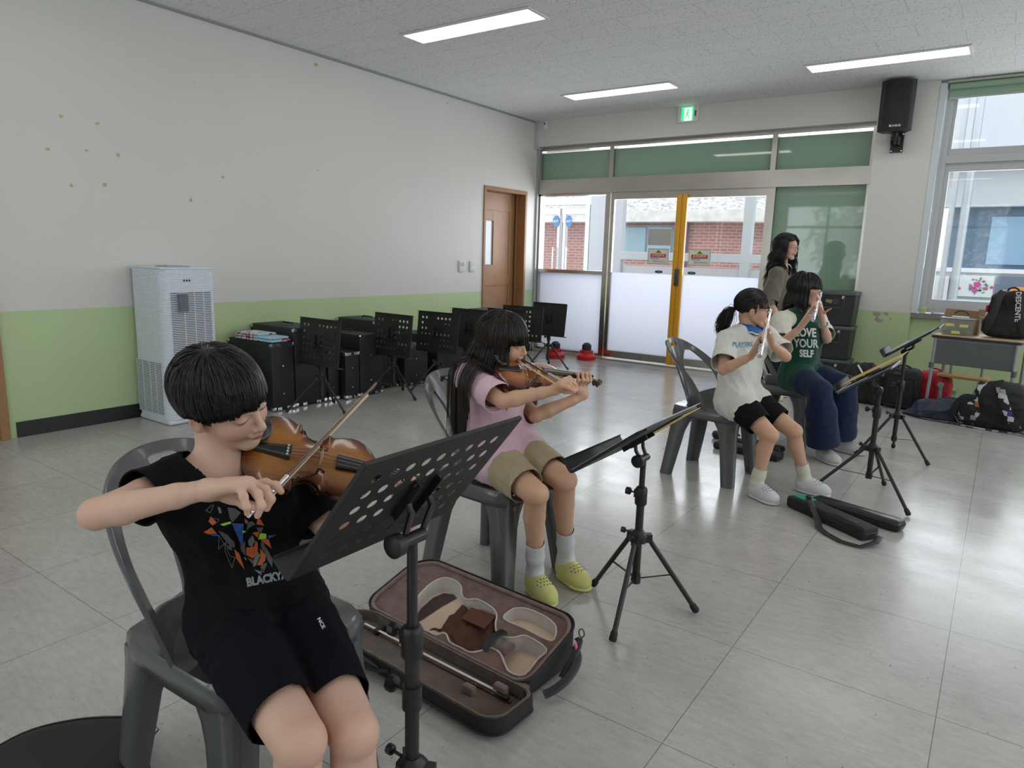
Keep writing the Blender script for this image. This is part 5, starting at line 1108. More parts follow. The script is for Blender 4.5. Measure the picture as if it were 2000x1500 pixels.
def make_shirt(S, parent, m, h=.005, sleeve=.55, neck_r=.075, seed=1, amp=.004, hem=.0, loose=.014, name='shirt', hem_n=None, sleeve_r=1.25, vest=False, body_only=False, neckdrop=.0):
    s = S['s']; fd = Field(); lat = nrm(S['sh'][0]-S['sh'][1]); hl = nrm(S['hip'][0]-S['hip'][1]); ch, pe, nb = S['chest'], S['pel'], S['neck']; wa = lerp(ch, pe, .55); o = loose
    for e in (-1, 1):
        hp = S['hip'][0 if e > 0 else 1]
        hw = S.get('hw', 1.); fd.rc(pe+hl*e*.055*s*hw+V(0, 0, -.03), wa+hl*e*.045*s*hw, (.092*s+o*1.3)*hw, (.080*s+o*1.2)*hw, .04); fd.rc(wa+hl*e*.045*s*hw, ch+lat*e*.058*s, (.080*s+o*1.2)*hw, .084*s+o, .04); fd.rc(ch+lat*e*.058*s, lerp(nb, S['sh'][0 if e > 0 else 1], .45), .084*s+o, .047*s+o*.6, .04)
        fd.rc(hp, lerp(hp, S['kn'][0 if e > 0 else 1], .22), (.086*s+o)*hw, (.084*s+o)*hw, .04)
    fdt = Field(); fdt.ops = list(fd.ops)
    for i in (0, 1): fd.rc(nb, S['sh'][i], .040*s+o*.3, .043*s+o*.8, .03)
    gs = []; 
    sl = sleeve if hasattr(sleeve, '__len__') else (sleeve, sleeve)
    for i in (0, 1):
        if sl[i] <= 0: continue
        a, b = S['sh'][i], S['el'][i]; e = lerp(a, b, sl[i]); d = nrm(b-a)
        fd.rc(a, e+d*.03, .043*s+o*.8, .040*s*sleeve_r+o, .025)
    if S.get('shirt_extra'): S['shirt_extra'](fd)
    for i in (0, 1):
        a, b = S['sh'][i], S['el'][i]; e = lerp(a, b, max(sl[i], .12)); d = nrm(b-a)
        gs.append((lambda e, d, a: lambda P: np.minimum.reduce([(P-e)@d, .14-(P-e)@d, fdt.pts(P)-.006, .085*s-np.linalg.norm((P-a)-((P-a)@d)[:, None]*d, axis=1)]))(e, d, a))
    up_ = nrm(nb-ch); nc = nb+up_*.030*s+S['R'][:, 1]*.012
    gs.append(lambda P: np.minimum(neck_r*s-np.linalg.norm((P-nc)-((P-nc)@up_)[:, None]*up_*.55-nrm(S['R'][:, 1]*V(1, 1, 0))*neckdrop, axis=1), (P-nb)@up_+.07))
    hn = nrm(pe-ch) if hem_n is None else nrm(hem_n); hp_ = pe+hn*(.055*s+hem)
    gs.append(lambda P: (P-hp_)@hn)
    fd.disp = folds(seed, amp, 26, (1, 1, 1.6)) if amp else None
    pts = np.array([nb, *S['sh'], *[lerp(S['sh'][i], S['el'][i], max(sl[i], .1)) for i in (0, 1)], pe, *S['hip']]); lo = pts.min(0)-.16; hi = pts.max(0)+.13
    P, F = field_mesh(fd, lo, hi, h); P, F = trim(P, F, gs, h)
    o_ = mesh_np(name, P, F, m, parent); solid(o_, .003, -1); return o_, fd
def make_bottoms(S, parent, m, h=.005, upto=.8, flare=1.15, seed=5, amp=.004, name='shorts', loose=.012, full=False, bell=1.0):
    s = S['s']; fd = Field(); pe = S['pel']; o = loose; gs = []; hl = nrm(S['hip'][0]-S['hip'][1]); hw = S.get('hw', 1.)
    fd.rc(S['hip'][0], S['hip'][1], (.084*s+o)*hw, None, .03); fd.rc(pe+hl*.04, pe+V(0, 0, .05)+hl*.04, .084*s+o, .08*s+o*.5, .03); fd.rc(pe-hl*.04, pe+V(0, 0, .05)-hl*.04, .084*s+o, .08*s+o*.5, .03)
    for i in (0, 1):
        a, b, w = S['hip'][i], S['kn'][i], S['an'][i]
        if not full:
            e = lerp(a, b, upto); d = nrm(b-a); md = lerp(a, e, .5); fd.rc(a, md, (.084*s+o)*hw, .071*s*flare+o, .022); fd.rc(md, e+d*.03, .071*s*flare+o, .056*s*flare+o, .004)
            gs.append((lambda e, d: lambda P: (P-e)@d)(e, d))
        else:
            e = lerp(b, w, upto); d = nrm(w-b); limb_chain(fd, [a, lerp(a, b, .5), b], [.084*s+o, .076*s+o, .062*s+o], .022); limb_chain(fd, [b+V(0, 0, -.005), lerp(b, w, .4), e+d*.03], [.060*s+o, .058*s*bell+o, .062*s*bell*1.08+o], .02)
            gs.append((lambda e, d: lambda P: (P-e)@d if True else 0)(e, d))
    if not full:
        def sd(P, i):
            a, b = S['hip'][i], S['kn'][i]; d = b-a; t = np.clip((P-a)@d/(d@d), 0, 1.3); return np.linalg.norm(P-a-t[:, None]*d, axis=1)
        h0, h1 = gs; gs = [lambda P: np.where(sd(P, 0) < sd(P, 1), h0(P), h1(P))]
    top = pe+V(0, 0, .10*s); gs.append(lambda P: P[:, 2]-top[2])
    if full:
        g0, g1 = gs[0], gs[1]; zc = min(S['kn'][0][2], S['kn'][1][2])-.08
        gs = [lambda P: np.where(P[:, 2] < zc, np.minimum(g0(P), g1(P)) if False else np.where(np.linalg.norm(P-S['an'][0], axis=1) < np.linalg.norm(P-S['an'][1], axis=1), g0(P), g1(P)), -1.), gs[2]]
    fd.disp = folds(seed, amp, 24, (1, 1, 1)) if amp else None
    pts = np.array([*S['hip'], *S['kn'], *(S['an'] if full else [])]); lo = pts.min(0)-.15; hi = pts.max(0)+.18; lo[2] = max(lo[2], 0.0)
    P, F = field_mesh(fd, lo, hi, h); P, F = trim(P, F, gs, h); o_ = mesh_np(name, P, F, m, parent); solid(o_, .003, -1); return o_, fd
def make_sock(S, i, parent, m, top=.62, h=.004, name='sock', r=1.):
    s = S['s']; b, w, t = S['kn'][i], S['an'][i], S['toe'][i]; e = lerp(b, w, top); d = nrm(w-b); fd = Field(); limb_chain(fd, [e-d*.03, lerp(e, w, .5), w], [.038*s*r+.003, .035*s*r+.003, .033*s+.004], .015); fd.rc(w+V(0, 0, -.02), t, .033*s, .029*s, .02); fd.rc(w, w*V(1, 1, 0)+V(0, 0, .035)-nrm((t-w)*V(1, 1, 0))*.02, .031*s, .031*s, .02)
    pts = np.array([e, w, t]); P, F = field_mesh(fd, pts.min(0)-.07, pts.max(0)+.07, h); P, F = trim(P, F, [lambda P: -((P-e)@d)], h); o = mesh_np(name, P, F, m, parent); solid(o, .002, -1); return o
def make_shoe(S, i, parent, m, h=.004, name='shoe', holes=True, col_hole=(.05, .05, .03), open_top=.085):
    """slip-on clog: sole + rounded upper with an opening at the ankle"""
    s = S['s']; w, t = S['an'][i], S['toe'][i]; f = nrm((t-w)*V(1, 1, 0)); heel = w*V(1, 1, 0)-f*.042*s; toe = t*V(1, 1, 0)+f*.030*s; g = V(0, 0, 1); side = np.cross(f, g); L = np.linalg.norm(toe-heel)
    fd = Field(); c = lambda u, v, z: heel+f*L*u+side*v+g*z; Rr = frame(f, side, g)
    fd.el(c(.70, 0, .032), (L*.33, .047*s, .040), Rr, .02); fd.el(c(.22, 0, .040), (L*.23, .038*s, .055), Rr, .03); fd.el(c(.45, 0, .040), (L*.30, .040*s, .050), Rr, .03); fd.rc(c(.14, 0, .05), c(.12, 0, .085), .034*s, .030*s, .02)
    fd.cut(heel+V(0, 0, .004), V(0, 0, -1), .006)
    P, F = field_mesh(fd, np.minimum(heel, toe)-V(.07, .07, .005), np.maximum(heel, toe)+V(.07, .07, .14), h)
    oc = c(.25, 0, .115); gs = [lambda P: 1-np.sqrt((((P-oc)@f)/(L*.24))**2+(((P-oc)@side)/(.036*s))**2+(((P-oc)@g)/.058)**2)]
    gs = [lambda P, q=gs[0]: q(P)*.03]
    P, F = trim(P, F, gs, h); o = mesh_np(name, P, F, m, parent); solid(o, .003, -1)
    fs = Field(); fs.el(c(.68, 0, .01), (L*.35, .051*s, .016), Rr, .02); fs.el(c(.25, 0, .01), (L*.27, .042*s, .016), Rr, .03); fs.cut(heel+V(0, 0, .001), V(0, 0, -1), .004); fs.cut(heel+V(0, 0, .018), V(0, 0, 1), .004)
    P, F = field_mesh(fs, np.minimum(heel, toe)-V(.07, .07, .005), np.maximum(heel, toe)+V(.07, .07, .03), h); mesh_np('sole', P, F, m, o)
    if holes:
        q = MB()
        for r_, (u, n) in enumerate(((.60, 5), (.68, 6), (.76, 5))):
            for k in range(n):
                v = (k-(n-1)/2)*.0125; uu = u-abs(v)*1.6; p = c(uu, v, .1)
                for _ in range(14): p = p-g*float(fd.pts(p[None])[0])*.9
                q.ball(p+g*.0005, .0028, 6)
        q.build('vent_hole', mat('vent_dark', col_hole, .8), o).__setitem__('kind', 'stuff')
    return o
def decal(poly_list, name, m, parent, target, org, ax, ay, dirn, off=.002, sub=.02):
    """project flat polygons (2-D lists in metres) along dirn onto the target's surface"""
    dg = bpy.context.evaluated_depsgraph_get(); bv = BVHTree.FromObject(target, dg); bm = bmesh.new()
    for poly in poly_list:
        vs = [bm.verts.new((x, y, 0)) for x, y in poly]
        try: bm.faces.new(vs)
        except ValueError: pass
    return decal_bm(bm, name, m, parent, bv, org, ax, ay, dirn, off, sub)
def decal_bm(bm, name, m, parent, bv, org, ax, ay, dirn, off, sub):
    bmesh.ops.triangulate(bm, faces=bm.faces)
    for _ in range(6):
        e = [e for e in bm.edges if e.calc_length() > sub]
        if not e: break
        bmesh.ops.subdivide_edges(bm, edges=e, cuts=1); bmesh.ops.triangulate(bm, faces=bm.faces)
    dn = Vector(nrm(dirn)); bad = []
    for v in bm.verts:
        p = Vector(org)+Vector(ax)*v.co.x+Vector(ay)*v.co.y; hit = bv.ray_cast(p-dn*.25, dn)
        if hit[0] is None: bad.append(v); continue
        n = hit[1] if hit[1].dot(dn) < 0 else -hit[1]; v.co = hit[0]+n*off
    bmesh.ops.delete(bm, geom=bad, context='VERTS'); me = bpy.data.meshes.new(name); bm.to_mesh(me); bm.free(); me.materials.append(m)
    o = bpy.data.objects.new(name, me); COL.objects.link(o); o.parent = parent; return o
def decal_text(txt, size, name, m, parent, target, org, ax, ay, dirn, off=.002, bold=.0, sub=.012, shear=0., sx=1.):
    cu = bpy.data.curves.new('t', 'FONT'); cu.body = txt; cu.size = size; cu.align_x = 'CENTER'; cu.align_y = 'CENTER'; cu.resolution_u = 3; cu.offset = bold; cu.shear = shear
    tmp = bpy.data.objects.new('t', cu); COL.objects.link(tmp); dg = bpy.context.evaluated_depsgraph_get(); me = bpy.data.meshes.new_from_object(tmp.evaluated_get(dg)); bpy.data.objects.remove(tmp)
    bm = bmesh.new(); bm.from_mesh(me)
    for v in bm.verts: v.co.x *= sx
    bv = BVHTree.FromObject(target, bpy.context.evaluated_depsgraph_get()); return decal_bm(bm, name, m, parent, bv, org, ax, ay, dirn, off, sub)
def headR(yaw, pitch, roll):
    """yaw 0 = facing +X, positive towards +Y; pitch positive = looking down; roll positive = crown leans to own left"""
    y, p, r = map(math.radians, (yaw, pitch, roll)); f = V(math.cos(y)*math.cos(p), math.sin(y)*math.cos(p), -math.sin(p)); x = nrm(np.cross(f, V(0, 0, 1))); u = np.cross(x, f)
    x2 = x*math.cos(r)+u*math.sin(r); u2 = -x*math.sin(r)+u*math.cos(r); return frame(x2, f, u2)
# ================================================================ VIOLIN, BOW, FLUTE
def violin(label, T, R, S, red=False):
    """T tail end of the body, R columns: across, along to the scroll, out of the front plate"""
    t = thing('violin', label, 'violin', (0, 0, 0)); t.matrix_world = mat4(R, T)
    vm = bpy.data.materials.new('violin_varnish'); vm.use_nodes = True; nt = vm.node_tree; b = nt.nodes['Principled BSDF']; tc = nd(nt, 'ShaderNodeTexCoord')
    a = nd(nt, 'ShaderNodeAttribute', attribute_name='Col'); n = nd(nt, 'ShaderNodeTexNoise'); n.inputs['Scale'].default_value = 60; mp = nd(nt, 'ShaderNodeMapping'); mp.inputs['Scale'].default_value = (6, .25, 1); nt.links.new(tc.outputs['Object'], mp.inputs[0]); nt.links.new(mp.outputs[0], n.inputs['Vector'])
    mx = nd(nt, 'ShaderNodeMix', data_type='RGBA', blend_type='MULTIPLY'); r = nd(nt, 'ShaderNodeValToRGB'); r.color_ramp.elements[0].position = .35; r.color_ramp.elements[0].color = (.72, .68, .62, 1); r.color_ramp.elements[1].position = .65; nt.links.new(n.outputs['Fac'], r.inputs[0])
    mx.inputs[0].default_value = .6; nt.links.new(a.outputs['Color'], mx.inputs[6]); nt.links.new(r.outputs[0], mx.inputs[7]); nt.links.new(mx.outputs[2], b.inputs['Base Color']); b.inputs['Roughness'].default_value = .22; b.inputs['Coat Weight'].default_value = .5; b.inputs['Coat Roughness'].default_value = .06
    dk = mat('violin_dark', (.075, .022, .010), .2, coat=.8); eb = mat('ebony', (.012, .010, .010), .3, coat=.2); mp_ = mat('maple_bridge', (.62, .47, .28), .5)
    # half outline (y, w) for a 4/4 body
    tab = [(0, 0), (.0005, .018), (.003, .038), (.010, .058), (.022, .077), (.040, .092), (.060, .1005), (.078, .1035), (.095, .1015), (.110, .0955), (.120, .0895), (.126, .0905), (.1285, .0925), (.1315, .0915), (.1345, .083), (.140, .070), (.150, .0605), (.162, .0558), (.172, .0548), (.182, .0560), (.192, .0605), (.199, .0665), (.2035, .0735), (.206, .0775), (.2085, .0785), (.2115, .0765), (.218, .0735), (.232, .0765), (.250, .0815), (.268, .0838), (.285, .0825), (.305, .0745), (.322, .0615), (.337, .045), (.347, .029), (.353, .014), (.356, 0)]
    ty = np.array([a for a, _ in tab])*S; tw = np.array([b for _, b in tab])*S
    u = np.linspace(0, 1, 110); idx = np.interp(u, np.linspace(0, 1, len(tab)), np.arange(len(tab))); Y = np.interp(idx, np.arange(len(tab)), ty); Wd = np.interp(idx, np.arange(len(tab)), tw)
    L = .356*S; hr = .031*S; tv = np.sin(np.linspace(-PI/2, PI/2, 31))
    def arch(x, y, w, top):
        f = np.clip(1-(x/np.maximum(w, 1e-5))**2, 0, 1); g = np.clip(np.minimum(y, L-y)/(.05*S), 0, 1)**.6; return (f**.9)*g*(.0155 if top else .014)*S+.0010*S*0
    m = MB(); N = len(tv); cols = []
    def row(yy, w, sgn, zb):
        return [(w*tt, yy, zb+sgn*float(arch(w*tt, yy, w, sgn > 0))) for tt in tv]
    nr = len(Y)
    for sgn, zb in ((1, .0), (-1, -hr)):
        vs = [p for i in range(nr) for p in row(Y[i], Wd[i]+.0022*S, sgn, zb)]; base = len(m.v)
        fs = [(i*N+k, i*N+k+1, (i+1)*N+k+1, (i+1)*N+k) for i in range(nr-1) for k in range(N-1)]
        if sgn < 0: fs = [f[::-1] for f in fs]
        m.add(vs, fs)
    # ribs and plate edges
    vs = []; ed = [( w_, y_) for y_, w_ in zip(Y, Wd)]
    loopP = [(w_, y_, 1) for w_, y_ in ed]+[(-w_, y_, -1) for w_, y_ in ed[::-1][1:-1]]
    n_ = len(loopP); lv = []
    for (z, o) in ((.0, .0022), (-.0035, .0022), (-.0036, -.001), (-hr+.0036, -.001), (-hr+.0035, .0022), (-hr, .0022)): lv += [(x+math.copysign(o*S, x) if abs(x) > 1e-6 else x, y, z) for x, y, _ in loopP]
    m.add(lv, [(j*n_+k, j*n_+(k+1) % n_, (j+1)*n_+(k+1) % n_, (j+1)*n_+k) for j in range(5) for k in range(n_)])
    body = m.build('violin_body', vm, t, smooth=35); me = body.data; co = np.array([v.co for v in me.vertices]); wv = np.interp(co[:, 1], ty, tw)
    ex = np.clip(np.minimum.reduce([(wv-np.abs(co[:, 0])), np.interp(co[:, 1], [0, L], [0, L])*.9, (L-co[:, 1])*.9])/(.066*S), 0, 1)
    ctr = np.clip(1-np.hypot(co[:, 0]/(.05*S), (co[:, 1]-.16*S)/(.09*S)), 0, 1)
    gold = np.array((.47, .185, .025)) if not red else np.array((.40, .14, .035)); mid = np.array((.22, .060, .012)); drk = np.array((.075, .020, .008))
    e = ex[:, None]; colr = np.where(e < .25, drk+(mid-drk)*(e/.25)*.9, mid+(gold-mid)*np.clip((e-.25)/.5, 0, 1)); colr = colr*(1-ctr[:, None]*.72)+mid*ctr[:, None]*.72; side = (co[:, 2] < -.002); colr[side] = drk*1.1
    at_ = me.color_attributes.new('Col', 'FLOAT_COLOR', 'POINT'); cc_ = np.ones((len(co), 4), np.float32); cc_[:, :3] = colr; at_.data.foreach_set('color', cc_.ravel())
    zt = lambda x, y: float(arch(np.array(x), np.array(y), np.interp(y, ty, tw), True))
    q = MB()
    for sx in (-1, 1): P = [(sx*(np.interp(y, ty, tw)-.0022*S), y, zt(sx*(np.interp(y, ty, tw)-.0022*S), y)+.0003) for y in np.linspace(.012*S, .344*S, 90)]; q.tube(P, .0007*S, 4)
    q.build('purfling', dk, t)
    for sx in (-1, 1):
        pts = [(.021, .212), (.016, .205), (.017, .198), (.025, .196), (.031, .188), (.036, .178), (.040, .168), (.045, .158), (.055, .152), (.062, .148), (.060, .140), (.053, .140)]
        C_ = catmull([V(sx*x*S*1.05+sx*.010*S, y*S-.008*S, 0) for x, y in pts], 5); q = MB(); Lc = len(C_); w_ = [(.0016+.0022*math.sin(PI*i/(Lc-1)))*S for i in range(Lc)]
        q.tube([V(p[0], p[1], zt(p[0], p[1])+.0004) for p in C_], w_, 8, up=(0, 0, 1), sq=(1, .12))
        for e_ in (0, -1): p = C_[e_]; q.lathe((p[0], p[1], zt(p[0], p[1])-.001), [(.0040*S, 0), (.0040*S, .0018)], n=12)
        q.build('f_hole', mat('hole_black', (.006, .004, .003), .8), t)
    # tailpiece, chin rest, bridge, fingerboard, neck, scroll, pegs, strings
    q = MB(); vs = []; sec = [(.004, .010, .016), (.03, .012, .017), (.06, .015, .019), (.10, .019, .023), (.113, .021, .025)]
    for (y, w, z) in sec:
        for k in range(9): a_ = PI*k/8; vs.append((w*math.cos(a_)*S, y*S, (z-.004+.006*math.sin(a_))*S))
    q.add(vs, [(i*9+k, i*9+k+1, (i+1)*9+k+1, (i+1)*9+k) for i in range(4) for k in range(8)]+[tuple(range(9))[::-1], tuple(range(36, 45))]); tp = q.build('tailpiece', eb, t, smooth=50); solid(tp, .003*S, 0)
    for k in range(4): q = MB(); x = (-.012+.008*k)*S; q.lathe((x, .104*S, .024*S), [(.0025*S, 0), (.0025*S, .006*S), (.0034*S, .0065*S), (.0034*S, .010*S)], n=8); q.build('fine_tuner', M_chrome, tp, smooth=40)
    q = MB(); R_ = np.eye(3); q.ball((-.045*S, .030*S, .028*S), (.038*S, .028*S, .007*S), 16); q.ball((-.062*S, .018*S, .031*S), (.022*S, .020*S, .008*S), 12); q.box((-.04*S, -.004*S, .0), (.03*S, .005*S, .055*S)); q.box((-.03*S, .01*S, .027*S), (.03*S, .02*S, .006*S)); cr = q.build('chin_rest', eb, t, smooth=60)
    q = MB(); prof = [(-.020, 0), (-.013, 0), (-.011, .005), (-.004, .008), (.004, .008), (.011, .005), (.013, 0), (.020, 0), (.0205, .012), (.019, .022), (.012, .030), (0, .0335), (-.012, .030), (-.019, .022), (-.0205, .012)]
    q.prism([(x*S, z*S) for x, z in prof], -.0014*S, .0014*S, lambda p: (p[0], .190*S+p[2]*(1.6-p[1]/(.034*S)), p[1]+zt(p[0]*.8, .19*S)-.001)); bz = zt(0, .19*S)+.0335*S; q.build('bridge', mp_, t)
    y0, y1 = .232*S, .485*S; q = MB(); vs = []
    for y in np.linspace(y0, y1, 8):
        f = (y-y0)/(y1-y0); w = (.021*(1-f)+.012*f)*S; z = (.020*S*(1-f)+.010*S*f)+.004*S
        for k in range(9): a_ = PI*k/8; vs.append((w*math.cos(a_), y, z+.0055*S*math.sin(a_)))
        vs += [(-w, y, z-.004*S), (w, y, z-.004*S)]
    q.add(vs, [(i*11+k, i*11+(k+1) % 11, (i+1)*11+(k+1) % 11, (i+1)*11+k) for i in range(7) for k in range(11)]+[tuple(range(11))[::-1], tuple(range(77, 88))]); q.build('fingerboard', eb, t, smooth=40)
    q = MB(); q.tube([(0, .335*S, -.012*S), (0, .352*S, -.004*S), (0, .38*S, .003*S), (0, .43*S, .003*S), (0, .48*S, -.001*S), (0, .50*S, -.002*S), (0, .53*S, -.008*S), (0, .555*S, -.018*S)], [.018*S, .014*S, .0115*S, .0105*S, .0105*S, .0115*S, .0105*S, .009*S], 14, up=(0, 0, 1), sq=(1, .85))
    sp_ = [(0, (.560+.0135*math.cos(a_)*(1-a_/16))*S, (-.020+.0135*math.sin(a_)*(1-a_/16))*S) for a_ in np.linspace(-PI*.9, 3*PI, 36)]
    q.tube(sp_, list(np.linspace(.009, .0045, 36)*S), 10); 
    for sx in (-1, 1): q.lathe((sx*.006*S, .560*S, -.020*S), [(.012*S, 0), (.010*S, .004*S), (.006*S, .008*S), (.005*S, .011*S)], (sx, 0, 0), 12)
    q.build('neck_and_scroll', dk, t, smooth=60)
    for k, (y, sx) in enumerate(((.505, 1), (.517, -1), (.530, 1), (.542, -1))):
        q = MB(); z = (-.004-(y-.5)*.3)*S; q.cyl((-sx*.014*S, y*S, z), (sx*.026*S, y*S, z), .0032*S, n=8); q.ball((sx*.034*S, y*S, z), (.010*S, .0035*S, .0085*S), 10); q.build('peg', eb, t, smooth=60)
    for k in range(4):
        xb = (-.0165+.011*k)*S; zb = bz-.0012*S*abs(k-1.5)**2; xn = (-.008+.0053*k)*S; q = MB(); q.cyl(((-.012+.008*k)*S, .112*S, .026*S), (xb, .190*S, zb+.0002), .00045, n=5); q.cyl((xb, .190*S, zb+.0002), (xn, .487*S, .0185*S), .00045, n=5); q.build('string', mat('string_steel', (.55, .56, .58), .3, 1.) if k != 3 else mat('string_warm', (.5, .3, .2), .3, .8), t)
    return t
def bow(label, A, B, hand_dir, S=1.):
    """A = screw end, B = tip; hair lies on the side of hand_dir"""
    A, B = np.asarray(A, float), np.asarray(B, float); L = np.linalg.norm(B-A); y = nrm(B-A); z = nrm(hand_dir-y*(hand_dir@y)); R = frame(np.cross(y, z), y, z)
    t = thing('violin_bow', label, 'bow', (0, 0, 0)); t.matrix_world = mat4(R, A); st = mat('pernambuco', (.12, .025, .012), .25, coat=.6); eb = MATS['ebony']
    q = MB(); n = 14; q.tube([(0, L*(.02+.98*k/n)*1., .0055*4*(k/n-.5)**2*0+.012*math.sin(PI*k/n)*.8) for k in range(n+1)], list(np.linspace(.0043, .0027, n+1)*S), 10); q.prism([(.0, 0), (.012, .0), (.006, .022), (-.004, .024), (-.006, .004)], -.0035, .0035, lambda p: (p[2], L-.014+p[0], p[1])); q.build('stick', st, t, smooth=50)
    q = MB(); q.box((0, L*.5+.02, .024), (.0115, L-.105, .0010)); q.build('bow_hair', mat('horse_hair', (.72, .58, .36), .5), t)
    q = MB(); q.rbox((0, .048, .012), (.011, .050, .017), .003); fr_ = q.build('frog', eb, t, smooth=40); q = MB(); q.rbox((0, .070, .0205), (.0125, .012, .006), .002); q.build('ferrule', M_chrome, fr_, smooth=40)
    q = MB(); q.lathe((0, -.004, 0), [(.0035, 0), (.005, .002), (.005, .012), (.0035, .013), (.005, .015), (.005, .022)], (0, 1, 0), 10); q.build('screw_button', M_chrome, t, smooth=40)
    q = MB(); q.cyl((0, .078, .001), (0, .145, .004), .0052, n=10); q.build('winding', mat('silver_winding', (.7, .7, .72), .3, 1.), t, smooth=40)
    return t
def flute(label, A, B, up_):
    """A = lip end (embouchure a bit inside), B = foot end"""
    A, B = np.asarray(A, float), np.asarray(B, float); L = np.linalg.norm(B-A); y = nrm(B-A); z = nrm(up_-y*(up_@y)); R = frame(np.cross(y, z), y, z); t = thing('flute', label, 'flute', (0, 0, 0)); t.matrix_world = mat4(R, A)
    sl = mat('silver', (.78, .78, .80), .16, 1.); q = MB(); q.tube([(0, 0, 0), (0, L, 0)], .0098, 16, caps=False)
    for yy in (0, .20, .21, L-.13, L-.002): q.lathe((0, yy, 0), [(.0112, 0), (.0112, .006)], (0, 1, 0), 16)
    o = q.build('tube', sl, t, smooth=40); q = MB(); q.lathe((0, L-.006, 0), [(.0085, 0), (.0085, .0065)], (0, 1, 0), 14); q.build('bore', mat('bore_dark', (.03, .02, .015), .6), t)
    q = MB(); q.ball((0, .05, .008), (.013, .021, .006), 14); q.build('lip_plate', sl, t, smooth=60)
    ks = [(.245, .008), (.262, .008), (.285, .0085), (.305, .0085), (.325, .0085), (.35, .009), (.372, .009), (.394, .009), (.425, .009), (.447, .009), (.47, .009), (.52, .009), (.55, .0095), (.575, .0095)]
    f = (L-.02)/.62
    for yy, r in ks: q = MB(); q.lathe((0, yy*f, .009), [(r, 0), (r, .003), (r*.6, .0045), (.001, .0045)], n=12); q.build('key', sl, t, smooth=40)
    q = MB(); q.cyl((-.011, .24*f, .006), (-.011, .50*f, .006), .0018, n=6); q.cyl((.011, .30*f, .004), (.011, .60*f, .004), .0018, n=6)
    for yy in (.24, .30, .36, .42, .50): q.cyl((-.011, yy*f, 0), (-.011, yy*f, .008), .002, n=6)
    q.tube([(-.012, .30*f, .006), (-.026, .33*f, .004), (-.028, .37*f, -.002)], .0025, 6); q.tube([(.012, .55*f, .006), (.026, .53*f, .003), (.024, .49*f, 0)], .0025, 6); q.build('key_rods', sl, t, smooth=40)
    return t
# ================================================================ THE BOY
def fchain(px, D): return [at(x, y, d) for (x, y), d in zip(px, D)]
HB = .205; bh = at(436, 779, 1.385); RB = headR(16, 17, -24)
S = dict(s=.95, head=bh, R=RB, H=HB, neck=at(432, 912, 1.435), chest=V(3.995, -7.10, .765), pel=V(4.01, -7.065, .52), slim=.96,
         sh=[at(345, 944, 1.37), at(568, 950, 1.60)], el=[at(187, 1004, 1.21), at(640, 1015, 1.46)], skin=(.70, .46, .35), arm=.88, wr=[at(398, 957, 1.20), at(770, 935, 1.60)],
         hw=.86, hip=[V(4.02, -7.140, .515), V(4.03, -6.99, .515)], kn=[at(585, 1448, 1.235), at(690, 1430, 1.30)], eyes='closed', blush=.9, shrink=.008)
S['an'] = [S['kn'][0]+V(-.02, .0, -.36), S['kn'][1]+V(-.01, .02, -.35)]; S['toe'] = [S['an'][0]+V(.11, -.02, -.05), S['an'][1]+V(.11, .0, -.05)]
for i in (0, 1): S['an'][i][2] = .085; S['toe'][i][2] = .03
w0 = S['wr'][0]
palmB = [at(497, 943, 1.17), at(490, 940, 1.195), at(480, 938, 1.21), at(467, 942, 1.225)][::1]
# index, middle, ring, little, thumb
palmB = [at(492, 948, 1.215), at(487, 944, 1.195), at(480, 943, 1.175), at(468, 948, 1.155)]
fingB = [fchain([(492, 948), (519, 943), (539, 948), (549, 960)], [1.215, 1.215, 1.205, 1.20]), fchain([(487, 944), (518, 957), (529, 975), (521, 993)], [1.195, 1.185, 1.178, 1.18]),
         fchain([(480, 943), (503, 965), (511, 988), (503, 1007)], [1.175, 1.158, 1.15, 1.158]), fchain([(468, 948), (476, 970), (482, 990), (483, 1003)], [1.155, 1.14, 1.14, 1.15]), fchain([(450, 968), (478, 985), (500, 990)], [1.235, 1.225, 1.20])]
vR = frame((0.41, -.54, -.73), (.54, .79, -.29), (.74, -.28, .61)); yv = nrm(vR[:, 1]); zv = nrm(vR[:, 2]-yv*(vR[:, 2]@yv)); vR = frame(np.cross(yv, zv), yv, zv); vS = .83; vT = V(4.032, -7.088, .893)
neckp = lambda f, x=0, z=0: vT+vR@(np.array([x, f, z])*vS)
wl_ = neckp(.47, .05, -.05); S['wr'][1] = wl_+V(-.01, 0, -.05); S['el'][1] = at(655, 1050, 1.56)
palmL = [neckp(.475, .022, -.03), neckp(.455, .026, -.03), neckp(.437, .030, -.032), neckp(.42, .035, -.035)]
fingL = [[palmL[0], neckp(.475, .03, .01), neckp(.47, .018, .030), neckp(.465, .004, .024)], [palmL[1], neckp(.452, .034, .012), neckp(.447, .020, .034), neckp(.442, .004, .026)], [palmL[2], neckp(.430, .036, .012), neckp(.424, .022, .034), neckp(.418, .005, .027)], [palmL[3], neckp(.408, .036, .010), neckp(.402, .024, .030), neckp(.395, .008, .027)], [neckp(.48, .0, -.035), neckp(.485, -.016, -.01), neckp(.488, -.018, .008)]]
S['hands'] = [(palmB, fingB), (palmL, fingL)]
S['fine'] = [(bh-.165, bh+np.array([.165, .165, .14]), .0024), (at(475, 972, 1.19)-.085, at(475, 972, 1.19)+.085, .0018)]
S['scalp'] = scalp_default
boy = thing('person', 'boy in black T-shirt and black shorts playing the violin in the left foreground', 'person', (0, 0, 0), 0, 'musicians')
bb_, fdB = build_body(S, boy, .004)
M_btee = cloth('black_jersey', (.0085, .0085, .010), .9, 0.); M_bsh = cloth('black_shorts_fabric', (.007, .007, .011), .85, 0.)
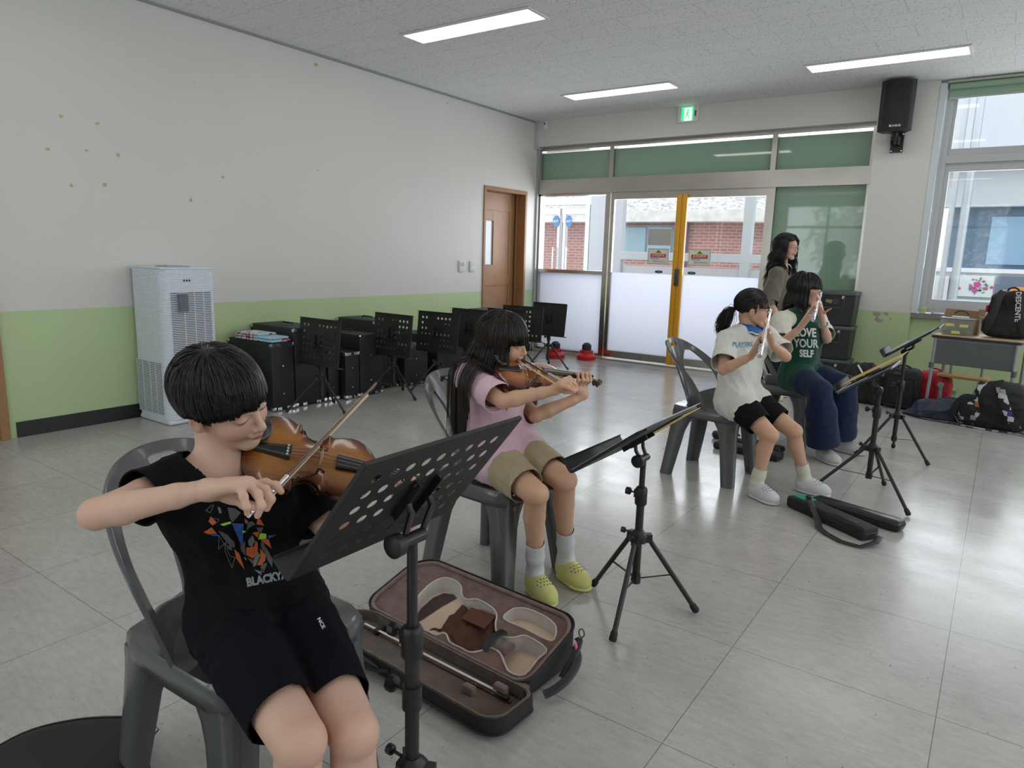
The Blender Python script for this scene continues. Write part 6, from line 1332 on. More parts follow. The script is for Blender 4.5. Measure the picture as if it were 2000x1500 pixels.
tee, fT = make_shirt(S, boy, M_btee, .004, (.50, .72), .078, 3, .0045, .035, .014, 't_shirt', sleeve_r=1.12); sho, fS = make_bottoms(S, boy, M_bsh, .004, .80, .98, 8, .0045, 'shorts', .013)
q = MB(); Cn = S['neck']+nrm(S['neck']-S['chest'])*.020; 
cf = coll_field(S); cf2 = Field(); cf2.ops = cf.ops
def cutB(q):
    x, y, z = q[:, 0], q[:, 1], q[:, 2]; lim = np.interp(y, [-.5, -.25, -.12, .05, .2, .3, .45], [-.22, -.16, -.02, .0, .05, .085, .10])+.02*np.sin(x*37+y*23); return z < lim
hp = trace_hair(S, cf, 5200, 4, lambda d, rr: np.where(d[:, 2] > .2, .20, .15)*rr.uniform(.93, 1.05, len(d)), 15, (0, -.25, .95), (.05, .9), .12, (.005, .014), cutB, cling=.8, clz=-9)
strands('hair', hp, np.random.RandomState(1).uniform(.0007, .0014, len(hp)), M_hair, boy, 3)
def hair_cap(S, parent, m, off=.010, cutf=None, h=.004, name='hair_cap'):
    fd = Field(); C, R, H = S['head'], S['R'], S['H']; L = lambda x, y, z: C+R@(np.array([x, y, z])*H); fd.el(L(0, -.07, .13), np.array([.345, .41, .365])*H+off, R, .05*H); fd.el(L(0, .10, -.05), np.array([.27, .27, .30])*H+off*.8, R, .1*H)
    P, F = field_mesh(fd, C-H*.75, C+H*.75, h); q = lambda P: (P-C)@R/H
    def g(P):
        l = q(P); x, y, z = l[:, 0], l[:, 1], l[:, 2]; lim = cutf(x, y); return (lim-z)*H
    P, F = trim(P, F, [g], h); return mesh_np(name, P, F, m, parent)
def limB(x, y): return np.interp(y, [-.6, -.25, -.12, .1, .22, .3, .6], [-.20, -.12, .04, .04, .10, .12, .12])
hair_cap(S, boy, M_hair, .0085, limB)
# shirt graphic and lettering (projected on the chest)
gx = nrm(np.cross(V(0, 0, 1), nrm(at(480, 1050, 1.0)-np.array([CX, CY, CZ]))))*-1
vd = nrm(at(490, 1070, 1)-np.array([CX, CY, CZ])); gx = rt; gy = up; org = at(490, 1065, 1.38)
kpx = 1.38/FPX
def G(pts): return [((x-490)*kpx, -(y-1065)*kpx) for x, y in pts]
cr = lambda pts: [(380+x/5.36, 900+y/5.36) for x, y in pts]
OR = mat('print_orange', (.58, .13, .035), .7); BL = mat('print_blue', (.025, .10, .36), .6); GRN = mat('print_lime', (.45, .78, .06), .6); GR = mat('print_grey', (.10, .105, .115), .6); GR2 = mat('print_grey_light', (.19, .20, .21), .6)
def pr(name, m, polys, off): return decal([G(cr(p)) for p in polys], name, m, tee, tee, org, gx, gy, vd, off, .012)
pr('chest_print', GR, [[(345, 490), (420, 500), (480, 545), (395, 645), (365, 600)], [(550, 640), (600, 625), (635, 655), (560, 700), (540, 730)], [(255, 730), (340, 770), (410, 850), (420, 900), (380, 905), (300, 800)], [(700, 840), (770, 930), (828, 1040), (822, 1125), (770, 1050), (730, 950)], [(470, 900), (520, 830), (530, 1000), (490, 950)], [(640, 690), (725, 685), (700, 740), (660, 720)], [(700, 1090), (765, 1075), (735, 1160), (690, 1130)], [(540, 1010), (610, 1040), (605, 1085)], [(700, 830), (735, 860), (720, 960), (690, 880)], [(330, 870), (380, 890), (390, 940), (345, 915)]], .0014)
pr('chest_print', GR2, [[(555, 830), (600, 770), (625, 830), (600, 900), (560, 880)], [(620, 1145), (700, 1165), (705, 1210), (660, 1180)], [(650, 940), (690, 990), (640, 1100), (610, 1115), (610, 1060)], [(245, 485), (275, 500), (288, 555), (262, 556)]], .0017)
pr('chest_print', OR, [[(180, 590), (240, 655), (200, 680), (160, 640)], [(105, 748), (190, 695), (238, 755), (160, 765)], [(655, 595), (690, 600), (733, 665), (640, 655)], [(598, 745), (680, 730), (655, 800)], [(685, 815), (780, 812), (815, 920)], [(535, 905), (620, 895), (655, 850), (658, 960), (605, 1025), (535, 985)], [(680, 915), (745, 990), (740, 1050), (700, 1095), (650, 1100), (690, 1010)], [(405, 915), (462, 970), (515, 1145), (430, 1020)], [(690, 1140), (742, 1178), (712, 1172)], [(630, 830), (655, 850), (640, 900), (622, 895)], [(515, 600), (550, 625), (535, 660), (520, 640)]], .0020)
pr('chest_print', BL, [[(383, 650), (505, 655), (498, 850), (480, 890), (440, 780)], [(160, 765), (245, 757), (270, 785), (200, 780)], [(770, 770), (862, 766), (782, 805)]], .0023)
pr('chest_print', GRN, [[(270, 670), (370, 635), (380, 655), (300, 682)], [(492, 718), (535, 728), (498, 750)], [(682, 748), (752, 752), (752, 808), (658, 814)], [(510, 1008), (520, 1010), (538, 1040), (528, 1036)]], .0026)
q = []
for a, b in (((262, 775), (250, 920)), ((250, 920), (330, 850)), ((330, 850), (315, 935)), ((315, 935), (388, 1120)), ((388, 1120), (420, 1010)), ((420, 1010), (370, 995)), ((370, 995), (325, 900)), ((262, 775), (325, 890)), ((195, 470), (130, 530)), ((130, 530), (175, 555)), ((175, 555), (210, 470)), ((205, 610), (262, 620)), ((262, 620), (245, 655))):
    a, b = np.array(a, float), np.array(b, float); d = nrm(b-a); n = np.array([-d[1], d[0]])*2.6; q.append([tuple(a+n), tuple(b+n), tuple(b-n), tuple(a-n)])
pr('chest_print', GR2, q, .0016)
decal_text('BLACKYAK', .024, 'print_lettering', mat('print_letter', (.27, .31, .33), .6), tee, tee, at(529, 1131, 1.40), rt*math.cos(.17)+up*math.sin(.17), up*math.cos(.17)-rt*math.sin(.17), vd, .0022, .0012, .008, sx=.86)
decal_text('NCE', .011, 'print_lettering', M_paper, sho, sho, at(634, 1226, 1.36), nrm(rt*.45-up*.9), nrm(rt*.9+up*.45), vd, .002, .0003, .01)
vio = violin('amber sunburst violin held under the chin of the boy in black', vT, vR, vS)
frog = at(487, 1006, 1.215); cpt = neckp(.165, -.012, .048+.010); bdir = nrm(cpt-frog)
bw = bow('violin bow drawn by the boy, its tip over the black cases', frog, frog+bdir*.64, -vR[:, 2]+bdir*.0, 1.)
# ================================================================ THE GIRL IN PINK
def build_person(S, name_label, h, group='musicians'):
    t = thing('person', name_label, 'person', (0, 0, 0), 0, group); b, f = build_body(S, t, h); return t
def blob(c, r): return (np.asarray(c)-r, np.asarray(c)+r)
g2R = headR(18, 12, -8); g2h = at(984, 664, 2.63); g2y = nrm(V(.42, .90, -.13)); g2n = V(.42, -.30, .85); g2n = nrm(g2n-g2y*(g2n@g2y)); g2v = frame(np.cross(g2y, g2n), g2y, g2n); gS = .86
g2T = at(1048, 718, 2.60)-g2v@(np.array([0, .19, .034])*gS); np2 = lambda f, x=0, z=0: g2T+g2v@(np.array([x, f, z])*gS)
G2 = dict(s=.90, head=g2h, R=g2R, H=.200, neck=at(952, 735, 2.70), chest=V(3.725, -5.765, .755), pel=V(3.72, -5.745, .525), slim=.95, arm=.92,
          sh=[at(915, 738, 2.62), at(975, 738, 2.90)], el=[at(982, 784, 2.47), at(1046, 812, 2.70)], wr=[at(1083, 762, 2.43), at(1122, 768, 2.60)],
          hip=[V(3.73, -5.815, .52), V(3.75, -5.665, .525)], kn=[at(1047, 965, 2.47), at(1103, 938, 2.56)], an=[at(1037, 1118, 2.56), at(1087, 1095, 2.70)], shrink=.006)
G2['an'] = [V(3.925, -5.775, .095), V(3.96, -5.60, .095)]
G2['toe'] = [G2['an'][0]+V(.105, -.055, -.065), G2['an'][1]+V(.11, -.04, -.065)]
fr2 = at(1124, 760, 2.42); c2p = np2(.165, 0, .055); bd2 = nrm(c2p-fr2)
pm = [at(1104, 742, 2.42), at(1102, 744, 2.405), at(1099, 748, 2.395), at(1096, 753, 2.39)]
fg = [fchain([(1104, 742), (1112, 738), (1121, 744), (1122, 753)], [2.42, 2.425, 2.425, 2.42]), fchain([(1102, 744), (1114, 744), (1124, 752), (1122, 762)], [2.405, 2.40, 2.40, 2.41]), fchain([(1099, 748), (1112, 750), (1124, 760), (1121, 768)], [2.395, 2.385, 2.385, 2.40]), fchain([(1096, 753), (1109, 757), (1121, 764), (1127, 762)], [2.39, 2.375, 2.375, 2.39]), fchain([(1094, 758), (1104, 765), (1116, 766)], [2.43, 2.43, 2.43])]
G2['wr'][1] = np2(.475, .05, -.065)
pl = [np2(.47, .024, -.03), np2(.45, .028, -.03), np2(.43, .032, -.032), np2(.41, .036, -.034)]
fl = [[pl[0], np2(.475, .036, .015), np2(.47, .018, .036), np2(.465, .004, .024)], [pl[1], np2(.452, .040, .018), np2(.447, .020, .040), np2(.442, .004, .026)], [pl[2], np2(.430, .042, .018), np2(.424, .022, .040), np2(.418, .005, .027)], [pl[3], np2(.405, .042, .015), np2(.400, .024, .036), np2(.395, .008, .027)], [np2(.49, .0, -.04), np2(.495, -.018, -.01), np2(.495, -.020, .015)]]
G2['hands'] = [(pm, fg), (pl, fl)]; G2['scalp'] = scalp_default; G2['fine'] = [blob(at(1110, 752, 2.42), .075), blob(np2(.45, .01, 0), .065), blob(g2h, .14)]; G2['fine'] = [(a, b, .0028) for a, b in G2['fine']]; G2['skin'] = (.66, .40, .27)
girl = build_person(G2, 'seated girl with long black hair, pink T-shirt, khaki shorts and yellow clogs playing a violin', .0048)
M_pink = cloth('pink_jersey', (.74, .50, .60)); M_khaki = cloth('khaki_cotton', (.42, .35, .22), var=.05); M_sock = mat('white_rib_knit', (.72, .73, .76), .9, bump=.2, bscale=300); M_clog = mat('yellow_foam', (.68, .66, .25), .6)
tp2, _ = make_shirt(G2, girl, M_pink, .0045, (.86, .74), .070, 11, .005, .02, .018, 't_shirt', sleeve_r=1.22); sp2, _ = make_bottoms(G2, girl, M_khaki, .0045, .80, 1.08, 12, .0045, 'shorts', .014)
for i in (0, 1): make_sock(G2, i, girl, M_sock, .62); make_shoe(G2, i, girl, M_clog, .0035, 'clog')
cg = coll_field(G2); cg.rc(G2['sh'][0], lerp(G2['sh'][0], G2['el'][0], .62), .058, .062, .02)
hg = trace_hair(G2, cg, 4200, 21, lambda d, rr: np.where((d[:, 1] > .42) & (np.abs(d[:, 0]) < .6), .135, .60)*rr.uniform(.85, 1, len(d)), 24, (.0, -.1, 1), (.15, 2.5), .30, (.005, .018), lambda q: (q[:, 1] > .25) & (q[:, 2] < .04) & (q[:, 2] > -.7) & (np.abs(q[:, 0]) < .365) | ((q[:, 0] < .2) & (q[:, 1] > .02) & (q[:, 2] < -.55)) | ((q[:, 1] > .12) & (q[:, 2] < -.75)))
strands('hair', hg, np.random.RandomState(2).uniform(.0010, .0020, len(hg)), M_hairb, girl, 3); hair_cap(G2, girl, M_hairb, .005, lambda x, y: np.interp(y, [-.6, -.05, .05, .2, .3], [-.5, -.35, .0, .14, .2]), .0045)
hit = BVHTree.FromObject(tp2, bpy.context.evaluated_depsgraph_get()).ray_cast(Vector((CX, CY, CZ)), Vector(nrm(at(993, 796, 1)-V(CX, CY, CZ))))
if hit[0] is not None:
    Rl = frame(rt, up, -fw); q = MB(); c_ = np.array(hit[0])-fw*.003
    for a, b, w, h_ in ((-.006, 0, .003, .022), (0, .010, .012, .003), (.001, .001, .008, .003), (.006, .006, .003, .010)): q.box(c_+rt*a+up*b, (w, h_, .001), Rl)
    q.build('chest_logo', M_ink, girl)
violin('brown violin held by the girl in pink', g2T, g2v, gS, True); bow('violin bow crossing in front of the pink-shirted girl', fr2, fr2+bd2*.58, -g2v[:, 2])
# ================================================================ FLAUTIST IN WHITE
M_wt = cloth('white_jersey', (.70, .70, .66)); M_bk = cloth('black_cotton', (.010, .010, .013), .9, 0.); M_ws = mat('white_foam', (.62, .63, .66), .6); M_cream = cloth('cream_sock', (.66, .64, .55))
wR = headR(17, 3, -4); wh_ = at(1471, 602, 3.97)
WG = dict(s=.93, head=wh_, R=wR, H=.205, neck=at(1462, 645, 4.02), chest=V(4.095, -3.90, .80), pel=V(4.085, -3.905, .53), arm=.95,
          sh=[at(1419, 664, 3.92), at(1496, 655, 4.14)], el=[at(1413, 722, 3.74), at(1535, 697, 3.98)], wr=[at(1467, 696, 3.62), at(1508, 672, 3.88)],
          hip=[V(4.10, -3.985, .525), V(4.11, -3.825, .525)], kn=[at(1503, 850, 3.78), at(1550, 842, 3.90)], an=[at(1478, 945, 3.87), at(1571, 930, 3.99)], shrink=.006, skin=(.62, .37, .25))
for a in WG['an']: a[2] = .09
WG['toe'] = [WG['an'][0]+V(.11, -.055, -.06), WG['an'][1]+V(.12, -.01, -.06)]
fa = at(1503, 612, 3.80); fb_ = at(1484, 695, 3.29); fd_ = nrm(fb_-fa); fa = fa-fd_*.05; fup = V(-.3, 0, 1)
def on_fl(a, d, t, o): return a+d*t+o
def flute_hands(a, d, upv, t1, t2, wr, s=1., pinky=None):
    u = nrm(upv-d*(upv@d)); sd = np.cross(d, u)   # sd: towards the player's far side
    out = []
    for (t, w, sg) in ((t1, wr[0], 1), (t2, wr[1], -1)):
        toward = nrm(w-(a+d*t)); mc, fn = [], []
        for k in range(4):
            tk = t+(.030-.020*k)*sg; base = a+d*tk; m = base+toward*.040+u*.022; mc.append(m); tip = base+u*.013; kn1 = base+toward*.018+u*.038; kn2 = base-toward*.002+u*.030; fn.append([m, kn1, kn2, tip])
        th0 = a+d*(t+.015*sg)+toward*.040-u*.005; fn.append([th0, th0-toward*.022-u*.012, a+d*(t+.02*sg)-u*.011])
        out.append((mc, fn))
    if pinky is not None: out[1][1][3][1:] = pinky
    return out
WG['hands'] = flute_hands(fa, fd_, fup, .47, .25, WG['wr']); WG['scalp'] = scalp_default; WG['fine'] = [(*blob(fa+fd_*.36, .13), .0035)]
wgirl = build_person(WG, 'seated flautist with a ponytail, white T-shirt with blue collar and black shorts', .005)
tw_, _ = make_shirt(WG, wgirl, M_wt, .005, (.80, .80), .078, 31, .006, .075, .020, 't_shirt', sleeve_r=1.45); bw_, _ = make_bottoms(WG, wgirl, M_bk, .005, .72, 1.2, 32, .003, 'shorts', .008)
for i in (0, 1): make_sock(WG, i, wgirl, M_cream, .70); make_shoe(WG, i, wgirl, M_ws, .0045, 'slip_on_shoe', True, (.12, .12, .12))
# collar
q = MB(); nb = WG['neck']; ax = nrm(wh_-nb); Rc = ortho(nrm(V(1, .15, 0)), ax); 
for k, (m_, r0_, r1_, zz0, zz1) in enumerate(((0, .056, .094, .034, .004), (1, .0945, .100, .0035, -.002))):
    n = 28; vs = []
    for i in range(n+1):
        a_ = PI*.5+.25+(2*PI-.5)*i/n; c, s_ = math.cos(a_), math.sin(a_)
        for (rr_, zz) in ((r0_, zz0), (r1_, zz1)): vs.append(nb+Rc@np.array([c*rr_, s_*rr_*.9+.008, zz+.012-(.022 if s_ > .3 else 0)*(s_)]))
    q.m = m_; q.add(vs, [(2*i, 2*i+1, 2*i+3, 2*i+2) for i in range(n)])
co_ = q.build('collar', [mat('collar_blue', (.02, .13, .42), .7), M_wt], wgirl, smooth=60); solid(co_, .004, 1)
cw = coll_field(WG); tie = wh_+wR@(np.array([.0, -.52, -.08])*.205)
def pony(S, n, seed, m, parent, coll):
    rr = np.random.RandomState(seed); C, R, H = S['head'], S['R'], S['H']; d = rr.normal(size=(n*4, 3)); d /= np.linalg.norm(d, axis=1, keepdims=True)
    d = d[(d[:, 2] > -.45) & ~((d[:, 1] > .15) & (d[:, 2] < .45)) & ~((d[:, 1] > .0) & (d[:, 2] < .1))][:n]; n = len(d); tl = (tie-C)@R/H; ctr = np.array([0, -.07, .13]); rad = np.array([.355, .42, .375]); td = (tl-ctr)/rad; td /= np.linalg.norm(td)
    ts = np.linspace(0, 1, 12); lf = rr.uniform(.004, .012, n); P = []
    for t in ts:
        v = d*(1-t)+td*t; v /= np.linalg.norm(v, axis=1, keepdims=True); P.append(C+((ctr+v*rad)*H+v*(lf*(1-t*.5))[:, None])@R.T)
    P = np.stack(P, 1); strands('hair', P, rr.uniform(.0010, .0018, n), m, parent, 3, False)
    k = 14; q = []; off = rr.normal(size=(500, 3))*.010; dn = nrm(-R[:, 1]*.75+V(0, 0, -1)); ln = rr.uniform(.10, .165, 500)
    for i in range(k): t = i/(k-1); dd = -R[:, 1][None]*(.55*math.sin(t*PI*.6))*ln[:, None]*.75+V(0, 0, -1)[None]*(t**1.4)*ln[:, None]; q.append(tie+off*(.35+1.5*math.sin(t*PI*.8))+dd)
    strands('ponytail', np.stack(q, 1), np.full(500, .0017), m, parent, 3)
    q = MB(); q.ball(tie, .014, 10); q.build('hair_tie', M_ink, parent, smooth=60)
pony(WG, 2200, 5, M_hair, wgirl, cw); hair_cap(WG, wgirl, M_hair, .004, lambda x, y: np.interp(y, [-.6, -.3, -.12, .0, .1, .3], [-.35, -.2, -.0, .10, .16, .25]), .005)
hb_ = trace_hair(WG, cw, 900, 8, lambda d, rr: .13*rr.uniform(.8, 1.1, len(d)), 12, (0, -.1, 1), (.2, 2.), .30, (.004, .010), lambda q: (q[:, 2] < .03+.12*(q[:, 1] < .15)) | (q[:, 1] < .0), cling=.5); strands('fringe', hb_, np.full(len(hb_), .0014), M_hair, wgirl, 3)
def glasses(S, parent, m, dx=.0):
    C, R, H = S['head'], S['R'], S['H']; L = lambda x, y, z: C+R@(np.array([x, y, z])*H); q = MB()
    for s_ in (-1, 1):
        P = [L(s_*(.135+.105*math.copysign(abs(math.cos(a_))**.8, math.cos(a_))), .435, -.02+.085*math.copysign(abs(math.sin(a_))**.8, math.sin(a_))) for a_ in np.linspace(0, 2*PI, 21)]; q.tube(P, .0016, 5, caps=False); q.tube([L(s_*.24, .43, .0), L(s_*.34, .35, .01), L(s_*.365, .02, .0)], .0014, 5)
    q.tube([L(-.03, .435, .0), L(0, .46, .01), L(.03, .435, 0)], .0014, 5); q.build('glasses', m, parent, smooth=60)
glasses(WG, wgirl, mat('thin_frame', (.25, .18, .16), .3, .6))
vdw = lambda px, py: nrm(at(px, py, 1)-V(CX, CY, CZ))
decal_text('PLAYERS', .034, 'print_lettering', mat('print_sky', (.10, .28, .45), .7), tw_, tw_, at(1450, 673, 3.8), rt*.998-up*.0, up, vdw(1450, 673), .003, .0006, .01, sx=.86)
decal([[(-.04, 0), (.04, 0), (.04, .002), (-.04, .002)], [(-.015, -.014), (.015, -.014), (.015, -.012), (-.015, -.012)]], 'print_line', MATS['print_sky'], tw_, tw_, at(1450, 679, 3.8), rt, up, vdw(1450, 679), .003, .02)
q = MB(); p_ = at(1434, 802, 3.83); q.ball(p_, (.010, .010, .010), 10); bt = q.build('button', mat('cream_button', (.7, .66, .55), .4), wgirl, smooth=60)
hit = BVHTree.FromObject(bw_, bpy.context.evaluated_depsgraph_get()).ray_cast(Vector((CX, CY, CZ)), Vector(vdw(1434, 802)))
if hit[0] is not None: bt.location = Vector(hit[0])-Vector(p_)
flute('silver flute of the white-shirted flautist', fa, fb_, fup)
# ================================================================ FLAUTIST IN GREEN
M_cr = cloth('cream_jersey', (.68, .66, .58)); M_gr = cloth('bottle_green_jersey', (.010, .060, .035)); M_jean = cloth('dark_denim', (.016, .026, .065), .85, .1, .12)
eR = headR(12, 2, -2); eh = at(1574, 566, 4.70)
EG = dict(s=1.0, head=eh, R=eR, H=.215, neck=at(1563, 612, 4.74), chest=V(4.20, -2.84, .84), pel=V(4.16, -2.80, .535), arm=.92,
          sh=[at(1526, 628, 4.62), at(1594, 625, 4.90)], el=[at(1522, 675, 4.46), at(1615, 662, 4.72)], wr=[at(1561, 642, 4.36), at(1607, 630, 4.62)],
          hip=[V(4.18, -2.90, .53), V(4.19, -2.73, .53)], kn=[at(1601, 762, 4.52), at(1650, 752, 4.72)], an=[at(1608, 872, 4.66), at(1640, 858, 4.90)], shrink=.006, skin=(.66, .40, .29))
for a in EG['an']: a[2] = .09
EG['toe'] = [EG['an'][0]+V(.10, -.09, -.06), EG['an'][1]+V(.14, -.03, -.06)]
ga = at(1602, 575, 4.58); gb_ = at(1588, 625, 4.05); gd_ = nrm(gb_-ga); ga = ga-gd_*.05
EG['hands'] = flute_hands(ga, gd_, V(-.3, 0, 1), .42, .22, EG['wr'], 1., [at(1610, 612, 4.45), at(1617, 606, 4.42), at(1623, 603, 4.40)]); EG['scalp'] = scalp_default; EG['fine'] = [(*blob(ga+gd_*.32, .12), .0038)]
egirl = build_person(EG, 'seated flautist with shoulder-length black hair, dark green raglan T-shirt and wide blue jeans', .0055)
te, _ = make_shirt(EG, egirl, M_gr, .0055, (.12, .12), .068, 41, .004, .03, .020, 'raglan_shirt')
def sleeves(S, parent, m, ups, h, loose=.022, rr=1.5, name='sleeve'):
    for i in (0, 1):
        s = S['s']; a, b = S['sh'][i], S['el'][i]; e = lerp(a, b, ups); d = nrm(b-a); fd = Field(); nb = S['neck']; fd.rc(lerp(nb, a, .35), a, .044*s+loose*.5, .049*s+loose*.8, .02); fd.rc(a, e+d*.03, .049*s+loose*.8, .040*s*rr+loose*.6, .03); fd.disp = folds(50+i, .005, 26)
        pts = np.array([nb, a, e]); P, F = field_mesh(fd, pts.min(0)-.12, pts.max(0)+.12, h); P, F = trim(P, F, [lambda P: (P-e)@d, lambda P: -((P-lerp(nb, a, .45))@nrm(a-nb))], h); o = mesh_np(name, P, F, m, parent); solid(o, .003, -1)
sleeves(EG, egirl, M_cr, .82, .0055); be, _ = make_bottoms(EG, egirl, M_jean, .0055, .93, 1., 42, .004, 'jeans', .013, True, 1.45)
for i in (0, 1): make_shoe(EG, i, egirl, mat('grey_white_foam', (.50, .50, .50), .6), .005, 'slip_on_shoe', True, (.15, .15, .15))
ce = coll_field(EG); he = trace_hair(EG, ce, 2600, 51, lambda d, rr: np.where((d[:, 1] > .45) & (np.abs(d[:, 0]) < .6), .13, .33)*rr.uniform(.86, 1, len(d)), 18, (0, -.1, 1), (.15, 2.4), .30, (.006, .022), lambda q: (q[:, 1] > .13) & (q[:, 2] < .05) & (q[:, 2] > -.9))
strands('hair', he, np.full(len(he), .0021), M_hair, egirl, 3); hair_cap(EG, egirl, M_hair, .006, lambda x, y: np.interp(y, [-.6, -.05, .05, .2, .3], [-.6, -.4, .0, .14, .2]), .006)
wt_ = mat('print_white', (.68, .70, .68), .7)
for i_, (tx, yy, sz) in enumerate((('LOVE', 650, .078), ('YOUR', 671, .078), ('SELF', 691, .066))): decal_text(tx, sz, 'print_lettering', wt_, te, te, at(1573+i_*1, yy, 4.55), nrm(rt-up*.05), up, vdw(1573, yy), .004, .0025, .015, sx=.74)
q = MB(); w_ = EG['wr'][1]; dd_ = nrm(w_-EG['el'][1]); Rw = ortho(nrm(np.cross(dd_, V(0, 0, 1))), dd_); q.tube([w_-dd_*.025+Rw@np.array([math.cos(a_)*.028, math.sin(a_)*.028, 0]) for a_ in np.linspace(0, 2*PI, 17)], .004, 6, sq=(1, 1.6)); q.build('bracelet', mat('bracelet_blue', (.35, .50, .58), .3, .5), egirl, smooth=60)
flute('silver flute of the green-shirted flautist', ga, gb_, V(-.3, 0, 1))
# ================================================================ THE STANDING WOMAN
M_ol = cloth('olive_jacket', (.15, .135, .105)); nR = headR(-18, -1, 2); nh = at(1537, 484, 6.50)
NW = dict(s=1.05, head=nh, R=nR, H=.225, neck=nh+V(-.03, .02, -.20), slim=.95, shrink=.008, skin=(.62, .38, .28), arm=.95)
bx, by = nh[0]-.03, nh[1]+.03; NW['neck'] = V(bx, by, nh[2]-.19); NW['chest'] = V(bx-.02, by, 1.10); NW['pel'] = V(bx-.02, by, .83)
NW['sh'] = [V(bx+.0, by-.17, 1.19), V(bx+.0, by+.17, 1.19)]; NW['el'] = [V(bx-.03, by-.24, .93), V(bx-.03, by+.24, .93)]; NW['wr'] = [V(bx+.10, by-.20, .74), V(bx+.10, by+.20, .74)]
NW['hip'] = [V(bx-.02, by-.085, .80), V(bx-.02, by+.085, .80)]; NW['kn'] = [V(bx+.0, by-.10, .44), V(bx, by+.10, .44)]; NW['an'] = [V(bx-.02, by-.10, .09), V(bx-.02, by+.10, .09)]; NW['toe'] = [V(bx+.12, by-.13, .03), V(bx+.12, by+.08, .03)]
hn = []
for i, sg in ((0, -1), (1, 1)):
    w = NW['wr'][i]; mc = [w+V(.03, sg*(.0)+.0, -.07)+V(.016*(1.5-k), 0, 0) for k in range(4)]; fn = [[m, m+V(.004, -sg*.004, -.03), m+V(.004, -sg*.012, -.052), m+V(0, -sg*.018, -.068)] for m in mc]; fn.append([w+V(.035, -sg*.012, -.03), w+V(.055, -sg*.02, -.055), w+V(.06, -sg*.024, -.075)]); hn.append((mc, fn))
NW['hands'] = hn; NW['scalp'] = scalp_default
woman = build_person(NW, 'standing woman with wavy black hair, glasses and an olive-grey jacket behind the flautists', .007, 'adults')
woman['group'] = 'teacher'; make_shirt(NW, woman, M_ol, .007, (.93, .93), .075, 61, .007, .12, .030, 'jacket', sleeve_r=1.5); make_bottoms(NW, woman, M_bk, .007, .92, 1., 62, .004, 'trousers', .015, True, 1.1)
for i in (0, 1): make_shoe(NW, i, woman, mat('cream_foam', (.66, .58, .42), .6), .005, 'clog')
cn = coll_field(NW); hw = trace_hair(NW, cn, 2600, 71, lambda d, rr: .44*rr.uniform(.8, 1, len(d)), 24, (-.1, .15, 1), (.15, 1.6), .34, (.010, .035), lambda q: (q[:, 1] > .12) & (q[:, 2] < .24) & (q[:, 2] > -.7) & (np.abs(q[:, 0]) < .36), wave=.42, part=-.2)
strands('hair', hw, np.full(len(hw), .0024), M_hair, woman, 3); hair_cap(NW, woman, M_hair, .006, lambda x, y: np.interp(y, [-.6, -.05, .1, .25, .33], [-.4, -.3, .12, .24, .32]), .007)
glasses(NW, woman, mat('mauve_frame', (.30, .12, .16), .3, .3))
# ================================================================ OPEN VIOLIN CASE
M_shell = mat('case_canvas', (.014, .014, .016), .7, bump=.2, bscale=600); M_velv = mat('brown_velvet', (.150, .080, .062), .9, 0, .2, bump=.25, bscale=160, var=.28, vscale=28, sheen=.6); M_velv2 = mat('dark_olive_velvet', (.085, .052, .034), .9, 0, .2, bump=.25, bscale=160, var=.3, vscale=24, sheen=.6); M_felt = mat('beige_felt', (.70, .53, .40), .9, 0, .2, bump=.1, bscale=300, var=.04, sheen=.5); M_felt2 = mat('pale_piping', (.60, .55, .51), .85)
vc = thing('violin_case', 'open black violin case with brown velvet lining on the floor', 'case', (3.97, -6.345, 0), math.atan2(-.06, 1))
def rrect(x0, x1, y0, y1, r, n=7, rs=None):
    out = []; rs = rs or [r]*4
    for q_, (cx, cy) in enumerate(((x1, y1), (x0, y1), (x0, y0), (x1, y0))):
        rr = rs[q_]; sx = 1 if cx == x1 else -1; sy = 1 if cy == y1 else -1
        for i in range(n+1): a = q_*PI/2+i*PI/2/n; out.append((cx-sx*rr+rr*math.cos(a), cy-sy*rr+rr*math.sin(a)))
    return out
ZB = lambda x, y: .062+.30*y
def shell(outl, fz0, fz1, thick, name, m, parent, inner_m=None, floor_z=None):
    q = MB(); c = np.mean(outl, 0); n = len(outl)
    def ins(p, d): v = np.array(p)-c; return tuple(np.array(p)-d*v/np.array([abs(v[0])+.12, abs(v[1])+.12])*1.4*np.array([1, 1]))
    rings = [[(x, y, fz0(x, y)+.012) for x, y in [ins(p, .012) for p in outl]], [(x, y, fz0(x, y)+.02) for x, y in outl], [(x, y, fz1(x, y)-.012) for x, y in outl], [(x, y, fz1(x, y)) for x, y in [ins(p, .002) for p in outl]], [(x, y, fz1(x, y)) for x, y in [ins(p, thick) for p in outl]]]
    rings.insert(0, [(x, y, fz0(x, y)) for x, y in [ins(p, .03) for p in outl]])
    vs = [p for r in rings for p in r]; q.add(vs, [(j*n+k, j*n+(k+1) % n, (j+1)*n+(k+1) % n, (j+1)*n+k) for j in range(len(rings)-1) for k in range(n)]+[tuple(range(n))[::-1]])
    return q.build(name, m, parent, smooth=50), [ins(p, thick) for p in outl]
ob = rrect(-.415, .322, -.012, .285, .08, 8, [.07, .10, .06, .05])
base_o, inn = shell(ob, lambda x, y: max(0, .0), ZB, .010, 'base_shell', M_shell, vc)
from mathutils.geometry import tessellate_polygon
def fill(outl, holes, fz, name, m, parent):
    loops = [[Vector((x, y, 0)) for x, y in outl]]+[[Vector((x, y, 0)) for x, y in h] for h in holes]; tri = tessellate_polygon(loops); pts = [p for l in loops for p in l]; q = MB(); q.add([(p.x, p.y, fz(p.x, p.y)) for p in pts], [tuple(t) for t in tri]); return q.build(name, m, parent)
